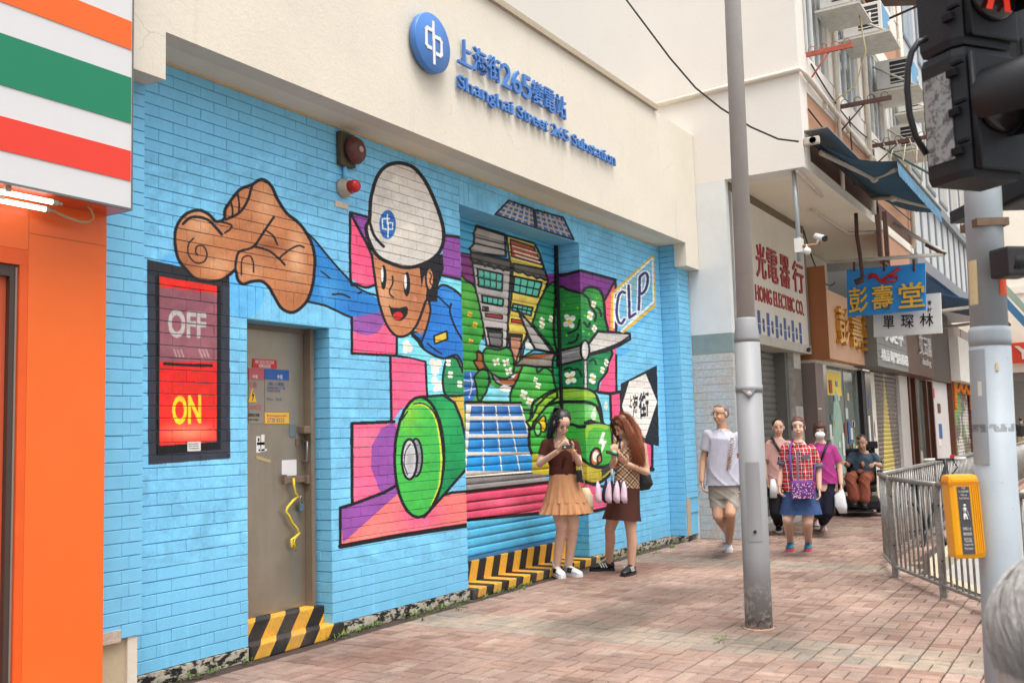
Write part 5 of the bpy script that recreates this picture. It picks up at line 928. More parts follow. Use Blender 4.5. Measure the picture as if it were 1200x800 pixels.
for x, z0, z1, m in ((17.15, 1.2, 1.45, M_WHT), (18.0, .9, 1.3, M_WHT), (18.5, 1.1, 1.5, M_BSG), (18.8, .6, 1.1, M_GRN), (19.0, .8, 1.05, M_YEL)): MB().box(x, x + .14, -.879, -.8765, z0, z1).build('notice', m, gs)
MB().box(19.5, 19.75, -.95, -.5, -.01, 2.45).build('black_post', M_BLKM, gs); MB().box(19.75, 20.25, -.96, -.5, -.01, 2.46).build('steel_post', M_STL, gs); MB().box(20.25, 20.7, -.94, -.5, -.01, 2.46).build('cream_post', M_CREAM, gs)
MB().box(16.55, 20.2, -.27, -.25, 2.5, 4.7).build('back_wall', M_CREAM, gs)
for k in range(16):                                          # small papers and goods behind and on the glass
    x = random.uniform(17.15, 19.3); z = random.uniform(.5, 2.2); w_, h_ = random.uniform(.05, .2), random.uniform(.06, .24); MB().box(x, x + w_, -.8785, -.8645 + .002 * (k % 3), z, z + h_).build('notice', mat('paper_%d' % (k % 5), ((236, 232, 222), (206, 190, 150), (120, 150, 170), (200, 210, 200), (150, 60, 50))[k % 5], .5, .8, .1, 20), gs)
for k in range(7):
    z = .6 + .27 * k; MB().box(17.1, 19.4, -.82, -.55, z, z + .015).build('shelf', M_STL, gs)
for x, z0, z1, m in ((16.28, 1.2, 1.26, M_WHT), (16.4, .9, 1.05, M_DARK), (16.3, 1.7, 1.72, M_WHT)): MB().box(x, x + .2, -.9235, -.9205, z0, z1).build('sticker', m, gs)
for x, z0, z1, m in ((19.85, 1.0, 1.6, M_WHT), (19.9, 1.75, 1.95, M_BSG), (20.4, 1.2, 1.5, M_WHT)): MB().box(x, x + .12, -.9635, -.9605, z0, z1).build('sticker', m, gs)
# shuttered shop with grey boarded sign
s2 = thing('shop', (21.5, -.8, 0), 'shut shop with grey boarded sign and a yellow wedge painted on its shutter', 'shop')
def wedge():
    g = G('painted_taupe_shutter', .5, .4); x = g.sep(g.pos); u = g.math('SUBTRACT', x[0], 22.0); wdt = g.rng(x[2], 0., 2.3, .75, .05); m = g.math('LESS_THAN', g.math('ABSOLUTE', u), wdt)
    w_ = g.rng(g.noise(g.scale(g.pos, (3, 1, 7)), 2., 4), .62, .66, 0, .7); c = g.mix(m, lin((120, 110, 102), .75), lin((216, 196, 100), .75)); c = g.mix(g.math('MULTIPLY', w_, g.math('SUBTRACT', 1., m)), c, lin((214, 210, 206), .75)); return g.done(c)
shutter(s2, 20.7, 23.3, -.88, 0, 2.55, wedge(), .09)
MB().box(19.15, 22.25, -1.32, -.9, 2.50, 3.5).build('sign_box', mat('grey_board_back', (120, 120, 116), .6), s2)
for k in range(7): MB().box(19.15, 22.25, -1.335, -1.321, 2.505 + k * .142, 2.505 + k * .142 + .134).build('board', mat('grey_board', (136, 136, 132), .6, .8, .12, 9), s2)
M_WLT = mat('white_letter', (240, 240, 238), .4, .8, .03)
for body, x0, x1, z0, z1 in (('火炬甲', 19.9, 21.7, 3.0, 3.42), ('精品專門店服務', 19.4, 22.15, 2.62, 2.84)): lettering(MB(), body, (x0, -1.337, z0), (x1 - x0, 0, 0), (0, 0, z1 - z0), (0, -.03, 0), .008, 0, 2).build('letter_row', M_WLT, s2)
s2w = MB().box(23.3, 24.3, -.95, -.5, -.01, 2.5).build('white_pier', stucco('white_pier', (226, 222, 214)), s2)
# brown shop
s3 = thing('shop', (25.5, -.8, 0), 'shop with dark brown signboard, white script and brown framed glass door', 'shop'); M_DBR = mat('dark_brown_board', (104, 62, 42), .45, .8, .08, 4)
MB().box(22.35, 26.0, -1.3, -.9, 2.5, 3.75).build('signboard', M_DBR, s3); lettering(MB(), '艾云閣', (23.9, -1.303, 2.98), (1.6, 0, 0), (0, 0, .46), (0, -.04, 0), .008, 0, 2).build('letter_row', M_WLT, s3); lettering(MB(), 'dazzling', (24.2, -1.303, 2.72), (1.2, 0, 0), (0, 0, .2), (0, -.03, 0), .008, 0, 2).build('letter_row', M_WLT, s3)
for x in (24.3, 25.1, 26.7, 27.6): MB().box(x, x + .16, -.99, -.8, -.01, 2.49).build('door_frame', M_DBR, s3)
MB().box(24.46, 25.1, -.9, -.87, .1, 2.49).build('dark_glass', M_DARK, s3); MB().box(25.26, 26.7, -.9, -.87, .1, 2.49).build('glass', M_SGL, s3); MB().box(26.86, 27.6, -.9, -.87, .0, 2.49).build('glass', M_DARK, s3); MB().box(24.3, 27.76, -.99, -.82, 2.49, 2.4995).build('door_head', M_DBR, s3)
# narrow white doorway with notices, then shops under white boards, then a run of plainer fronts
s4 = thing('building_entrance', (29.5, -.8, 0), 'narrow white stair entrance with small notices between two shops', 'entrance')
MB().box(27.76, 31.2, -.86, -.6, -.01, 2.55).build('wall', stucco('entrance_white', (222, 220, 216), .06, .4), s4); MB().box(26.2, 31.2, -1.0, -.6, 2.551, 4.5).build('dark_fascia', mat('dark_fascia', (86, 76, 68), .7, .8, .15, 3), s4)
for x, z0, z1, m in ((28.3, 2.1, 2.35, M_RED), (29.2, 1.7, 1.95, M_DBR), (29.2, 1.0, 1.4, M_BSG), (28.9, .8, 1.0, M_WHT)): MB().box(x, x + .5, -.872, -.8605, z0, z1).build('notice', m, s4)
def far_shop(x0, x1, lb, sign, shut=None, z0=2.62, z1=3.9, sc=(232, 228, 218)):
    t = thing('shop', ((x0 + x1) / 2, -.8, 0), lb, 'shop'); [MB().box(xx, xx + .249, -1.0, -.5, -.01, 2.6).build('pier', M_DBR if sign else M_TAUP, t) for xx in (x0, x1 - .25)]
    if shut is not None: shutter(t, x0 + .25, x1 - .25, -.9, 0, 2.6, shut, .1)
    else: MB().box(x0 + .25, x1 - .25, -.9, -.86, 0, 2.6).build('glass', M_SGL, t)
    MB().box(x0, x1 - .01, -1.25 if sign else -1.05, -.8, z0, z1).build('signboard', mat('board_%d_%d_%d' % sc, sc, .5, .8, .06, 3), t); MB().box(x0, x1 - .01, -.799, -.5, 2.6, 4.5).build('upper_front', M_TAUP, t); return t
def graffiti():
    g = G('graffiti_shutter', .5, .4); n = g.noise(g.pos, 1.1, 4); c = g.mix(g.rng(n, .5, .53, 0, 1), lin((112, 106, 98), .75), lin((206, 206, 200), .75)); m = g.noise(g.scale(g.pos, (.8, 1, 1.4)), .9, 3); return g.done(g.mix(g.rng(m, .56, .58, 0, 1), c, lin((120, 170, 84), .75)))
t = far_shop(31.2, 35.6, 'shut shop under a blank white board with an orange garland', True, graffiti()); mb = MB()
for k in range(46):
    x = 31.5 + k * .085; z = 2.58 - .22 * abs(math.sin(k * .21)) - .04 * random.random(); mb.ball((x, -1.02, z), .06, 6)
for k in range(9): mb.ball((31.5, -1.02, 2.5 - k * .08), .07, 6).ball((35.3, -1.02, 2.5 - k * .08), .07, 6)
tag(mb.build('garland', mat('marigold', (240, 136, 30), .7, .8, .2, 20), None, (33.4, -1.02, 2.5)), 'orange flower garland hung above a shop shutter', 'garland')
far_shop(35.8, 39.5, 'far shop under a small white board past the garland', True, M_SHD, 2.62, 3.6); far_shop(39.7, 44, 'far dim shop with glass front beyond the white boards', False, None, sc=(150, 140, 126)); far_shop(44.2, 49, 'farthest shop front of the row, grey shuttered', False, M_SHG, sc=(170, 176, 180))
# upper storeys of the next buildings
M_GRB = stucco('grey_block', (206, 208, 208), .04, .3); M_GRP = mat('grey_pilaster', (136, 138, 142), .6, .8, .08)
gb = thing('grey_building', (28, YB, 4), 'grey upper storeys with dark upright strips beyond the white building', 'building'); MB().box(20.62, 34, YB + .05, 8, 4.55, 16).build('wall', M_GRB, gb); MB().box(20.62, 34, YB - .06, YB + .049, 6.15, 6.35).box(20.62, 34, YB - .06, YB + .049, 4.5, 4.75).build('string_course', M_GRP, gb)
for k in range(13): MB().box(21. + k * 1.0, 21.14 + k * 1.0, YB + .02, YB + .0495, 4.751, 6.149).build('upright_strip', M_GRP, gb)
for k in range(7):
    for z in (6.6, 9.4):
        fr = MB().box(21.3 + k * 1.85, 22.6 + k * 1.85, YB + .02, YB + .051, z, z + 1.6).build('window', M_GRP, gb); MB().box(21.36 + k * 1.85, 21.93 + k * 1.85, YB + .015, YB + .0195, z + .06, z + 1.54).box(21.97 + k * 1.85, 22.54 + k * 1.85, YB + .015, YB + .0195, z + .06, z + 1.54).build('pane', M_GLS, fr)
aw2 = thing('shop_awning', (24, -1.9, 4), 'plain blue awning farther along the row of shops', 'awning'); MB().hexa([(22.3, -2.9, 3.82), (27.5, -2.9, 3.82), (27.5, -1.2, 4.35), (22.3, -1.2, 4.35), (22.3, -2.9, 3.85), (27.5, -2.9, 3.85), (27.5, -1.2, 4.38), (22.3, -1.2, 4.38)]).build('canvas', mat('awning_navy', (44, 90, 130), .8, .8, .12, 3), aw2); MB().tube([(22.3, -2.9, 3.8), (27.5, -2.9, 3.8)], .04, 6).build('front_bar', M_RUST, aw2); MB().tube([(22.4, -2.8, 3.8), (22.4, -1.2, 3.7)], .04, 6).build('arm', M_ARM, aw2); MB().tube([(26, -2.8, 3.8), (26, -1.2, 3.7)], .04, 6).build('arm', M_ARM, aw2)
fb = thing('corner_building', (52, 4, 0), 'pale building closing the far end of the street', 'building'); MB().box(49.2, 75, 1.6, 12, 3.6, 18).build('wall', stucco('far_cream', (240, 232, 216)), fb); MB().box(49.3, 75, 1.6, 12, -.1, 3.599).build('ground_floor', M_TAUP, fb)
fc = thing('far_block', (66, -18, 0), 'cream block across the side street behind the signal pole', 'building'); MB().box(62, 90, -45, 1.5, 4.1, 20).build('wall', stucco('far_block_cream', (246, 238, 226)), fc); MB().box(61.9, 61.99, -45, 1.4, 8.5, 8.9).build('ledge', M_WB, fc); MB().box(61.9, 61.99, -45, 1.4, 4.1, 4.4).build('ledge', M_WB, fc)
MB().box(62.3, 90, -45, 1.4, -.1, 4.099).build('ground_floor', mat('shop_grey', (150, 146, 142), .7, .8, .2, .5), fc)
for k in range(10):
    shf = MB().box(62.2, 62.29, .6 - k * 2.2 - 1.9, .6 - k * 2.2, 0, 3.6).build('shutter_panel', M_SHG, fc)
rs = thing('red_sign', (61.8, -4.6, 4.7), 'red shop sign with white letters on the far cream block', 'sign'); ry = [on_x(x, 410, 61.8)[1] for x in (1183, 1225)]; rz = [on_x(1186, y, 61.8)[2] for y in (426, 402)]; MB().box(61.6, 61.8, ry[1], ry[0], rz[0], rz[1]).build('board', mat('vivid_red', (236, 76, 50), .5), rs)
lettering(MB(), 'YI', (61.59, ry[0] - .28, rz[0] + .2), (0, -1.0, 0), (0, 0, rz[1] - rz[0] - .4), (-.05, 0, 0), .03).build('lettering', M_WHT, rs); MB().box(61.6, 61.8, ry[1] - 6, ry[1] - .1, rz[0], rz[1]).build('plain_board', mat('far_board', (150, 150, 150), .6), rs)
ga = thing('green_awning', (58, -4.5, 7), 'green and cream sloped awning at the far street corner', 'awning'); p = [on_x(1176, 330, 56), on_x(1206, 362, 56)]; MB().hexa([tuple(p[0] + (0, 0, -.5)), tuple(p[1] + (0, 0, -.5)), tuple(p[1] + (5, 0, -.5)), tuple(p[0] + (5, 0, -.5)), tuple(p[0]), tuple(p[1]), tuple(p[1] + (5, 0, 0)), tuple(p[0] + (5, 0, 0))]).build('canvas', mat('awning_sage', (150, 168, 150), .7), ga); MB().hexa([tuple(p[0] + (-.2, 0, -1.3)), tuple(p[1] + (-.2, 0, -1.3)), tuple(p[1] + (4, 0, -1.3)), tuple(p[0] + (4, 0, -1.3)), tuple(p[0] + (-.2, 0, -.7)), tuple(p[1] + (-.2, 0, -.7)), tuple(p[1] + (4, 0, -.7)), tuple(p[0] + (4, 0, -.7))]).build('valance', mat('awning_blue2', (60, 110, 150), .7), ga)
if 0: opp = thing('opposite_terrace', (10, -24, 0), 'row of pale tenements on the other side of the road', 'building')
for k in range(0):
    MB().box(-30 + k * 14, -16.3 + k * 14, -34, -24, -.1, 13 + (k * 5 % 4)).build('house_wall', stucco('terrace_%d' % k, ((222, 212, 196), (204, 206, 204), (226, 206, 190))[k % 3]), opp)
# ---------------------------------------------------------------- hanging signs
hs = thing('hanging_sign', (16, -2.15, 3.5), 'blue hanging sign with gold characters and a red swallow mark', 'sign'); hp = thing('sign_pole', (16, -2.2, 3.98), 'white pole holding the blue hanging sign out over the pavement', 'pole')
XS = 15.98; Pq = lambda x, y: on_x(x, y, XS)
c00, c10, c11, c01 = Pq(993, 371), Pq(1085, 363), Pq(1084, 308), Pq(992, 316); MB().hexa([c00 + (.05, 0, 0), c00, c10, c10 + (.05, 0, 0), c01 + (.05, 0, 0), c01, c11, c11 + (.05, 0, 0)]).build('panel', mat('panel_blue', (32, 142, 222), .4, .8, .03), hs)
def uv(u, v): return (c00 * (1 - u) + c10 * u) * (1 - v) + (c01 * (1 - u) + c11 * u) * v
M_GLB = mat('gold_paint', (228, 178, 66), .35, .9, .1, 20, metal=.5)
for ch, u0, u1, v0, v1 in (('彭', .03, .28, .06, .60), ('壽', .33, .60, .08, .60), ('堂', .67, .99, .07, .60)): p = uv(u0, v0); lettering(MB(), ch, p + (-.004, 0, 0), uv(u1, v0) - p, uv(u0, v1) - p, (-.035, 0, 0), .012, 0, 3).build('character', M_GLB, hs)
sw = [(.28, .76), (.34, .84), (.40, .83), (.46, .70), (.52, .74), (.60, .80), (.69, .94), (.69, .92), (.62, .82), (.67, .78), (.65, .70), (.50, .67), (.44, .66), (.37, .79), (.33, .79)]
MB().tube([uv(u, v) + (-.02, 0, 0) for u, v in ((.28, .78), (.34, .85), (.38, .83), (.44, .70), (.55, .79), (.69, .93))], .025, 6).tube([uv(u, v) + (-.022, 0, 0) for u, v in ((.30, .77), (.37, .82), (.44, .68), (.52, .66), (.64, .68), (.66, .76), (.55, .79))], .022, 6).build('swallow_mark', mat('mark_red', (196, 34, 44), .4), hs)
ph0, ph1 = Pq(972, 307), Pq(1108, 298); MB().tube([ph0, ph1], .03, 8).build('tube', M_RAIL, hp); MB().tube([Pq(1046, 262), Pq(1108, 297)], .03, 8).build('stay', M_RAIL, hp); MB().tube([Pq(1085, 286), Pq(1108, 298)], .035, 8).build('rusty_end', M_RUST, hp)
for x in (1001, 1036, 1071): MB().tube([Pq(x, 304), Pq(x, 318)], .018, 6).build('hook', M_RUST, hs)
ws = thing('hanging_sign', (16.4, -2.3, 3.1), 'white hanging sign with black characters just behind the blue sign', 'sign'); XS2 = 16.25; Q2 = lambda x, y: on_x(x, y, XS2); e = [Q2(1024, 395), Q2(1104, 390), Q2(1102, 343), Q2(1023, 350)]
MB().hexa([e[0] + (.06, 0, 0), e[0], e[1], e[1] + (.06, 0, 0), e[3] + (.06, 0, 0), e[3], e[2], e[2] + (.06, 0, 0)]).build('panel', mat('panel_white', (226, 226, 222), .5, .8, .04), ws)
for ch, x0, x1, y0, y1 in (('單', 1035, 1048, 385, 370), ('琛', 1056, 1071, 384, 369), ('林', 1078, 1094, 382, 367)): p = Q2(x0, y0); lettering(MB(), ch, p + (-.003, 0, 0), Q2(x1, y0) - p, Q2(x0, y1) - p, (-.006, 0, 0), .008, 0, 3).build('character', M_BLK, ws)
for ch, y in (('會', 355), ('計', 363)): p = Q2(1087, y + 2); lettering(MB(), ch, p + (-.003, 0, 0), Q2(1092, y + 2) - p, Q2(1087, y - 3) - p, (-.004, 0, 0), .0, 0, 2).build('small_character', M_BLK, ws)
tag(MB().tube([on_x(1003, 250, 15.6), on_x(1004, 275, 15.6), on_x(1008, 300, 15.6), on_x(1011, 326, 15.6)], .03, 8).tube([on_x(1002, 331, 15.6), on_x(1012, 327, 15.6)], .05, 8).build('rusty_lamp_arm', M_RUST, None, (15.75, -1.73, 4)), 'rusty lamp arm hanging before the blue sign', 'lamp arm')
tag(MB().box(16.95, 17.03, YB - .08, YB - .01, 4.1, 5.0).box(17.45, 17.52, YB - .1, YB - .03, 3.6, 5.0).box(16.95, 17.52, YB - .09, YB - .03, 4.06, 4.1).build('iron_bracket', M_RUST, None, (17.2, YB, 4.6)), 'rusty iron bracket hanging from the front of the overhang', 'bracket')
tag(MB().box(17.6, 20.2, YB + .02, YB + .10, 3.9, 4.7).build('brown_fascia_board', M_BRN, None, (18.5, YB, 4.3)), 'brown fascia board hanging below the overhang behind the blue sign', 'board')
# ---------------------------------------------------------------- lamp post
M_LP = mat('lamp_post_grey', (176, 173, 168), .5, 1.0, .07, 6, .15, 60)
def chipped(name, base, z0, z1, seed=0.):
    g = G(name, .5, .4); x = g.sep(g.pos); n = g.noise(g.pos, 16, 8, .75); f = g.noise(g.scale(g.pos, (8, 8, .8)), 1.5, 5)
    c = g.mul(lin(base, .62), g.rng(f, .3, .7, .92, 1.04)); k = g.math('MULTIPLY', g.rng(x[2], z0, z1, 1, 0), g.rng(n, .5, .56, 0, 1)); c = g.mix(k, c, lin((226, 226, 224))); k2 = g.math('MULTIPLY', g.rng(x[2], z0, z0 + (z1 - z0) * .4, 1, 0), g.rng(g.noise(g.pos, 24, 6), .52, .56, 0, 1)); return g.done(g.mix(k2, c, lin((70, 68, 66))))
lp = thing('lamp_post', (7.12, -2.73, 0), 'tall grey steel lamp post on the pavement past the mural', 'lamp post'); b = np.array((7.12, -2.73, 0)); rt = _vX * 0; RTV = RC[0] * np.array((1, 1, 0)); RTV = RTV / np.linalg.norm(RTV); LN = RTV * .011 * 0 + np.array((.006, -.01, 0))
def ax_(z): return b + np.array((0, 0, z)) + RTV * .009 * z
zc = 2.05; M_LPC = chipped('lamp_post_base_paint', (172, 174, 176), .0, .38)
MB().tube([ax_(-.01), ax_(.5), ax_(zc)], [.097, .096, .093], 32).build('base_column', M_LPC, lp); MB().tube([ax_(zc), ax_(zc + .03), ax_(zc + .17), ax_(zc + .18)], [.0935, .093, .074, .068], 32).build('shoulder', M_LPC, lp); MB().tube([ax_(zc + .18), ax_(9)], [.066, .050], 28).build('shaft', M_LP, lp)
MB().tube([ax_(1.685), ax_(1.735)], [.0985, .0985], 32).build('band', M_LPC, lp); vd = nrm(CAM * (1, 1, 0) - b); p = ax_(1.67) + vd * .098; MB().lathe(p, vd, [(.018, 0), (.018, .012), (.008, .014), (0, .014)], 12).build('band_bolt', M_LP, lp); side = np.cross(vd, (0, 0, 1.))
MB().add([p + side * .05 + (0, 0, .03), p - side * .05 + (0, 0, .03), p + (0, 0, -.025), p + side * .05 + (0, 0, .03) + vd * .006, p - side * .05 + (0, 0, .03) + vd * .006, p + (0, 0, -.025) + vd * .006], [(0, 1, 2), (3, 4, 5), (0, 1, 4, 3), (1, 2, 5, 4), (2, 0, 3, 5)]).build('band_tab', M_LPC, lp)
dz = MB()
for k in range(7):
    a = math.radians(-30 + 60 * k / 6); q = [ax_(z) + (vd * math.cos(a) + side * math.sin(a)) * .0985 for z in (.62, 1.18)]
    dz.v.append(np.array(q)); dz.n += 2
for k in range(6): dz.f.append([2 * k, 2 * k + 2, 2 * k + 3, 2 * k + 1]); dz.mi.append(0); dz.sm.append(True)
dz.build('service_door', M_LPC, lp); MB().lathe(ax_(.69) + vd * .0985, vd, [(.012, 0), (.012, .006), (0, .006)], 10).build('door_lock', M_DARK, lp); MB().lathe(ax_(.001), (0, 0, 1), [(.115, 0), (.112, .005), (.098, .009)], 24).build('base_collar', mat('mortar_collar', (176, 140, 122), .9, .8, .2, 20), lp)
# ---------------------------------------------------------------- railings
def rail_mat():
    g = G('galvanised_rail', .4, .5, .55); n = g.noise(g.pos, 9, 6, .7); f = g.noise(g.pos, 60, 3); return g.done(g.mul(g.mix(g.rng(n, .35, .65, 0, 1), lin((140, 136, 130), .8), lin((176, 174, 170), .8)), g.rng(f, .3, .7, .85, 1.08)))
M_RL = rail_mat()
def railing(lb, pts, posts, pitch=.115):
    t = thing('railing', (*pts[0], 0), lb, 'railing', 'steel pedestrian railings')
    for (ax, ay), (bx, by) in zip(pts[:-1], pts[1:]):
        a, b2 = np.array((ax, ay, 0.)), np.array((bx, by, 0.)); L_ = np.linalg.norm(b2 - a); d = (b2 - a) / L_
        MB().tube([a + (0, 0, .915), b2 + (0, 0, .915)], .022, 10).build('top_rail', M_RL, t); MB().obox((a + b2) / 2 + (0, 0, .10), d * L_ / 2, np.cross(d, (0, 0, 1.)) * .02, (0, 0, .012)).build('bottom_rail', M_RL, t)
        n = int(L_ / pitch); me = MB().tube([(0, 0, .11), (0, 0, .90)], .0095, 6).mesh('baluster'); me.materials.append(M_RL)
        for k in range(n): link('baluster', me, None, t, Vector(a + d * (k + .5) * L_ / n) - t.location)
    for i, (x, y) in enumerate(posts):
        po = MB().box(x - .028, x + .028, y - .028, y + .028, -.01, .93, 0, .006).build('post', M_RL, t); MB().lathe((x - .03, y - .01, .75), (-1, 0, 0), [(.008, 0), (.008, .005), (0, .005)], 8).build('bolt', M_DARK, po); MB().lathe((x - .03, y - .01, .3), (-1, 0, 0), [(.008, 0), (.008, .005), (0, .005)], 8).build('bolt', M_DARK, po)
railing('near steel railing set slantwise with a post either side of the yellow box', [(10.87, -2.87), (9.94, -3.15), (8.91, -3.71), (7.9, -4.27), (6.9, -4.9)], [(9.94, -3.15), (8.91, -3.71), (7.9, -4.27), (6.9, -4.9)]); railing('long steel railing running away along the kerb to the far shops', [(10.89, -2.9), (14, -2.94), (18, -3.0), (23, -3.05), (30, -3.1)], [(14, -2.94), (18, -3.0), (23, -3.05)], .13)
# bicycle standing behind the long railing
bk = thing('bicycle', (13.2, -3.3, -.13), 'bicycle parked behind the railing, only its handlebar showing above', 'bicycle'); M_BKF = mat('bike_black', (34, 34, 38), .4); hb = np.array((12.9, -3.42, .99)); f_ = np.array((.94, .34, 0)); sd_ = np.array((-.42, -.9, 0)); L0, L1 = on_x(1082, 539, 12.9), on_x(1132, 537, 13.0); d = nrm(L1 - L0); mid = (L0 + L1) / 2
MB().tube([L0 + d * .12, L1 - d * .12], .014, 8).build('handlebar', M_BKF, bk)
for a, b2 in ((L0, L0 + d * .13), (L1 - d * .13, L1)): MB().tube([a, b2], .02, 8).build('grip', mat('grip_grey', (206, 202, 194), .6), bk)
MB().box(mid[0] + .02, mid[0] + .09, mid[1] - .11, mid[1] - .06, mid[2], mid[2] + .05).build('bell', M_RED, bk); MB().tube([L1 - d * .15, L1 - d * .1 + (0, 0, -.1), L1 - d * .18 + (0, 0, -.2)], .008, 6).build('brake_cable', M_BKF, bk)
g_ = np.array((.92, .38, 0)) * np.array((1, -1, 0)); wr_, wf_ = mid + g_ * -.85, mid + g_ * .15; wr_[2] = wf_[2] = .20
MB().tube([mid, wf_ + (0, 0, .1)], .02, 8).tube([mid + (0, 0, -.1), wr_ + (g_ * .35) + (0, 0, -.02)], .02, 8).tube([wr_ + g_ * .35, wr_ + g_ * .2 + (0, 0, .5)], .018, 8).tube([wr_ + g_ * .35, wr_], .014, 8).tube([wf_, mid + (0, 0, -.1)], .016, 8).build('frame', M_BKF, bk); MB().box(wr_[0] + .1, wr_[0] + .32, wr_[1] - .14, wr_[1] - .02, .70, .75, 0, .015).build('saddle', M_BKF, bk)
for c in (wr_, wf_): ring = [c + .33 * (g_ * math.cos(q) + np.array((0, 0, 1.)) * math.sin(q)) for q in np.linspace(0, 2 * math.pi, 25)]; MB().tube(ring, .022, 6).build('wheel', M_BKF, bk)
# ---------------------------------------------------------------- signal pole with its heads and boxes
def pole_mat():
    g = G('signal_pole_paint', .5, .4); n = g.noise(g.pos, 5, 6, .7); m = g.noise(g.pos, 26, 7, .75); x = g.sep(g.pos); c = g.mul(lin((182, 193, 200), .74), g.rng(n, .3, .7, .9, 1.04))
    c = g.mix(g.rng(m, .66, .69, 0, .9), c, lin((120, 124, 128))); k = g.math('MULTIPLY', g.math('LESS_THAN', g.math('ABSOLUTE', g.math('SUBTRACT', x[2], 1.40)), .012), g.rng(g.noise(g.pos, 60, 3), .42, .5, 0, .8)); c = g.mix(k, c, lin((104, 106, 108))); g.bump(m, .15, .003); return g.done(c)
M_SP = pole_mat(); sp = thing('signal_pole', (3.44, -4.70, 0), 'pale blue grey traffic signal pole at the kerb near the camera', 'pole'); pb = np.array((3.44, -4.70, 0.)); pax = lambda z: pb + np.array((0, 0, z)) + RTV * .026 * (z - 1.4)
MB().tube([pax(-.05), pax(1.68)], .060, 40).build('lower_tube', M_SP, sp); MB().tube([pax(1.66), pax(2.6)], .055, 40).build('upper_tube', M_SP, sp)
MB().tube([pax(1.655), pax(1.675), pax(1.70), pax(1.715)], [.0607, .0624, .0622, .056], 40).build('collar', M_SP, sp); vp = nrm((CAM - pb) * (1, 1, 0)); sp_ = np.cross(vp, (0, 0, 1.))         # sp_ points to picture-left
def shell(name, a0, a1, z0, z1, r, m, n=6):                  # a sheet wrapped on the pole, a in degrees from the viewer's side, + to the left
    mb = MB(); V = []
    for k in range(n + 1):
        a = math.radians(a0 + (a1 - a0) * k / n)
        for z in (z0, z1):
            for rr in (r, r + .0015): V.append(pax(z) + (vp * math.cos(a) - sp_ * -math.sin(a)) * rr)
    F = []
    for k in range(n):
        i = 4 * k; F += [(i + 1, i + 5, i + 7, i + 3), (i, i + 2, i + 6, i + 4), (i, i + 4, i + 5, i + 1), (i + 2, i + 3, i + 7, i + 6)]
    F += [(0, 1, 3, 2), (4 * n, 4 * n + 2, 4 * n + 3, 4 * n + 1)]; mb.add(V, [f for f in F if f[0] % 4 != 1 or len(set(q % 4 for q in f)) > 2], 0, False)
    mb.add([np.array(V[4 * k + q]) + 3e-5 * nrm((V[4 * k + q] - pax(0)) * (1, 1, 0)) for k in range(n + 1) for q in (1, 3)], [(2 * k, 2 * k + 2, 2 * k + 3, 2 * k + 1) for k in range(n)], 0, True); return mb.build(name, m, sp)
shell('service_cover', 15, 88, 1.29, 1.645, .0605, M_SP, 8)
pn = thing('pole_notice', pax(1.85) + vp * .06, 'yellowed paper notice pasted on the signal pole', 'sticker'); S0 = sp; sp = pn; shell('sheet', 28, 62, 1.785, 1.925, .0562, mat('aged_paper', (232, 214, 166), .8, .8, .06, 30)); sp = S0
lb_ = thing('orange_label', pax(1.88) + vp * .06, 'torn orange label below the black sounder on the pole', 'sticker'); sp = lb_; shell('scrap', -38, -70, 1.81, 1.875, .0562, mat('orange_label', (250, 96, 50), .5)); sp = S0
st2 = thing('torn_paper', pax(1.5) + vp * .06, 'small torn paper scraps on the signal pole', 'sticker'); sp = st2; shell('scrap', 28, 40, 1.50, 1.545, .0605, M_WHT); shell('scrap', -12, -20, 1.575, 1.60, .0605, mat('aged_paper')); sp = S0
def px_at(x, y, dep): r = ray(x, y); return CAM + r * dep / (RC[2] @ r)
M_HSG = mat('signal_housing', (44, 46, 51), .5, .7, .08, 6, .08, 80, spec=.25); M_VIS = mat('visor_black', (34, 35, 38), .5, .8, .1, 5); M_RSG = mat('red_signal', (236, 62, 44), .4, .9, 0, emit=.22); M_LNS = mat('dark_lens', (46, 40, 38), .2, .8, .1, 30); M_CLIP = mat("clip_black", (24, 25, 28), .6, spec=.2)
def reflect():
    g = G('weathered_backing', .6, .4); n = g.noise(g.pos, 40, 6, .7); return g.done(g.mix(g.rng(n, .48, .56, 0, 1), lin((172, 174, 174)), lin((104, 108, 108))))
sh_ = thing('traffic_signal', px_at(1120, 60, 2.65), 'black traffic signal head with red arrow lens nearest the camera', 'traffic light')
E0 = px_at(1124, 51, 2.60); rgt = RTV; fwd = np.array((RC[2][0], RC[2][1], 0)); fwd /= np.linalg.norm(fwd); up_ = np.array((0, 0, 1.))
lf = -rgt * math.sin(.38) + fwd * math.cos(.38); rf = rgt * math.cos(.38) + fwd * math.sin(.38); LW, RW = .135, .185
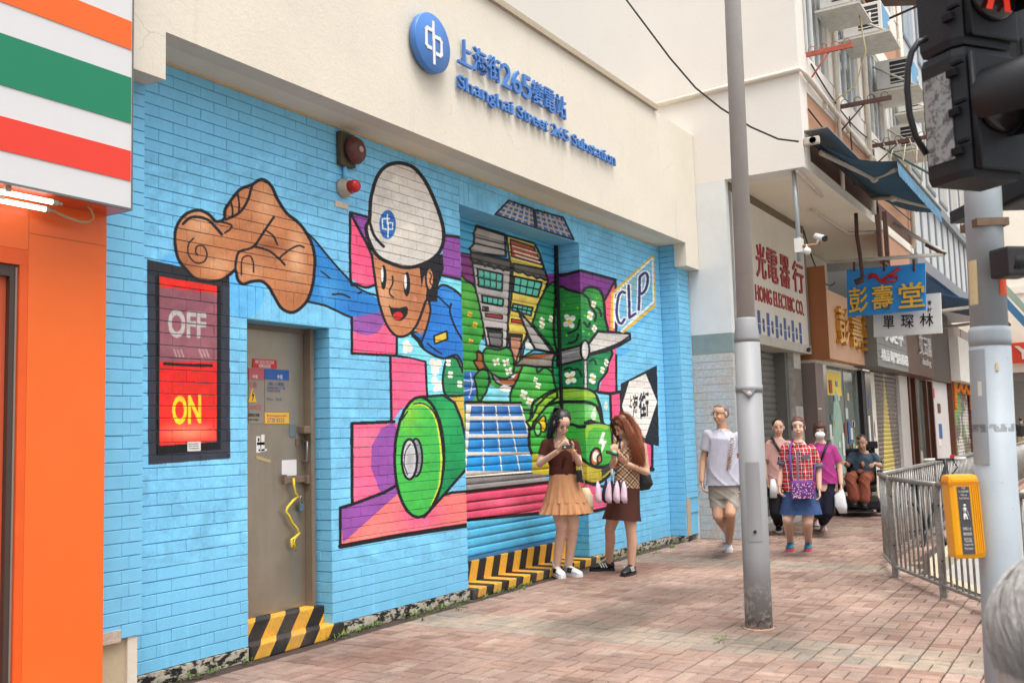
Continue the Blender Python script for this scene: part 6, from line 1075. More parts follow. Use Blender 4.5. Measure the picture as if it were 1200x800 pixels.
def head(zb, zt, name, sticker):
    c0 = np.array((E0[0], E0[1], 0)); ch = .03; P = [c0 + lf * ch, c0 + rf * ch * .6, c0 + rf * RW, c0 + rf * RW + lf * LW, c0 + lf * LW]
    mb = MB(); n = len(P); V = [p + up_ * zb + (np.mean(P, 0) - p) * .06 * 1 for p in P] + [p + up_ * (zb + .02) for p in P] + [p + up_ * (zt - .02) for p in P] + [p + up_ * zt + (np.mean(P, 0) - p) * .06 for p in P]
    F = [tuple(range(n))[::-1], tuple(range(3 * n, 4 * n))] + [(k * n + i, k * n + (i + 1) % n, (k + 1) * n + (i + 1) % n, (k + 1) * n + i) for k in range(3) for i in range(n)]; o = mb.add(V, F).build(name, M_HSG, sh_)
    no = -nrm(np.cross(rf, up_)); no = no if no @ (CAM - E0) > 0 else -no; nl = nrm(np.cross(lf, up_)); nl = nl if nl @ (CAM - E0) > 0 else -nl
    d0 = c0 + rf * .012 + no * .008; MB().obox(d0 + rf * (RW * .5 + .01) + up_ * (zb + zt) / 2, rf * (RW * .5 - .01), no * .008, up_ * ((zt - zb) / 2 - .018), 0, .006).build('door', M_HSG, sh_)
    MB().tube([d0 + rf * .012 + no * .006 + up_ * (zb + .02), d0 + rf * .012 + no * .006 + up_ * (zt - .02)], .009, 8).build('door_bead', M_HSG, sh_)
    for q in (.2, .5, .8): z = zb + (zt - zb) * q; MB().obox(c0 + lf * .022 + up_ * z + nl * .008, lf * .016, nl * .008, up_ * .010, 0, .002).obox(c0 + lf * .002 + up_ * (z + .022) + nl * .008, lf * .018, nl * .007, up_ * .004).build('hinge_clip', M_CLIP, sh_)
    if sticker: MB().obox(c0 + lf * (LW * .62) + up_ * (zb + zt) / 2 + nl * -.0 + nl * .0015, lf * LW * .34, nl * .001, up_ * (zt - zb) * .34).build('weathered_label', reflect(), sh_)
    lc = c0 + rf * (RW * .56) + no * .017 + up_ * (zb + (.20 if sticker else .145)); MB().lathe(lc, no, [(.083, 0), (.083, .01), (.078, .014), (.05, .026), (0, .032)], 32).build('lens', M_LNS, sh_)
    V = []; F = []; n = 36
    for k in range(n + 1):
        a = math.radians((-75 + 290 * k / n) if sticker else (-30 + 200 * k / n)); dr = rf * math.cos(a) + up_ * math.sin(a); L_ = .20 + .03 * math.sin(a)
        for rr in (.095, .092): V += [lc + dr * rr, lc + dr * rr * 1.02 + no * L_ - up_ * .02]
    for k in range(n): i = 4 * k; F += [(i, i + 4, i + 5, i + 1), (i + 2, i + 3, i + 7, i + 6), (i + 1, i + 5, i + 7, i + 3)]
    MB().add(V, F, 0, True).build('visor', M_VIS, sh_); return lc, no
z1 = float(px_at(1123, 51, 2.60)[2]); z0 = float(px_at(1120, 212, 2.62)[2]); lc, no = head(z0, z1 - .004, 'lower_housing', True); lc2, no = head(z1 + .004, z1 + .37, 'upper_housing', False)
arr = [(-.012, -.06), (.012, -.06), (.012, .0), (.05, .0), (0, .06), (-.05, .0), (-.012, .0)]
for k in range(2): q = lc2 + no * .034; s0 = (-.045, .02)[k]; MB().hexa([q + rf * (s0 - .012) + up_ * -.07, q + rf * (s0 + .006) + up_ * -.07, q + rf * (s0 + .006) + up_ * -.07 + no * .003, q + rf * (s0 - .012) + up_ * -.07 + no * .003, q + rf * .0 + up_ * .075, q + rf * .018 + up_ * .075, q + rf * .018 + up_ * .075 + no * .003, q + up_ * .075 + no * .003]).build('red_arrow', M_RSG, sh_)
MB().obox(pax(z0 - .012), rgt * .05, fwd * .06, up_ * .012).build('mount_plate', mat('mount_rust', (128, 104, 84), .7, .8, .25, 20), sh_)
tag(MB().tube([px_at(*q, 2.66) for q in ((1086, 45), (1076, 50), (1068, 62), (1064, 80), (1063, 105), (1066, 135), (1073, 160), (1086, 181))], .0085, 10).build('signal_cable', mat('cable_black', (30, 30, 36), .4), None, tuple(px_at(1064, 100, 2.66))), 'thick black cable looping beside the traffic signal head', 'cable')
s5 = thing('traffic_signal', px_at(1192, 150, 3.25), 'second traffic signal head half hidden behind the pole top', 'traffic light'); c = px_at(1206, 118, 3.25); hz = .34
MB().obox(c, rgt * .085, fwd * .12, up_ * hz, 0, .015).build('housing', M_HSG, s5); MB().obox(c + up_ * .0 - fwd * .125, rgt * .078, fwd * .006, up_ * hz * .47 ).build('back_cover', M_CLIP, s5); MB().obox(c + up_ * .09 - rgt * .09, rgt * .01, fwd * .02, up_ * .02).build('hinge_clip', M_CLIP, s5)
for z in (-.13, .13): MB().tube([c + up_ * z + fwd * .12, c + up_ * z + fwd * .33], .085, 20).build('visor', M_VIS, s5)
MB().obox(pax(z0 + .06) + fwd * .12 + rgt * .03, rgt * .04, fwd * .1, up_ * .02).build('bracket', M_HSG, s5)
bx = thing('sounder_box', pax(1.94) + rgt * .1, 'small black sounder box with grille on the signal pole', 'speaker'); c = px_at(1186, 308, 3.02); MB().obox(c, rgt * .046 + fwd * .01, fwd * .04 - rgt * .01, up_ * .045, 0, .008).build('case', mat('sounder_black', (46, 45, 46), .5), bx)
c2 = px_at(1194, 307, 2.972)
for i in range(6): MB().tube([c2 + rgt * (-.014 + i * .006) + up_ * -.02, c2 + rgt * (-.014 + i * .006 + .012) + up_ * .02], .0013, 4).build('grille_slot', M_BLK, bx)
MB().obox(pax(1.94) + rgt * .055, rgt * .015, fwd * .02, up_ * .025).build('mount', M_HSG, bx)
yb = thing('push_button_box', px_at(1130, 605, 3.05), 'yellow pedestrian aid box with dark walking figure label', 'box'); M_YB = mat('signal_yellow', (252, 176, 24), .35, .85, .03, 8); yl, yr, yt, ybm = 1106, 1154, 555, 655; dep = 3.03
def yq(u, v, n=0.): a = px_at(1105.5 + 48 * u + 4 * v * u * 0 + 3 * v, 556 + 98 * v, dep); return a - fwd * n
ctr = (yq(0, 0) + yq(1, 1)) / 2; hw, hh = np.linalg.norm(yq(1, .5) - yq(0, .5)) / 2, (yq(.5, 0)[2] - yq(.5, 1)[2]) / 2; hw *= .76; ctr = ctr + rgt * .004; tr = nrm(rgt * .965 - fwd * -.26 * 0 + fwd * .0); tn = -fwd; tu = nrm(up_ + RTV * -.03)
MB().obox(ctr + fwd * .025, tr * hw, fwd * .03, tu * hh, 0, .014).build('case', M_YB, yb); MB().obox(ctr + tu * (hh - .026) + fwd * .0245, tr * (hw + .001), fwd * .0305, tu * .005).build('lid_seam', mat('seam_amber', (222, 140, 20), .4), yb)
lc_ = ctr - tr * hw * .10 - fwd * .0057; MB().obox(lc_ - tu * hh * .02 - tu * .008, tr * hw * .40, fwd * .0006, tu * hh * .80).build('label', mat('label_grey', (84, 84, 88), .5), yb)
for k in range(4): MB().obox(ctr + tr * hw * (.50 + k * .13) - fwd * .005 - tu * .008, tr * hw * .035, fwd * .003, tu * hh * .80).build('rib', M_YB, yb)
LW_ = hw * .34
def ylab(t, v, h_, w_=1.): p = lc_ - tr * LW_ * w_ + tu * hh * v - fwd * .0012; lettering(MB(), t, p, tr * LW_ * 2 * w_, tu * h_, -fwd * .0006, .0, 0, 2).build('label_text', M_WHT, yb)
for t, v, h_, w_ in (('不設', .66, .006, .35), ('行人過路按鈕', .58, .006, .95), ('Without', .50, .005, .6), ('Push Button', .42, .006, .9), ('視障人士', -.32, .010, .8), ('輔助設施', -.44, .010, .8), ('Aids for', -.54, .007, .75), ('Visually', -.61, .008, .75), ('Impaired', -.69, .008, .8), ('Persons', -.77, .007, .75)): ylab(t, v, h_, w_)
o_ = lc_ + tu * hh * .10 - fwd * .0014; B2 = lambda x, z: o_ + tr * x * hw + tu * z * hh
fg = MB().ball(B2(-.02, .17), .0042, 10)
for p, r in (([(-.03, .12), (-.06, -.0)], .0045), ([(-.05, .0), (.06, -.14), (.08, -.16)], .0028), ([(-.07, .0), (-.13, -.15), (-.09, -.16)], .0028), ([(-.02, .10), (.07, .03), (.10, .05)], .002), ([(-.05, .10), (-.12, .02)], .002), ([(.09, .05), (.26, -.17)], .0008)): fg.tube([B2(*q) for q in p], r, 6)
fg.build('walking_figure', M_WHT, yb); MB().obox(ctr + fwd * .07 + tr * hw * .6, tr * .02, fwd * .03, tu * .03).build('mount', M_YB, yb)
# ---------------------------------------------------------------- people
def capsule(mb, p0, r0, p1, r1, n=14, flat=None):
    p0, p1 = np.array(p0, float), np.array(p1, float); d = p1 - p0; L_ = np.linalg.norm(d)
    d = d / L_ if L_ > 1e-6 else np.array((0, 0, 1.)); u = np.array((0, 0, 1.)) if abs(d[2]) < .9 else np.array((1., 0, 0)); a = nrm(np.cross(d, u)); b = np.cross(d, a); V = []; F = []; R_ = []
    for t in np.linspace(-math.pi / 2, 0, 5): R_.append((p0 + d * r0 * math.sin(t), r0 * math.cos(t)))
    for t in np.linspace(0, math.pi / 2, 5): R_.append((p1 + d * r1 * math.sin(t), r1 * math.cos(t)))
    for c, r in R_:
        for k in range(n):
            q = 2 * math.pi * k / n; o = max(r, 1e-4) * (math.cos(q) * a + math.sin(q) * b)
            if flat is not None: o = o + flat[0] * (o @ flat[0]) * (flat[1] - 1)
            V.append(c + o)
    m = len(R_)
    for i in range(m - 1):
        for k in range(n): F.append((i * n + k, i * n + (k + 1) % n, (i + 1) * n + (k + 1) % n, (i + 1) * n + k))
    F += [tuple(range(n))[::-1], tuple(range((m - 1) * n, m * n))]; return mb.add(V, F, 0, True)
def loft(mb, rings, n=28, cap=True, wave=None):              # rings: (centre, half-axis a, half-axis b)
    V = []; F = []
    for i, (c, a, b) in enumerate(rings):
        for k in range(n):
            q = 2 * math.pi * k / n; w_ = 1 + (wave(i / (len(rings) - 1), q) if wave else 0); V.append(np.array(c) + w_ * (math.cos(q) * np.array(a) + math.sin(q) * np.array(b)))
    for i in range(len(rings) - 1):
        for k in range(n): F.append((i * n + k, i * n + (k + 1) % n, (i + 1) * n + (k + 1) % n, (i + 1) * n + k))
    if cap: F += [tuple(range(n))[::-1], tuple(range((len(rings) - 1) * n, len(rings) * n))]
    return mb.add(V, F, 0, True)
def fused(mb, name, m, parent, vox=.006, smooth=3, cuts=(), fold=0., drop=None):   # one continuous skin grown over the shapes
    me = mb.mesh('skin_src'); o = bpy.data.objects.new('skin_src', me); COL.objects.link(o); r = o.modifiers.new('r', 'REMESH'); r.mode = 'VOXEL'; r.voxel_size = vox
    if smooth: s = o.modifiers.new('s', 'SMOOTH'); s.factor = .5; s.iterations = smooth
    dg = bpy.context.evaluated_depsgraph_get(); me2 = bpy.data.meshes.new_from_object(o.evaluated_get(dg)); bpy.data.objects.remove(o); bpy.data.meshes.remove(me)
    bm = bmesh.new(); bm.from_mesh(me2); bpy.data.meshes.remove(me2)
    for co, no in cuts: bmesh.ops.bisect_plane(bm, geom=list(bm.verts) + list(bm.edges) + list(bm.faces), plane_co=tuple(co), plane_no=tuple(no), clear_outer=True)
    if drop is not None:
        bmesh.ops.delete(bm, geom=[f for f in bm.faces if drop(np.array(f.calc_center_median()))], context='FACES')
    if fold:
        bm.normal_update()
        for v in bm.verts:
            x, y, z = v.co; h = x * .55 - y * .83; a = math.sin(19 * h + 11 * z + 2.2 * math.sin(7 * z + 1.3)); b = math.sin(30 * h - 17 * z + 1.8 * math.sin(11 * h)); k = (1 - abs(a)) ** 2 * 1.5 + .7 * (1 - abs(b)) ** 3 - .6; v.co += v.normal * k * fold * .8
    lo = wloc(parent)
    for v in bm.verts: v.co -= lo
    me3 = bpy.data.meshes.new(name); bm.to_mesh(me3); bm.free(); me3.polygons.foreach_set('use_smooth', [True] * len(me3.polygons)); return link(name, me3, m, parent)
def skin_mat(name, c):
    g = G(name, .5, .35); n = g.noise(g.pos, 22, 4); g.b.inputs['Subsurface Weight'].default_value = .06; g.b.inputs['Subsurface Radius'].default_value = (.01, .004, .002); return g.done(g.mul(lin(c, .82), g.rng(n, .3, .7, .93, 1.05)))
def cloth(name, c, var=.1, rough=.85, k=KALB): return mat(name, c, rough, k, var, 14, .12, 110, spec=.15)
def hair_mat(name, c, rough=.42, bmp=.6):
    g = G(name, rough, .5); n = g.noise(g.scale(g.pos, (70, 70, 6)), 1., 4); g.bump(n, bmp, .006); return g.done(g.mul(lin(c, .8), g.rng(n, .3, .7, .7, 1.25)))
SK1, SK2, SK3, SK4 = skin_mat('skin_light', (232, 190, 164)), skin_mat('skin_tan', (212, 166, 138)), skin_mat('skin_pale', (226, 186, 164)), skin_mat('skin_warm', (222, 176, 148))
H_BLK, H_AUB, H_GRY, H_DBR, H_REDB = hair_mat('hair_black', (34, 28, 28)), hair_mat('hair_auburn', (136, 70, 34)), hair_mat('hair_grey', (120, 118, 116)), hair_mat('hair_dark_brown', (72, 48, 42)), hair_mat('hair_red_brown', (76, 42, 36))
M_EYE = mat('eye_dark', (38, 30, 28), .3); M_LIP = mat('lips', (186, 98, 92), .45); M_BROW = mat('eyebrow', (58, 46, 42), .8); M_WSH = mat('shoe_white', (240, 240, 240), .5, .8, .04, 20); M_BSH = mat('shoe_black', (36, 36, 38), .45, .8, .08, 20)
class Person:
    def __init__(s, base, label, group=None):
        s.B = on_z(*base); s.t = thing('person', s.B, label, 'person', group); s.v = nrm((CAM - s.B) * (1, 1, 0)); s.u = np.cross(np.array((0, 0, 1.)), s.v); s.m = MB()
        if s.u @ RTV < 0: s.u = -s.u
        s.z = np.array((0, 0, 1.)); s.S = (RC[2] @ (s.B - CAM)) / FPX
    def j(s, x, y, d=0.): r = ray(x, y); c = s.B + s.v * d; return CAM + r * (((c - CAM) @ s.v) / (r @ s.v))
    def dp(s, p): return (np.array(p) - s.B) @ s.v
    def limb(s, pts, rs, mb=None, flat=None):
        for a, b, ra, rb in zip(pts[:-1], pts[1:], rs[:-1], rs[1:]): capsule(mb or s.m, a, ra, b, rb, flat=flat)
    def head(s, x, y, yaw=0., pitch=0., d=0., sc=1., roll=0.):
        c = s.j(x, y, d); a, p = math.radians(yaw), math.radians(pitch); f = s.v * math.cos(a) + s.u * math.sin(a); r = np.cross(f, s.z); up = s.z
        r = r if r @ s.u * math.cos(a) >= 0 else -r
        f, up = f * math.cos(p) - up * math.sin(p), up * math.cos(p) + f * math.sin(p); ro = math.radians(roll); r, up = r * math.cos(ro) + up * math.sin(ro), up * math.cos(ro) - r * math.sin(ro)
        s.hc, s.hf, s.hr, s.hu, s.hs = c, f, r, up, sc; A = np.array((r, f, up))
        s.h = lambda X, Y, Z: c + sc * (r * X + f * Y + up * Z)
        for (X, Y, Z), q in (((0, -.008, .028), (.073, .093, .082)), ((0, .012, -.035), (.062, .074, .075)), ((0, .036, -.085), (.033, .036, .028)), ((0, .088, -.014), (.010, .017, .026)), ((0, .098, -.032), (.014, .013, .011)), ((.030, .062, -.042), (.020, .020, .020)), ((-.030, .062, -.042), (.020, .020, .020)), ((0, .082, -.068), (.021, .012, .010)), ((.075, -.008, -.01), (.010, .020, .032)), ((-.075, -.008, -.01), (.010, .020, .032))): s.m.ball(s.h(X, Y, Z), np.array(q) * sc, 16, 0, A)
        return c
    def face(s, eyes=True, mouth=True, brow=M_BROW, lip=M_LIP):
        A = np.array((s.hr, s.hf, s.hu))
        for k in (-1, 1):
            if eyes: MB().ball(s.h(k * .031, .0835, .002), np.array((.0125, .005, .0050)) * s.hs, 8, 0, A).build('eye', M_EYE, s.t)
            MB().ball(s.h(k * .032, .0865, .022), np.array((.019, .005, .0035)) * s.hs, 8, 0, A).build('eyebrow', brow, s.t)
        if mouth: MB().ball(s.h(0, .092, -.066), np.array((.021, .005, .006)) * s.hs, 8, 0, A).build('mouth', lip, s.t)
    def hair(s, balls, m, extra=None, vox=.008, name='hair'):
        mb = MB(); A = np.array((s.hr, s.hf, s.hu))
        for (X, Y, Z), q in balls: mb.ball(s.h(X, Y, Z), np.array(q) * s.hs, 16, 0, A)
        if extra: extra(mb)
        return fused(mb, name, m, s.t, vox, 2, (), .004)
    def hand(s, w, dirn, palm, curl=.5, side=1, sc=1., mb=None):   # w wrist, dirn along the hand, palm normal, side of the thumb
        mb = mb or s.m; d = nrm(dirn); n_ = nrm(np.array(palm) - d * (np.array(palm) @ d)); t = np.cross(d, n_) * side; w = np.array(w)
        capsule(mb, w + d * .02 * sc, .026 * sc, w + d * .07 * sc, .036 * sc, 12, (n_, .42))
        for k, (o, L_) in enumerate(((.030, .068), (.011, .076), (-.009, .072), (-.028, .056))):
            p = w + d * .085 * sc + t * o * sc; q = p; dd = d
            for seg in range(3):
                an = curl * (.55 + .25 * seg) * (1 + .08 * k); dd = nrm(dd * math.cos(an) + n_ * math.sin(an)); e = q + dd * L_ * sc * (.45, .32, .23)[seg]; capsule(mb, q, .0088 * sc, e, .0080 * sc, 8); q = e
        p = w + d * .03 * sc + t * .026 * sc; e = p + nrm(d * .6 + t * .75 + n_ * .3) * .042 * sc; capsule(mb, p, .012 * sc, e, .010 * sc, 8); capsule(mb, e, .010 * sc, e + nrm(d * .9 + t * .15 + n_ * .45) * .032 * sc, .0085 * sc, 8)
    def shoe(s, heel, toe, m, sole, z=0., h_=1., stripe=None, top=.075, z2=None):
        a, b = (on_z(*heel) if len(heel) == 2 else np.array(heel)), (on_z(*toe) if len(toe) == 2 else np.array(toe)); a[2] = z; b[2] = z if z2 is None else z2; d = nrm(b - a); L_ = .26 * h_; b = a + d * L_; n_ = nrm(np.cross(d, s.z)); up = np.cross(n_, d); mb = MB()
        R_ = [(.0, .024, .030), (.03, .034, .040), (.09, .037, .040), (.14, .041, .032), (.19, .045, .025), (.235, .038, .018), (.26, .018, .010)]
        loft(mb, [(a + d * x * h_ + up * (.022 + q), n_ * w_, up * q) for x, w_, q in R_], 16); loft(mb, [(a + d * .025 + up * .06, n_ * .030, d * .034), (a + d * .05 + up * (.02 + top), n_ * .035, d * .043)], 14); fused(mb, 'shoe', m, s.t, .005, 2)
        ms = MB(); pr = [(x * h_ * 1.02 - .003, w_ * 1.06 + .002) for x, w_, q in R_]; out_ = [a + d * x + n_ * w_ for x, w_ in pr] + [a + d * x - n_ * w_ for x, w_ in pr[::-1]]; n = len(out_)
        ms.add([p + up * .001 for p in out_] + [p + up * .028 for p in out_], [tuple(range(n))[::-1], tuple(range(n, 2 * n))] + [(i, (i + 1) % n, n + (i + 1) % n, n + i) for i in range(n)]).build('sole', sole, s.t)
        if stripe is not None:
            for sd in (-1, 1):
                for k in range(3): x = .095 + .026 * k; MB().obox(a + d * x + n_ * sd * .041 + up * .062, nrm(d * .5 + up) * .026, n_ * .006, d * .006).build('stripe', stripe, s.t)
        return a + d * .055 + up * .085
    def leg(s, hip, knee, ankle, r=(.085, .058, .054, .037)):
        kn = np.array(knee); an = np.array(ankle); hp = np.array(hip); calf = kn * .68 + an * .32 - s.hfz * .012
        s.limb([hp, kn * .35 + hp * .65, kn], [r[0], r[0] * .92, r[1]]); s.limb([kn, calf, an], [r[1] * .94, r[2], r[3]])
    def body(s, m, vox=.006): return fused(s.m, 'body', m, s.t, vox, 3)
    def tee(s, m, name, chest, waist, shl, shr, ell, elr, depth=.11, sleeve=.55, neck=None, hem=None, fold=.006, vox=.008, rs=.062, extra=None, mid=None, drop=None, puff=1.):
        mb = MB(); ax = nrm(np.array(shr) - np.array(shl)); f = nrm(np.cross(ax, s.z)); (c0, w0), (c1, w1) = chest, waist; c0, c1 = np.array(c0), np.array(c1); top = (np.array(shl) + np.array(shr)) / 2
        R_ = [(top + s.z * .055, ax * .072, f * .066), (top + s.z * .030, ax * np.linalg.norm(np.array(shr) - np.array(shl)) * .40, f * .075), (top - s.z * .045, ax * np.linalg.norm(np.array(shr) - np.array(shl)) * .52, f * depth * .95), (c0, ax * w0, f * depth)]
        if mid: R_.append((np.array(mid[0]), ax * mid[1], f * depth * .95))
        R_ += [(c1, ax * w1, f * depth * .98 * puff), (c1 - s.z * .05, ax * w1, f * depth * .95 * puff)]; loft(mb, R_, 26)
        for a, e in ((shl, ell), (shr, elr)):
            if e is None: continue
            a, e = np.array(a), np.array(e); q = a + (e - a) * sleeve; a = a + (e - a) * .06 - s.z * .004; capsule(mb, a, rs, q, rs * 1.02, 12)
        if extra: extra(mb)
        cuts = [(c1, -s.z)] if hem is None else [hem]; ends = []
        for a, e in ((shl, ell), (shr, elr)):
            if e is not None: a, e = np.array(a), np.array(e); ends.append((a + (e - a) * sleeve + nrm(e - a) * rs * .25, nrm(e - a)))
        def drop2(c):
            for q, d in ends:
                w_ = c - q
                if 0 < w_ @ d < .055 and np.linalg.norm(w_ - d * (w_ @ d)) < rs * 1.25: return True
            return drop is not None and drop(c)
        return fused(mb, name, m, s.t, vox, 3, cuts, fold, drop2)
def skirt(P, name, m, top, bot, zt, n=96, pleat=.03, fr=13, hem=.0, rings=9, flare=1.2, tilt=0.):
    (ct, at, bt), (cb, ab, bb) = top, bot; R_ = []
    for i in range(rings): t = i / (rings - 1); k = t ** flare; R_.append((np.array(ct) * (1 - t) + np.array(cb) * t, np.array(at) * (1 - k) + np.array(ab) * k, np.array(bt) * (1 - k) + np.array(bb) * k))
    mb = MB(); loft(mb, R_, n, False, lambda t, q: pleat * t * (math.sin(fr * q) + .5 * math.sin(fr * 1.7 * q + 1)) + (.03 * math.sin(40 * q) * max(0, t - .85) / .15 if hem else 0)); return mb.build(name, m, P.t)
def strap(P, pts, r, m, name='strap', w=None): return MB().tube(pts, r, 6).build(name, m, P.t)
# --- first woman: brown knit top, ruffled tan skirt
P = Person((664, 675.5), 'young woman in brown square-neck top and tan ruffled skirt looking down at her phone'); J = P.j; P.hfz = P.v
_t = on_z(659.5, 677.5); _d = P.v * .93 + P.u * .30; aL = P.shoe(tuple(_t - _d * .26), tuple(_t), M_WSH, M_WSH, stripe=M_BLK); _t = on_z(681, 676); _d = P.v * .78 + P.u * .6; aR = P.shoe(tuple(_t - _d * .26), tuple(_t), M_WSH, M_WSH, stripe=M_BLK)
P.head(658.5, 495.5, 22, 36, .10, 1.04); hipc = J(661, 580, .02)
shl, shr, ell, elr, wrl, wrr = J(640, 518, .03), J(673, 518.5, .03), J(632.5, 543, .06), J(678.5, 542, .08), J(653.5, 528.5, .26), J(671.5, 528.5, .26)
capsule(P.m, J(656, 517, .0), .052, P.h(0, -.02, -.06), .05); P.limb([shl - P.z * .01, ell, wrl], [.041, .036, .026]); P.limb([shr - P.z * .01, elr, wrr], [.041, .036, .026])
loft(P.m, [(J(656.5, 512, .0), P.u * .06, P.v * .05), (J(656.5, 518, .01), P.u * .105, P.v * .07), (J(657, 530, .02), P.u * .150, P.v * .10), (J(659, 552, .02), P.u * .12, P.v * .09), (hipc, P.u * .155, P.v * .11), (J(662, 597, .02), P.u * .14, P.v * .10)], 24)
P.hand(wrl, J(661, 523, .31) - wrl, P.u * .5 + P.z * .8 - P.v * .3, .55, 1); P.hand(wrr, J(665, 523.5, .31) - wrr, -P.u * .5 + P.z * .8 - P.v * .3, .55, -1)
P.leg(J(654, 592, .02), J(658.5, 617, P.dp(aL) * .4 + .06), aL); P.leg(J(669, 592, .02), J(671.5, 617, P.dp(aR) * .4 + .06), aR); P.body(SK1, .0055); P.face()
zn = lambda x, y: None
def ndrop(c): q = proj(c); return (c - P.B) @ P.v > .02 and q[1] < 525 - abs(q[0] - 657.5) * .05 and abs(q[0] - 657.5) < 9.5 - (q[1] - 512) * .18
P.tee(cloth('brown_knit', (84, 46, 36), .08), 'top', (J(657.5, 533, .02), .168), (J(660, 556, .02), .142), shl, shr, ell, elr, .118, .55, fold=.004, drop=ndrop, rs=.051, mid=(J(659.5, 546, .02), .135))
MB().tube([J(661, 533, .15), J(660, 541, .14), J(659, 549, .14)], .006, 6).tube([J(661, 533, .15), J(664, 538, .15)], .006, 6).build('tie', cloth('brown_tie', (60, 32, 26)), P.t)
M_TSK = cloth('tan_skirt', (204, 150, 108), .08); skirt(P, 'skirt', M_TSK, (J(660, 555, .02), P.u * .135, P.v * .115), (J(662.5, 588, .02), P.u * .215, P.v * .17), 0, 120, .045, 14); skirt(P, 'ruffle', M_TSK, (J(662, 582, .02), P.u * .195, P.v * .155), (J(663, 601, .02), P.u * .258, P.v * .20), 0, 160, .07, 19, .01, 6, 1.)
for a in (aL, aR): MB().tube([a + (0, 0, -.02), a + (0, 0, .075)], .041, 12).build('sock', mat('sock_white', (244, 242, 242), .8), P.t)
P.hair([((0, -.028, .032), (.083, .100, .094)), ((0, -.022, .044), (.082, .090, .072)), ((.03, -.03, .05), (.06, .085, .07)), ((-.055, -.07, -.045), (.045, .05, .08)), ((.055, -.06, -.02), (.035, .045, .06))], H_BLK, lambda mb: (P.limb([P.h(-.02, -.10, -.01), P.h(-.04, -.11, -.09), J(644, 512, -.04)], [.06, .05, .03], mb), mb.ball(P.h(-.02, -.12, .06), .03, 10)))
MB().obox(P.h(-.03, -.115, .085), P.hr * .03, P.hf * .01, P.hu * .02).build('hair_clip', M_BLK, P.t)
ph = thing('phone', J(664, 523, .33), 'black phone held by the woman in the brown top', 'phone'); MB().obox(J(664.5, 523, .34), P.u * .05 + P.z * .006, nrm(P.v * .5 + P.z * .8) * .005, nrm(P.v * .8 - P.z * .5) * .036, 0, .003).build('case', M_BLK, ph); MB().ball(J(662, 524, .355), .009, 8).build('charm', M_WHT, ph)
MB().tube([wrr + P.v * .04 * math.cos(q) + P.z * .012 * math.sin(q) + P.u * .034 * math.sin(q) for q in np.linspace(0, 6.28, 13)], .004, 5).build('bracelet', M_GLB, P.t)
pc_ = thing('pouch', J(678.5, 558, .14), 'small black camera pouch on the hip of the woman in brown', 'pouch'); c = J(678.8, 557.5, .13); MB().obox(c, P.u * .028, P.v * .03, P.z * .06, 0, .01).build('case', M_BLK, pc_); MB().tube([c + P.z * .06, J(679.5, 547, .10), J(676, 530, .06)], .004, 5).build('strap', M_RAIL, pc_)
tb = thing('tote_bag', J(688, 585, -.10), 'cream cloth tote bag hanging behind the tan skirt', 'bag'); mb = MB(); loft(mb, [(J(686, 571, -.10), P.u * .035, P.v * .02), (J(688, 580, -.09), P.u * .055, P.v * .04), (J(689, 592, -.09), P.u * .06, P.v * .045), (J(688.5, 601, -.09), P.u * .05, P.v * .03)], 16, True, lambda t, q: .06 * math.sin(5 * q)); mb.build('bag', cloth('tote_cream', (222, 204, 172)), tb); MB().tube([J(686, 571, -.10), J(682, 553, -.06), J(678, 530, -.03)], .008, 6).build('handle', cloth('tote_cream', (0, 0, 0)), tb)
def strands(P, roots, paths, m, n, r=.0016, jit=.012, name='hair_strands'):   # loose locks over the hair mass
    hs = MB()
    for k in range(n):
        path = random.choice(paths); o = np.array([random.gauss(0, jit) for _ in range(3)]); pts = [np.array(p) + o * (1 + .5 * i) + np.array([random.gauss(0, jit * .10) for _ in range(3)]) for i, p in enumerate(path)]
        q = spline([tuple(p) for p in pts], False, 4); hs.tube(q, [r * .7] + [r] * (len(q) - 2) + [r * .3], 3, 0, False)
    return tag(hs.build(name, m, P.t), kind='stuff')
_pb = [P.h(-.03, -.12, .03), P.h(-.04, -.135, -.04), J(645, 508, -.03), J(643.5, 517, -.02), J(643, 523, -.01)]
strands(P, None, [_pb, _pb, [P.h(.0, -.10, .09), P.h(-.03, -.12, .07)] + _pb[1:4], [P.h(-.055, -.02, .085), P.h(-.075, -.06, .03), P.h(-.06, -.10, -.02)], [P.h(.05, -.01, .09), P.h(.08, -.05, .03), P.h(.06, -.09, -.02)], [P.h(-.06, .05, .05), P.h(-.078, .03, .0), P.h(-.075, .02, -.05), P.h(-.07, .02, -.09)]], H_BLK, 170, .0016, .010)
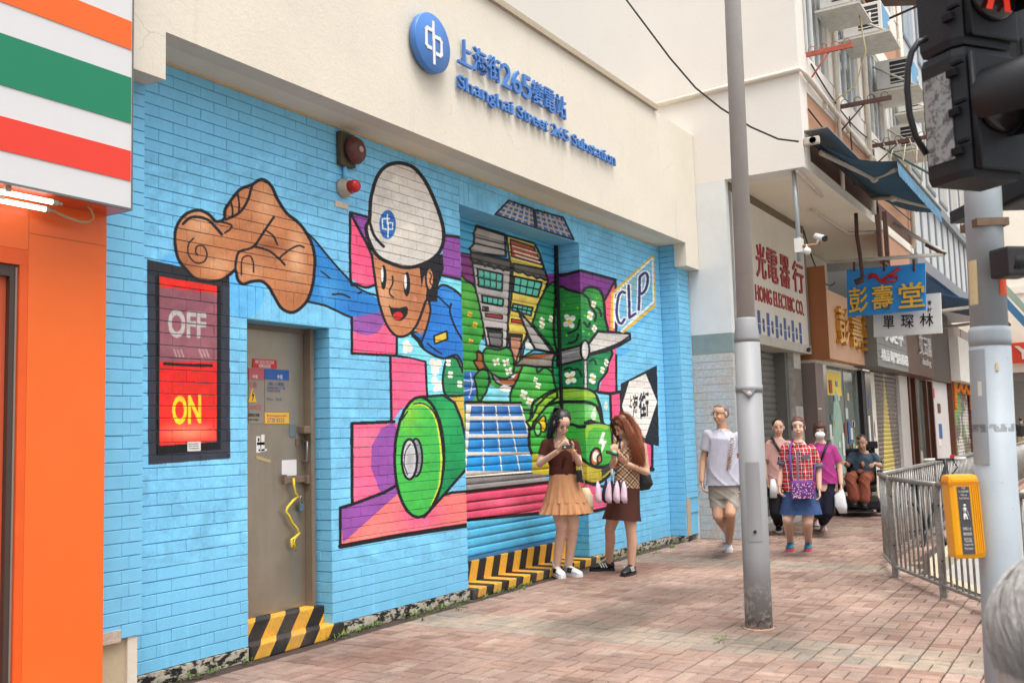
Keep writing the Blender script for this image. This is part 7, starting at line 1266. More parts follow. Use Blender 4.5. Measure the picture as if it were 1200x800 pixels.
# --- second woman: auburn hair, plaid sleeveless top
P = Person((724, 672), 'woman with long auburn hair, plaid sleeveless top and brown skirt holding phone and umbrella'); J = P.j; P.hfz = -P.u * .8 + P.v * .5
aL = P.shoe((720, 668), (694, 669), M_BSH, M_BSH, stripe=M_WHT); aR = P.shoe((743, 671.5), (727, 676.5), M_BSH, M_BSH, stripe=M_WHT)
P.head(730, 500, -58, 30, .06); shl, shr = J(728, 521, .12), J(753, 523, .02); ell, elr, wrl, wrr = J(717.5, 545, .20), J(757.5, 553, .10), J(719, 537, .30), J(735, 543.5, .28)
capsule(P.m, J(738, 518, .0), .05, P.h(0, -.03, -.06), .048); P.limb([shl, ell, wrl], [.042, .034, .025]); P.limb([shr, elr, wrr], [.045, .037, .026]); ax = nrm(shr - shl) ; fr_ = nrm(np.cross(ax, P.z))
loft(P.m, [(J(739, 513, .04), ax * .06, fr_ * .05), (J(739, 518, .05), ax * .13, fr_ * .07), (J(738, 533, .05), ax * .13, fr_ * .10), (J(736, 556, .05), ax * .11, fr_ * .09), (J(733, 578, .05), ax * .145, fr_ * .115), (J(731, 600, .05), ax * .14, fr_ * .11)], 24)
P.hand(wrl, J(719.5, 530, .34) - wrl, -P.u * .2 - P.v + P.z * .3, .7, -1); P.hand(wrr, J(724, 534, .36) - wrr, -P.u * .4 + P.z * .8, .5, -1)
P.leg(J(723, 592, .05), J(714.5, 620, P.dp(aL) * .5 + .05), aL, (.08, .055, .053, .036)); P.leg(J(737, 592, .05), J(739.5, 621, P.dp(aR) * .5 + .05), aR, (.08, .055, .053, .036)); P.body(SK4, .0055); P.face()
def plaid(name, base, lines, bw=.09, rough=.85):             # woven checks by the cloth's own coordinates
    g = G(name, rough, .15); o = g.obj(); x = g.sep(o); col = lin(base, .8); h_ = g.math('ADD', g.math('MULTIPLY', x[0], .62), g.math('MULTIPLY', x[1], -.78))
    a = g.math('ADD', g.math('MULTIPLY', h_, .71), g.math('MULTIPLY', x[2], .71)) if lines[0][4] else h_; b = g.math('SUBTRACT', g.math('MULTIPLY', h_, .71), g.math('MULTIPLY', x[2], .71)) if lines[0][4] else x[2]
    for c, per, off, wd, _, al in lines:
        for cc in (a, b):
            f = g.math('FRACT', g.math('DIVIDE', g.math('ADD', cc, 10 + off), per)); col = g.mix(g.math('MULTIPLY', g.math('LESS_THAN', f, wd), al), col, lin(c, .8))
    n = g.noise(g.pos, 60, 3); g.bump(n, .3, .004); return g.done(g.mul(col, g.rng(n, .3, .7, .88, 1.08)))
M_PLD = plaid('beige_plaid', (206, 170, 130), [((240, 228, 208), .085, 0, .12, 1, .8), ((44, 36, 34), .085, .012, .10, 1, .85), ((44, 36, 34), .085, -.016, .10, 1, .85), ((170, 60, 50), .085, .042, .06, 1, .7)])
P.tee(M_PLD, 'top', (J(737.5, 535, .05), .148), (J(733.5, 573, .05), .142), J(731.5, 520, .11), J(749, 521, .03), None, None, .118, fold=.003, mid=(J(735, 556, .05), .13)); M_BSK = cloth('brown_skirt', (86, 54, 46), .06)
skirt(P, 'skirt', M_BSK, (J(733, 571, .05), ax * .150, fr_ * .122), (J(728.5, 609, .05), ax * .20, fr_ * .155), 0, 96, .028, 6, .01, 9, 1.3)
def lh(mb):
    P.limb([P.h(.0, -.06, .02), J(743, 506, .03), J(748, 524, .09), J(748, 542, .13)], [.085, .075, .062, .032], mb); P.limb([P.h(.05, -.01, .02), J(740, 508, .14), J(744.5, 528, .16), J(746, 541, .15)], [.06, .05, .045, .02], mb); P.limb([P.h(-.06, .03, .04), P.h(-.072, .055, -.04), P.h(-.06, .06, -.10)], [.022, .014, .008], mb)
P.hair([((0, -.02, .034), (.086, .102, .096)), ((.05, -.02, -.03), (.04, .06, .09))], H_AUB, lh)
_a = [P.h(.0, -.05, .125), P.h(.06, -.07, .08), J(742, 503, .12), J(746, 520, .16), J(748.5, 534, .18), J(748.5, 543, .17)]; _b = [P.h(-.02, .02, .125), P.h(.07, .0, .07), J(737, 507, .19), J(742.5, 522, .21), J(746, 535, .20), J(747, 544, .18)]; _c = [P.h(.0, -.06, .11), P.h(.0, -.12, .03), J(745, 503, -.02), J(750, 520, .04), J(750.5, 535, .12), J(749.5, 543, .14)]; _d = [P.h(-.03, .05, .11), P.h(-.07, .07, .05), P.h(-.078, .075, -.03), P.h(-.07, .07, -.11), P.h(-.065, .06, -.16)]
strands(P, None, [_a, _a, _b, _b, _c, _d], H_AUB, 520, .0012, .009)
M_SGS = mat('sunglass_black', (22, 20, 22), .2)
for k in (-1, 1): MB().ball(P.h(k * .034, .075, .085), np.array((.03, .014, .02)), 10, 0, (P.hr, P.hf, P.hu)).build('sunglasses', M_SGS, P.t)
ph = thing('phone', J(718, 531, .42), 'phone in dark case held by the auburn haired woman', 'phone'); MB().obox(J(717.5, 531, .40), nrm(-P.u * .9 + P.z * .25) * .065, nrm(P.z * .9 + P.u * .25 + P.v * .3) * .005, nrm(P.v * .9 - P.z * .3) * .034, 0, .003).build('case', M_BLK, ph); MB().obox(J(720, 529.6, .40), nrm(-P.u * .9 + P.z * .25) * .02, nrm(P.z * .9 + P.u * .25 + P.v * .3) * .0065, nrm(P.v * .9 - P.z * .3) * .030).build('screen_glow', mat('phone_green', (110, 190, 150), .3), ph)
bp = thing('backpack', J(755, 563, -.08), 'soft black backpack on the shoulder of the auburn haired woman', 'bag'); mb = MB(); loft(mb, [(J(749, 549, -.10), P.u * .06, P.v * .03), (J(751, 556, -.10), P.u * .10, P.v * .07), (J(752.5, 566, -.10), P.u * .115, P.v * .08), (J(751, 574, -.10), P.u * .09, P.v * .07)], 18); fused(mb, 'bag', mat('bag_black', (34, 33, 35), .55, .8, .12, 12), bp, .01, 3, (), .006); MB().tube([J(727, 514, .12), J(726, 525, .17), J(728, 538, .17)], .016, 6).tube([J(748, 530, -.05), J(750, 548, -.09)], .014, 6).build('strap', M_BLK, bp)
um = thing('folding_umbrella', J(716, 576, .30), 'half folded umbrella with pink and white cloth lobes and white handle', 'umbrella'); M_UMB = cloth('umbrella_pink', (236, 206, 220), .14); M_UMD = mat('umbrella_dark', (42, 38, 56), .8)
for k, (x, m) in enumerate(((701, M_UMB), (709, M_UMD), (713, M_UMB), (722.5, M_UMB), (717, M_UMD), (731, M_UMB), (727, M_UMD))):
    dark = m is M_UMD; d = .27 if dark else .32; mb = MB(); wq = .027 if not dark else .026; tx = 716 + (x - 716) * (.92 if not dark else .8)
    loft(mb, [(J(tx - (2 if x < 709 else -1) * (not dark), 563.5 if not dark else 562, d), P.u * .008, P.v * .008), (J(x, 572, d), P.u * wq, P.v * .02), (J(x, 580, d + .01), P.u * wq * 1.25, P.v * .028), (J(x + .5, 585.5, d + .01), P.u * wq * 1.25, P.v * .028), (J(x + 1.5, 589, d), P.u * wq * .7, P.v * .02)], 12, True, lambda t, q: .10 * math.sin(3 * q + 7 * t)); mb.build('cloth_lobe', m, um)
MB().tube([J(717, 545, .34), J(717, 563, .32)], .005, 6).build('shaft', M_SILV, um); MB().tube([J(717, 549, .34), J(717, 558, .33)], .014, 10).build('handle', M_WHT, um); MB().tube([J(717, 533, .36), J(717, 548, .345)], .004, 5).build('wrist_cord', M_RAIL, um)
# --- man in the grey tee
P = Person((851, 656), 'grey haired man in glasses, pale grey tee and shorts, walking'); J = P.j; P.hfz = P.v
aR = P.shoe((855, 644), (848.5, 657.5), M_WSH, M_WSH); aL = P.shoe((854, 634.5), (846, 643), M_WSH, M_WSH, z=.03, z2=.0)
P.head(844, 484.5, -38, 2, .02); shl, shr, ell, elr, wrl, wrr = J(830.5, 507.5, .0), J(863.5, 511, .0), J(824, 539.5, -.02), J(867.5, 541, -.02), J(822.5, 563, .03), J(869, 564, .03)
capsule(P.m, J(846, 507, -.01), .052, P.h(0, -.01, -.06), .056); P.limb([shl - P.z * .012, ell, wrl], [.046, .04, .030]); P.limb([shr - P.z * .012, elr, wrr], [.046, .04, .030]); P.hand(wrl, -P.z + P.u * .06 + P.v * .1, P.u, .8, -1); P.hand(wrr, -P.z + P.v * .1, -P.u, .8, 1)
loft(P.m, [(J(847, 503, 0), P.u * .07, P.v * .06), (J(847, 511, 0), P.u * .12, P.v * .075), (J(847, 530, 0), P.u * .15, P.v * .10), (J(848, 560, .02), P.u * .16, P.v * .12), (J(849, 580, 0), P.u * .16, P.v * .115)], 24)
P.leg(J(842, 580, .0), J(841.5, 604, .05), aL, (.09, .062, .056, .04)); P.leg(J(857, 580, .0), J(856, 601, .10), aR, (.09, .062, .056, .04)); P.body(SK2, .006); P.face(brow=H_GRY)
P.tee(cloth('grey_tee', (190, 190, 204), .05), 'tee_shirt', (J(847, 535, .0), .178), (J(848, 568, .02), .19), shl, shr, ell, elr, .135, .58, fold=.007, rs=.068, puff=1.05)
mb = MB(); loft(mb, [(J(848, 560, .01), P.u * .165, P.v * .12), (J(848.5, 575, .01), P.u * .172, P.v * .122), (J(849, 584, .01), P.u * .172, P.v * .11)], 22); capsule(mb, J(841, 578, .0), .098, J(841.5, 598, .02), .088); capsule(mb, J(857, 576, .0), .098, J(857, 595, .05), .090); fused(mb, 'shorts', cloth('grey_shorts', (168, 162, 152), .06), P.t, .009, 3, [(J(848, 594.5, .02), -P.z)], .005)
P.hair([((0, -.03, .034), (.081, .092, .084)), ((.045, -.035, .0), (.036, .055, .055)), ((-.045, -.035, .0), (.036, .055, .055)), ((0, .03, .082), (.055, .04, .022))], H_GRY)
for k in (-1, 1): MB().tube([P.h(k * .032 + .021 * math.cos(q), .101 - .004 * abs(math.cos(q)), .0 + .016 * math.sin(q)) for q in np.linspace(0, 6.28, 13)], .0022, 4).tube([P.h(k * .053, .098, .003), P.h(k * .076, .0, .008)], .002, 4).build('glasses', M_BLK, P.t)
p0 = J(853.5, 555, .155); lettering(MB(), 'WYOMING', J(855, 519, .146), J(851, 550, .150) - J(855, 519, .146), P.u * .045, P.v * .006, .015, 0, 2).build('shirt_print', mat('print_brown', (150, 112, 70), .7), P.t); lettering(MB(), 'K', J(855.5, 513, .140), J(855, 517.5, .142) - J(855.5, 513, .14), P.u * .045, P.v * .006, .02).build('shirt_print', mat('print_brown'), P.t)
MB().tube([wrr + .034 * (P.u * math.cos(q) + P.v * math.sin(q)) for q in np.linspace(0, 6.28, 13)], .007, 5).build('wristwatch', M_BLK, P.t)
# --- woman in the red checked shirt
P = Person((934, 652), 'woman in red checked shirt and denim skirt with purple cross-body bag'); J = P.j; P.hfz = P.v
M_TEAL, M_PNK = mat('shoe_teal', (40, 130, 150), .6, .8, .15, 30), mat('sole_pink', (240, 90, 130), .5)
aL = P.shoe((927, 643), (920, 655), M_TEAL, M_PNK); aR = P.shoe((948, 643), (943, 655), M_TEAL, M_PNK)
P.head(935, 500, 0, 0, .0, .97); shl, shr, ell, elr, wrl, wrr = J(922.5, 523, .0), J(950.5, 526, .0), J(916.5, 547, -.03), J(959, 550, -.02), J(913.5, 568, .04), J(960, 572, .03)
capsule(P.m, J(935, 519, -.01), .048, P.h(0, -.01, -.06), .05); P.limb([shl - P.z * .01, ell, wrl], [.041, .036, .027]); P.limb([shr - P.z * .01, elr, wrr], [.041, .036, .027]); P.hand(wrl, -P.z + P.v * .2, P.u, .9, -1); P.hand(wrr, -P.z + P.v * .1, -P.u, .7, 1)
loft(P.m, [(J(935, 516, 0), P.u * .06, P.v * .05), (J(936, 523, 0), P.u * .10, P.v * .065), (J(936, 540, 0), P.u * .145, P.v * .10), (J(937, 575, 0), P.u * .15, P.v * .11), (J(938, 590, 0), P.u * .15, P.v * .11)], 24)
P.leg(J(929, 590, 0), J(923, 608, .06), aL, (.08, .06, .052, .036)); P.leg(J(947, 590, 0), J(946.5, 611, .06), aR, (.08, .06, .052, .036)); P.body(SK3, .006); P.face()
M_CHK = plaid('red_check', (214, 50, 52), [((44, 36, 52), .085, 0, .30, 0, .72), ((240, 232, 232), .085, .034, .06, 0, .9), ((240, 232, 232), .085, -.01, .05, 0, .8)])
P.tee(M_CHK, 'shirt', (J(936, 542, 0), .165), (J(936, 580, .01), .19), shl, shr, ell, elr, .125, .62, fold=.006, rs=.064, hem=(J(936, 578, 0), nrm(-P.z - P.u * .25)))
MB().hexa([J(933.5, 574, .135), J(936, 574, .135), J(936, 574, .12), J(933.5, 574, .12), J(933.5, 527, .125), J(936, 527, .125), J(936, 527, .10), J(933.5, 527, .10)]).build('placket', cloth('placket_grey', (120, 122, 140)), P.t); M_PCK = cloth('pocket_grey', (112, 110, 130)); [MB().obox(J(x, 535, .128), P.u * .04, P.v * .006, P.z * .022).build('pocket', M_PCK, P.t) for x in (926, 944.5)]
for a, e in ((shl, ell), (shr, elr)): q = a + (e - a) * .80; d = nrm(e - a); MB().lathe(q, d, [(.062, -.02), (.066, 0), (.064, .028), (.055, .03)], 16).build('cuff', M_PCK, P.t)
for k in (-1, 1): MB().hexa([J(935 + k * 6.5, 521, .085), J(935 + k * 2, 523, .11), J(935 + k * 2, 523, .10), J(935 + k * 6.5, 521, .075), J(935 + k * 5.5, 516.5, .03), J(935 + k * 3.2, 518, .08), J(935 + k * 3, 518, .06), J(935 + k * 5.2, 516.5, .01)]).build('collar', M_CHK, P.t)
skirt(P, 'denim_skirt', cloth('denim', (70, 96, 142), .2), (J(937, 570, 0), P.u * .165, P.v * .125), (J(938.5, 602, 0), P.u * .225, P.v * .16), 0, 72, .02, 6, 0, 8, 1.)
for a in (aL, aR): MB().tube([a + (0, 0, -.02), a + (0, 0, .035)], .040, 12).build('sock', M_BLK, P.t)
P.hair([((0, -.022, .034), (.082, .096, .092)), ((.05, -.02, .0), (.036, .06, .06)), ((-.05, -.02, .0), (.036, .06, .06)), ((0, .022, .074), (.064, .055, .028))], hair_mat('hair_reddish', (92, 56, 50)))
pb_ = thing('shoulder_bag', J(940.5, 572, .17), 'purple patterned cross-body bag on the woman in the checked shirt', 'bag')
def purse():
    g = G('purple_pattern', .7, .2); v = g.N.new('ShaderNodeTexVoronoi'); v.inputs['Scale'].default_value = 52; g.L.new(g.obj(), v.inputs['Vector']); return g.done(g.mix(g.math('LESS_THAN', v.outputs['Distance'], .38), lin((116, 56, 140), .8), lin((226, 200, 190), .8)))
M_PUR = mat('purple_leather', (112, 52, 138), .6, .8, .1, 14); c = J(940.5, 573.5, .18); MB().obox(c, P.u * .125, P.v * .04, P.z * .095, 0, .02).build('body', M_PUR, pb_); MB().obox(c + P.z * .01 + P.v * .043, P.u * .112, P.v * .005, P.z * .062, 0, .003).build('flap', purse(), pb_); MB().obox(c - P.z * .07 + P.v * .042, P.u * .112, P.v * .004, P.z * .022).build('pocket_strip', purse() if False else MATS['purple_pattern'], pb_); MB().tube([J(928, 568, .17), J(925.5, 545, .15), J(926, 524, .10), J(929.5, 515, .0)], .012, 6).tube([J(953, 568, .17), J(955, 545, .05), J(950, 524, -.1)], .010, 6).build('strap', M_PUR, pb_)
# --- woman in dusty pink behind the lamp post
P = Person((914, 628), 'woman in dusty pink top walking between the lamp post and the checked shirt'); J = P.j; P.hfz = P.v
aL = P.shoe((913, 622), (912, 630.5), M_BSH, M_WSH); aR = P.shoe((934, 606), (934, 620), M_BSH, M_BSH, z=.10, z2=.02); P.head(912, 500.5, 3, 4, .0, .98); shl, shr, ell, elr, wrl, wrr = J(902, 519, 0), J(923, 519, 0), J(897, 543, 0), J(928, 543, -.02), J(900, 562, .03), J(929, 562, 0)
capsule(P.m, J(912, 517, 0), .048, P.h(0, -.01, -.06), .05); P.limb([shl - P.z * .01, ell, wrl], [.041, .036, .027]); P.limb([shr - P.z * .01, elr, wrr], [.041, .036, .027]); P.hand(wrl, -P.z, P.u, .7, -1); P.hand(wrr, -P.z, -P.u, .7, 1); loft(P.m, [(J(912, 513, 0), P.u * .06, P.v * .05), (J(912, 520, 0), P.u * .10, P.v * .065), (J(913, 550, 0), P.u * .14, P.v * .1), (J(913, 578, 0), P.u * .15, P.v * .1)], 20); P.leg(J(908, 578, 0), J(909, 600, .05), aL); P.leg(J(921, 578, 0), J(930, 598, .0), aR); P.body(SK4, .008); P.face()
P.tee(cloth('dusty_pink', (206, 160, 152), .08), 'top', (J(912.5, 538, 0), .16), (J(913, 565, 0), .165), shl, shr, ell, elr, .12, .75, fold=.005, vox=.01); mb = MB(); P.limb([J(908, 572, 0), J(908.5, 600, .04), aL + (0, 0, .03)], [.10, .074, .062], mb); P.limb([J(920, 572, 0), J(929.5, 598, 0), aR + (0, 0, .04)], [.10, .074, .062], mb); fused(mb, 'trousers', cloth('black_trousers', (34, 34, 40)), P.t, .01, 2, [], .004)
P.hair([((0, -.025, .034), (.082, .096, .092)), ((.0, -.07, -.03), (.07, .05, .07))], H_BLK); strap(P, [J(904, 512, .06), J(911, 524, .12), J(921, 540, .12)], .017, M_BLK); bgp = thing('white_bag', J(905.5, 570, .12), 'white bag carried by the woman in dusty pink', 'bag'); mb = MB(); loft(mb, [(J(906, 561, .1), P.u * .03, P.v * .02), (J(906.5, 572, .1), P.u * .05, P.v * .03), (J(906.5, 583, .1), P.u * .045, P.v * .025)], 14); mb.build('bag', mat('plastic_white', (232, 232, 236), .35, .8, .1, 12), bgp)
# --- masked woman in magenta
P = Person((963, 630), 'woman in magenta tee and white face mask carrying a white plastic bag'); J = P.j; P.hfz = P.v; M_PSH = mat('shoe_pink', (240, 206, 206), .6)
aR = P.shoe((965, 620), (966.5, 633), M_PSH, M_PSH); aL = P.shoe((956, 615), (956, 625), M_PSH, M_WSH, z=.02, z2=0.); P.head(960.5, 504.5, 2, 4, 0, .98); shl, shr, ell, elr, wrl, wrr = J(951, 523, 0), J(975, 525, 0), J(947, 548, -.02), J(984, 548, 0), J(949, 565, .02), J(985.5, 566, .05)
capsule(P.m, J(961, 520, 0), .048, P.h(0, -.01, -.06), .05); P.limb([shl - P.z * .01, ell, wrl], [.041, .036, .027]); P.limb([shr - P.z * .01, elr, wrr], [.041, .038, .027]); P.hand(wrl, -P.z, P.u, .7, -1); P.hand(wrr, -P.z + P.v * .2, -P.u, .9, 1); loft(P.m, [(J(961, 516, 0), P.u * .06, P.v * .05), (J(962, 524, 0), P.u * .105, P.v * .065), (J(964, 550, 0), P.u * .15, P.v * .11), (J(966, 575, 0), P.u * .15, P.v * .11)], 20); P.leg(J(958, 575, 0), J(957, 600, .03), aL); P.leg(J(971, 575, 0), J(970, 600, .05), aR); P.body(SK3, .008); P.face(mouth=False)
P.tee(cloth('magenta_tee', (172, 62, 132), .06), 'tee_shirt', (J(963, 540, 0), .165), (J(967, 566, 0), .175), shl, shr, ell, elr, .13, .66, fold=.006, vox=.01, rs=.066); mb = MB(); P.limb([J(959, 560, 0), J(958, 600, .03), aL + (0, 0, .05)], [.105, .072, .062], mb); P.limb([J(970, 560, 0), J(970.5, 600, .05), aR + (0, 0, .03)], [.105, .074, .064], mb); fused(mb, 'trousers', cloth('navy_trousers', (38, 38, 54)), P.t, .01, 2, [], .004)
A = (P.hr, P.hf, P.hu); mb = MB().ball(P.h(0, .055, -.052), np.array((.066, .066, .05)), 18, 0, A); fused(mb, 'face_mask', mat('mask_white', (240, 240, 240), .8), P.t, .008, 2); P.hair([((0, -.018, .034), (.086, .098, .092)), ((.062, -.005, -.02), (.03, .06, .075)), ((-.062, -.005, -.02), (.03, .06, .075)), ((0, .062, .06), (.06, .035, .03))], H_REDB); strap(P, [J(971, 516, .05), J(966, 528, .14), J(961, 542, .13)], .016, M_BLK)
wb_ = thing('plastic_bag', J(986, 588, .12), 'thin white plastic bag hanging from the magenta woman\'s hand', 'bag'); mb = MB(); loft(mb, [(J(986.5, 573, .08), P.u * .015, P.v * .012), (J(984, 580, .09), P.u * .06, P.v * .03), (J(985.5, 592, .1), P.u * .075, P.v * .035), (J(988, 601, .1), P.u * .05, P.v * .025)], 18, True, lambda t, q: .08 * math.sin(4 * q + 5 * t)); mb.build('bag', mat('plastic_white'), wb_)
# --- man in the powered wheelchair
P = Person((1008, 602), 'man in slate tee and rust brown trousers seated in a powered wheelchair'); J = P.j; P.hfz = P.v
P.head(1010, 518, -12, 14, .10); shl, shr, ell, elr, wrl, wrr = J(1000, 532.5, .0), J(1024, 534, -.02), J(992.5, 545, .10), J(1031, 545, .06), J(990, 541.5, .32), J(1025, 543, .25)
capsule(P.m, J(1011, 531, .0), .05, P.h(0, -.01, -.06), .055); P.limb([shl - P.z * .01, ell, wrl], [.044, .04, .03]); P.limb([shr - P.z * .01, elr, wrr], [.044, .04, .03]); P.hand(wrl, P.v * .6 - P.u * .2 + P.z * .1, -P.z, .9, 1); P.hand(wrr, P.v * .7 - P.u * .3, -P.z, .9, -1)
loft(P.m, [(J(1012, 528, 0), P.u * .07, P.v * .055), (J(1012, 534, 0), P.u * .11, P.v * .07), (J(1011, 545, 0), P.u * .16, P.v * .11), (J(1010, 560, 0), P.u * .17, P.v * .12)], 22); hl, hr_ = J(1003, 558, .05), J(1018, 558, .05); kl, kr = J(996, 560, .50), J(1013, 561, .50); al_, ar_ = J(1001, 585, .52), J(1013, 586.5, .52); P.leg(hl, kl, al_); P.leg(hr_, kr, ar_); P.body(SK2, .008); P.face()
P.tee(cloth('slate_tee', (76, 92, 106), .1), 'tee_shirt', (J(1011.5, 544, .0), .185), (J(1010, 560, .02), .19), shl, shr, ell, elr, .135, .7, fold=.006, vox=.01, rs=.07); MB().ball(J(1011, 544, .15), (.06, .03, .05), 10).build('shirt_print', mat('print_rust', (206, 130, 96), .8, .8, .4, 30), P.t)
mb = MB(); P.limb([hl, kl, al_ + (0, 0, .03)], [.10, .088, .095], mb); P.limb([hr_, kr, ar_ + (0, 0, .03)], [.10, .088, .095], mb); fused(mb, 'trousers', cloth('rust_trousers', (158, 92, 72), .08), P.t, .01, 3, [], .012); mb = MB().ball(J(1008, 553, .24), (.13, .06, .055), 12); fused(mb, 'waist_bag', mat('bag_brown', (110, 64, 44), .6, .8, .1, 12), P.t, .01, 2); P.hair([((0, -.03, .036), (.081, .09, .086)), ((-.03, .04, .085), (.045, .04, .03))], H_DBR)
for a in (al_, ar_): P.shoe(tuple(a + (0, 0, -.09) - P.v * .05), tuple(a + (0, 0, -.09) + P.v * .2), M_BSH, M_BSH, z=float(a[2] - .10))
wc = thing('wheelchair', on_z(1009, 602), 'black powered wheelchair with blue rimmed drive wheels', 'wheelchair'); M_WC = mat('chair_black', (30, 30, 34), .5, .8, .08, 8); M_CY = mat('rim_cyan', (60, 170, 190), .4); b = P.B; W3 = lambda x, y, z: b + P.u * x + P.v * y + P.z * z
MB().obox(W3(.02, .05, .19), P.u * .28, P.v * .44, P.z * .08, 0, .03).build('base', M_WC, wc); MB().obox(W3(.02, .05, .42), P.u * .25, P.v * .26, P.z * .05, 0, .03).build('seat', M_WC, wc); MB().obox(W3(.06, -.24, .75), P.u * .23, P.v * .05, P.z * .30, 0, .03).build('backrest', M_WC, wc); MB().obox(J(1021, 521, -.16), P.u * .10, P.v * .05, P.z * .06, 0, .02).build('headrest', M_WC, wc); MB().tube([W3(.15, -.24, .95), J(1021, 523, -.18)], .015, 6).build('headrest_post', M_SILV, wc)
for x in (-.30, .34): MB().obox(W3(x, .05, .66), P.u * .045, P.v * .26, P.z * .035, 0, .015).build('armrest', M_WC, wc); MB().tube([W3(x, -.1, .3), W3(x, -.1, .64)], .02, 6).build('armrest_post', M_WC, wc)
MB().obox(W3(-.02, .50, .10), P.u * .22, P.v * .10, P.z * .015, 0, .006).build('footplate', M_WC, wc); MB().tube([W3(-.30, .27, .70), W3(-.30, .27, .80)], .018, 8).build('joystick', M_WC, wc)
for x, y, r in ((-.33, .30, .15), (.36, .30, .17), (-.24, -.30, .09), (.29, -.30, .09)):
    wh = MB().lathe(W3(x - .035, y, r), P.u, [(r * .8, 0), (r, .015), (r, .055), (r * .8, .07)], 24).build('wheel', M_BLK, wc)
    if r > .1: MB().lathe(W3(x - .04, y, r), P.u, [(0, -.002), (r * .6, -.002), (r * .6, .084), (0, .084)], 20).build('rim', M_CY, wc)
# --- far walker and the grey head close to the camera
P = Person((1196.5, 530), 'man in black tee and khaki shorts walking far down the pavement'); J = P.j; P.hfz = P.v; P.head(1196.5, 491.5, 150, 0, 0, 1.0); shl, shr = J(1192.5, 498, 0), J(1200.5, 498, 0); P.limb([shl, J(1191.5, 505, 0), J(1192, 511, 0)], [.05, .04, .03]); P.limb([shr, J(1202, 505, 0), J(1202, 511, 0)], [.05, .04, .03]); P.leg(J(1195, 512, 0), J(1195, 520, 0), J(1195, 528, 0)); P.leg(J(1198.5, 512, 0), J(1199, 520, 0), J(1198, 528, 0)); capsule(P.m, J(1196.5, 497, 0), .06, J(1196.5, 494, 0), .06); P.body(SK2, .012)
mb = MB(); loft(mb, [(J(1196.5, 496, 0), P.u * .08, P.v * .06), (J(1196.5, 499, 0), P.u * .2, P.v * .11), (J(1196.5, 511, 0), P.u * .19, P.v * .13)], 16); capsule(mb, shl, .075, J(1192, 503, 0), .07); capsule(mb, shr, .075, J(1201.5, 503, 0), .07); fused(mb, 'tee_shirt', M_BSH, P.t, .015, 2); mb = MB(); capsule(mb, J(1195, 512, 0), .11, J(1195, 519, 0), .1); capsule(mb, J(1198.5, 512, 0), .11, J(1199, 519, 0), .1); fused(mb, 'shorts', cloth('khaki', (176, 160, 130)), P.t, .015, 2); P.hair([((0, -.02, .03), (.085, .10, .09))], H_BLK, None, .012)
for x in (1195, 1198): MB().obox(J(x, 529, .05), P.u * .045, P.v * .13, P.z * .04, 0, .02).build('shoe', M_BSH, P.t)
P = Person((600, 790), 'grey haired person standing close to the camera, seen from behind'); hp = px_at(1284, 766, 1.30); P.B = np.array((hp[0], hp[1], 0)); P.t.location = P.B; P.v = nrm((CAM - P.B) * (1, 1, 0)); P.u = RTV; P.hfz = -P.v; J = P.j; P.head(1284, 766, 160, 6, 0., 1.04); z_ = P.hc[2]; C3 = lambda x, y, z: np.array((P.B[0], P.B[1], 0)) + P.u * x - P.v * y + P.z * z
capsule(P.m, C3(0, 0, z_ - .24), .06, C3(0, 0, z_ - .08), .058); loft(P.m, [(C3(0, 0, z_ - .20), P.u * .07, P.v * .06), (C3(0, 0, z_ - .26), P.u * .17, P.v * .09), (C3(0, 0, z_ - .5), P.u * .16, P.v * .12), (C3(0, 0, z_ - .68), P.u * .165, P.v * .13)], 22)
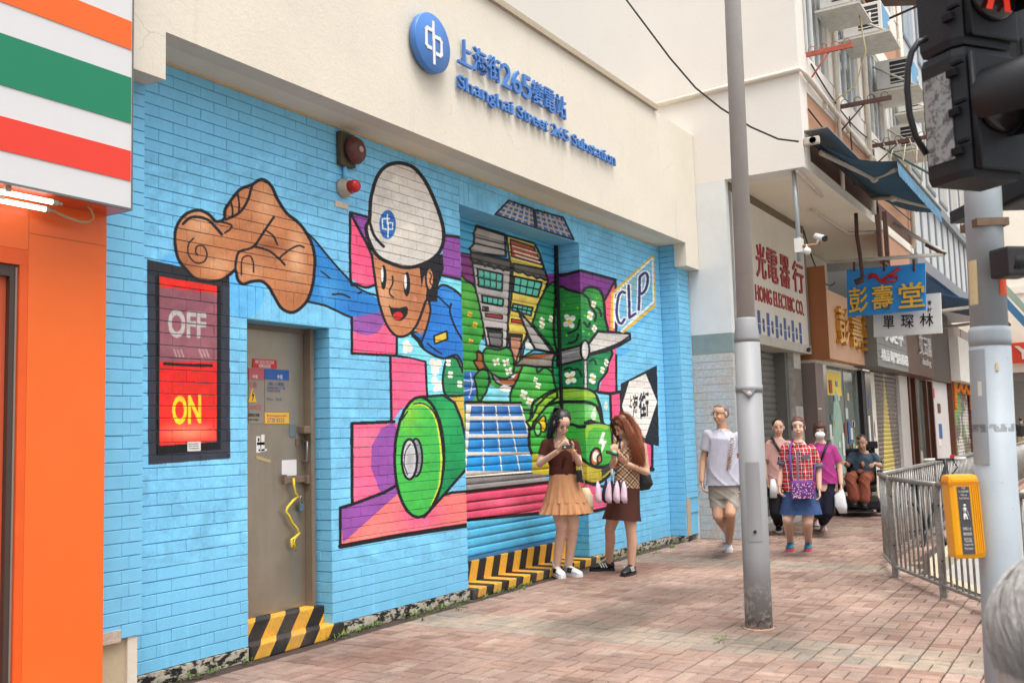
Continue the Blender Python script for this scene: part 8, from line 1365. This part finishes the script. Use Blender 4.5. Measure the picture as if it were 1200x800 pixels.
for k in (-1, 1): P.limb([C3(.17 * k, 0, z_ - .28), C3(.21 * k, 0, z_ - .52), C3(.2 * k, .08, z_ - .7)], [.05, .042, .03]); P.hand(C3(.2 * k, .08, z_ - .7), -P.z, P.u * -k, .6, k); P.leg(C3(.08 * k, 0, z_ - .66), C3(.09 * k, .02, .36), C3(.09 * k, 0, .08)); MB().obox(C3(.09 * k, .05, .035), P.u * .045, P.v * .13, P.z * .035, 0, .02).build('shoe', M_BSH, P.t)
P.body(SK3, .009); mb = MB(); loft(mb, [(C3(0, 0, z_ - .19), P.u * .08, P.v * .07), (C3(0, 0, z_ - .26), P.u * .19, P.v * .11), (C3(0, 0, z_ - .5), P.u * .19, P.v * .14), (C3(0, 0, z_ - .75), P.u * .2, P.v * .15)], 22)
for k in (-1, 1): capsule(mb, C3(.17 * k, 0, z_ - .28), .07, C3(.205 * k, 0, z_ - .45), .065)
fused(mb, 'blouse', cloth('blouse_grey', (150, 146, 150)), P.t, .012, 2, [], .004); mb = MB()
for k in (-1, 1): P.limb([C3(.08 * k, 0, z_ - .7), C3(.09 * k, .02, .36), C3(.09 * k, 0, .12)], [.11, .08, .07], mb)
fused(mb, 'trousers', M_BSH, P.t, .012, 2); M_GHR = hair_mat('hair_silver', (190, 188, 185), .6, .15); P.hair([((0, -.02, .03), (.092, .110, .102)), ((0, -.06, -.03), (.084, .07, .075)), ((.06, -.01, -.02), (.035, .07, .075)), ((-.06, -.01, -.02), (.035, .07, .075))], M_GHR, None, .007)
A = np.array((P.hr, P.hf, P.hu)); hs_ = MB(); crown = P.h(0, -.045, .125)
for k in range(2200):
    th = random.uniform(0, 2 * math.pi); ph_ = random.uniform(.05, 2.0); pts = []
    for i in range(6):
        q = min(ph_ + i * .16, 2.25); sw_ = th + .10 * i * math.sin(3 * th + 1) ; rr = 1.035 + .03 * random.random() + .012 * math.sin(9 * th); pts.append(P.h(.093 * rr * math.sin(q) * math.cos(sw_), -.025 + .113 * rr * math.sin(q) * math.sin(sw_), .026 + .103 * rr * math.cos(q)))
    hs_.tube(pts, [.0005, .0007, .0007, .0007, .0005, .0002], 3, 0, False)
tag(hs_.build('hair_strands', M_GHR, P.t), kind='stuff')
cam.data.dof.use_dof = True; cam.data.dof.focus_distance = 9.5; cam.data.dof.aperture_fstop = 6.7
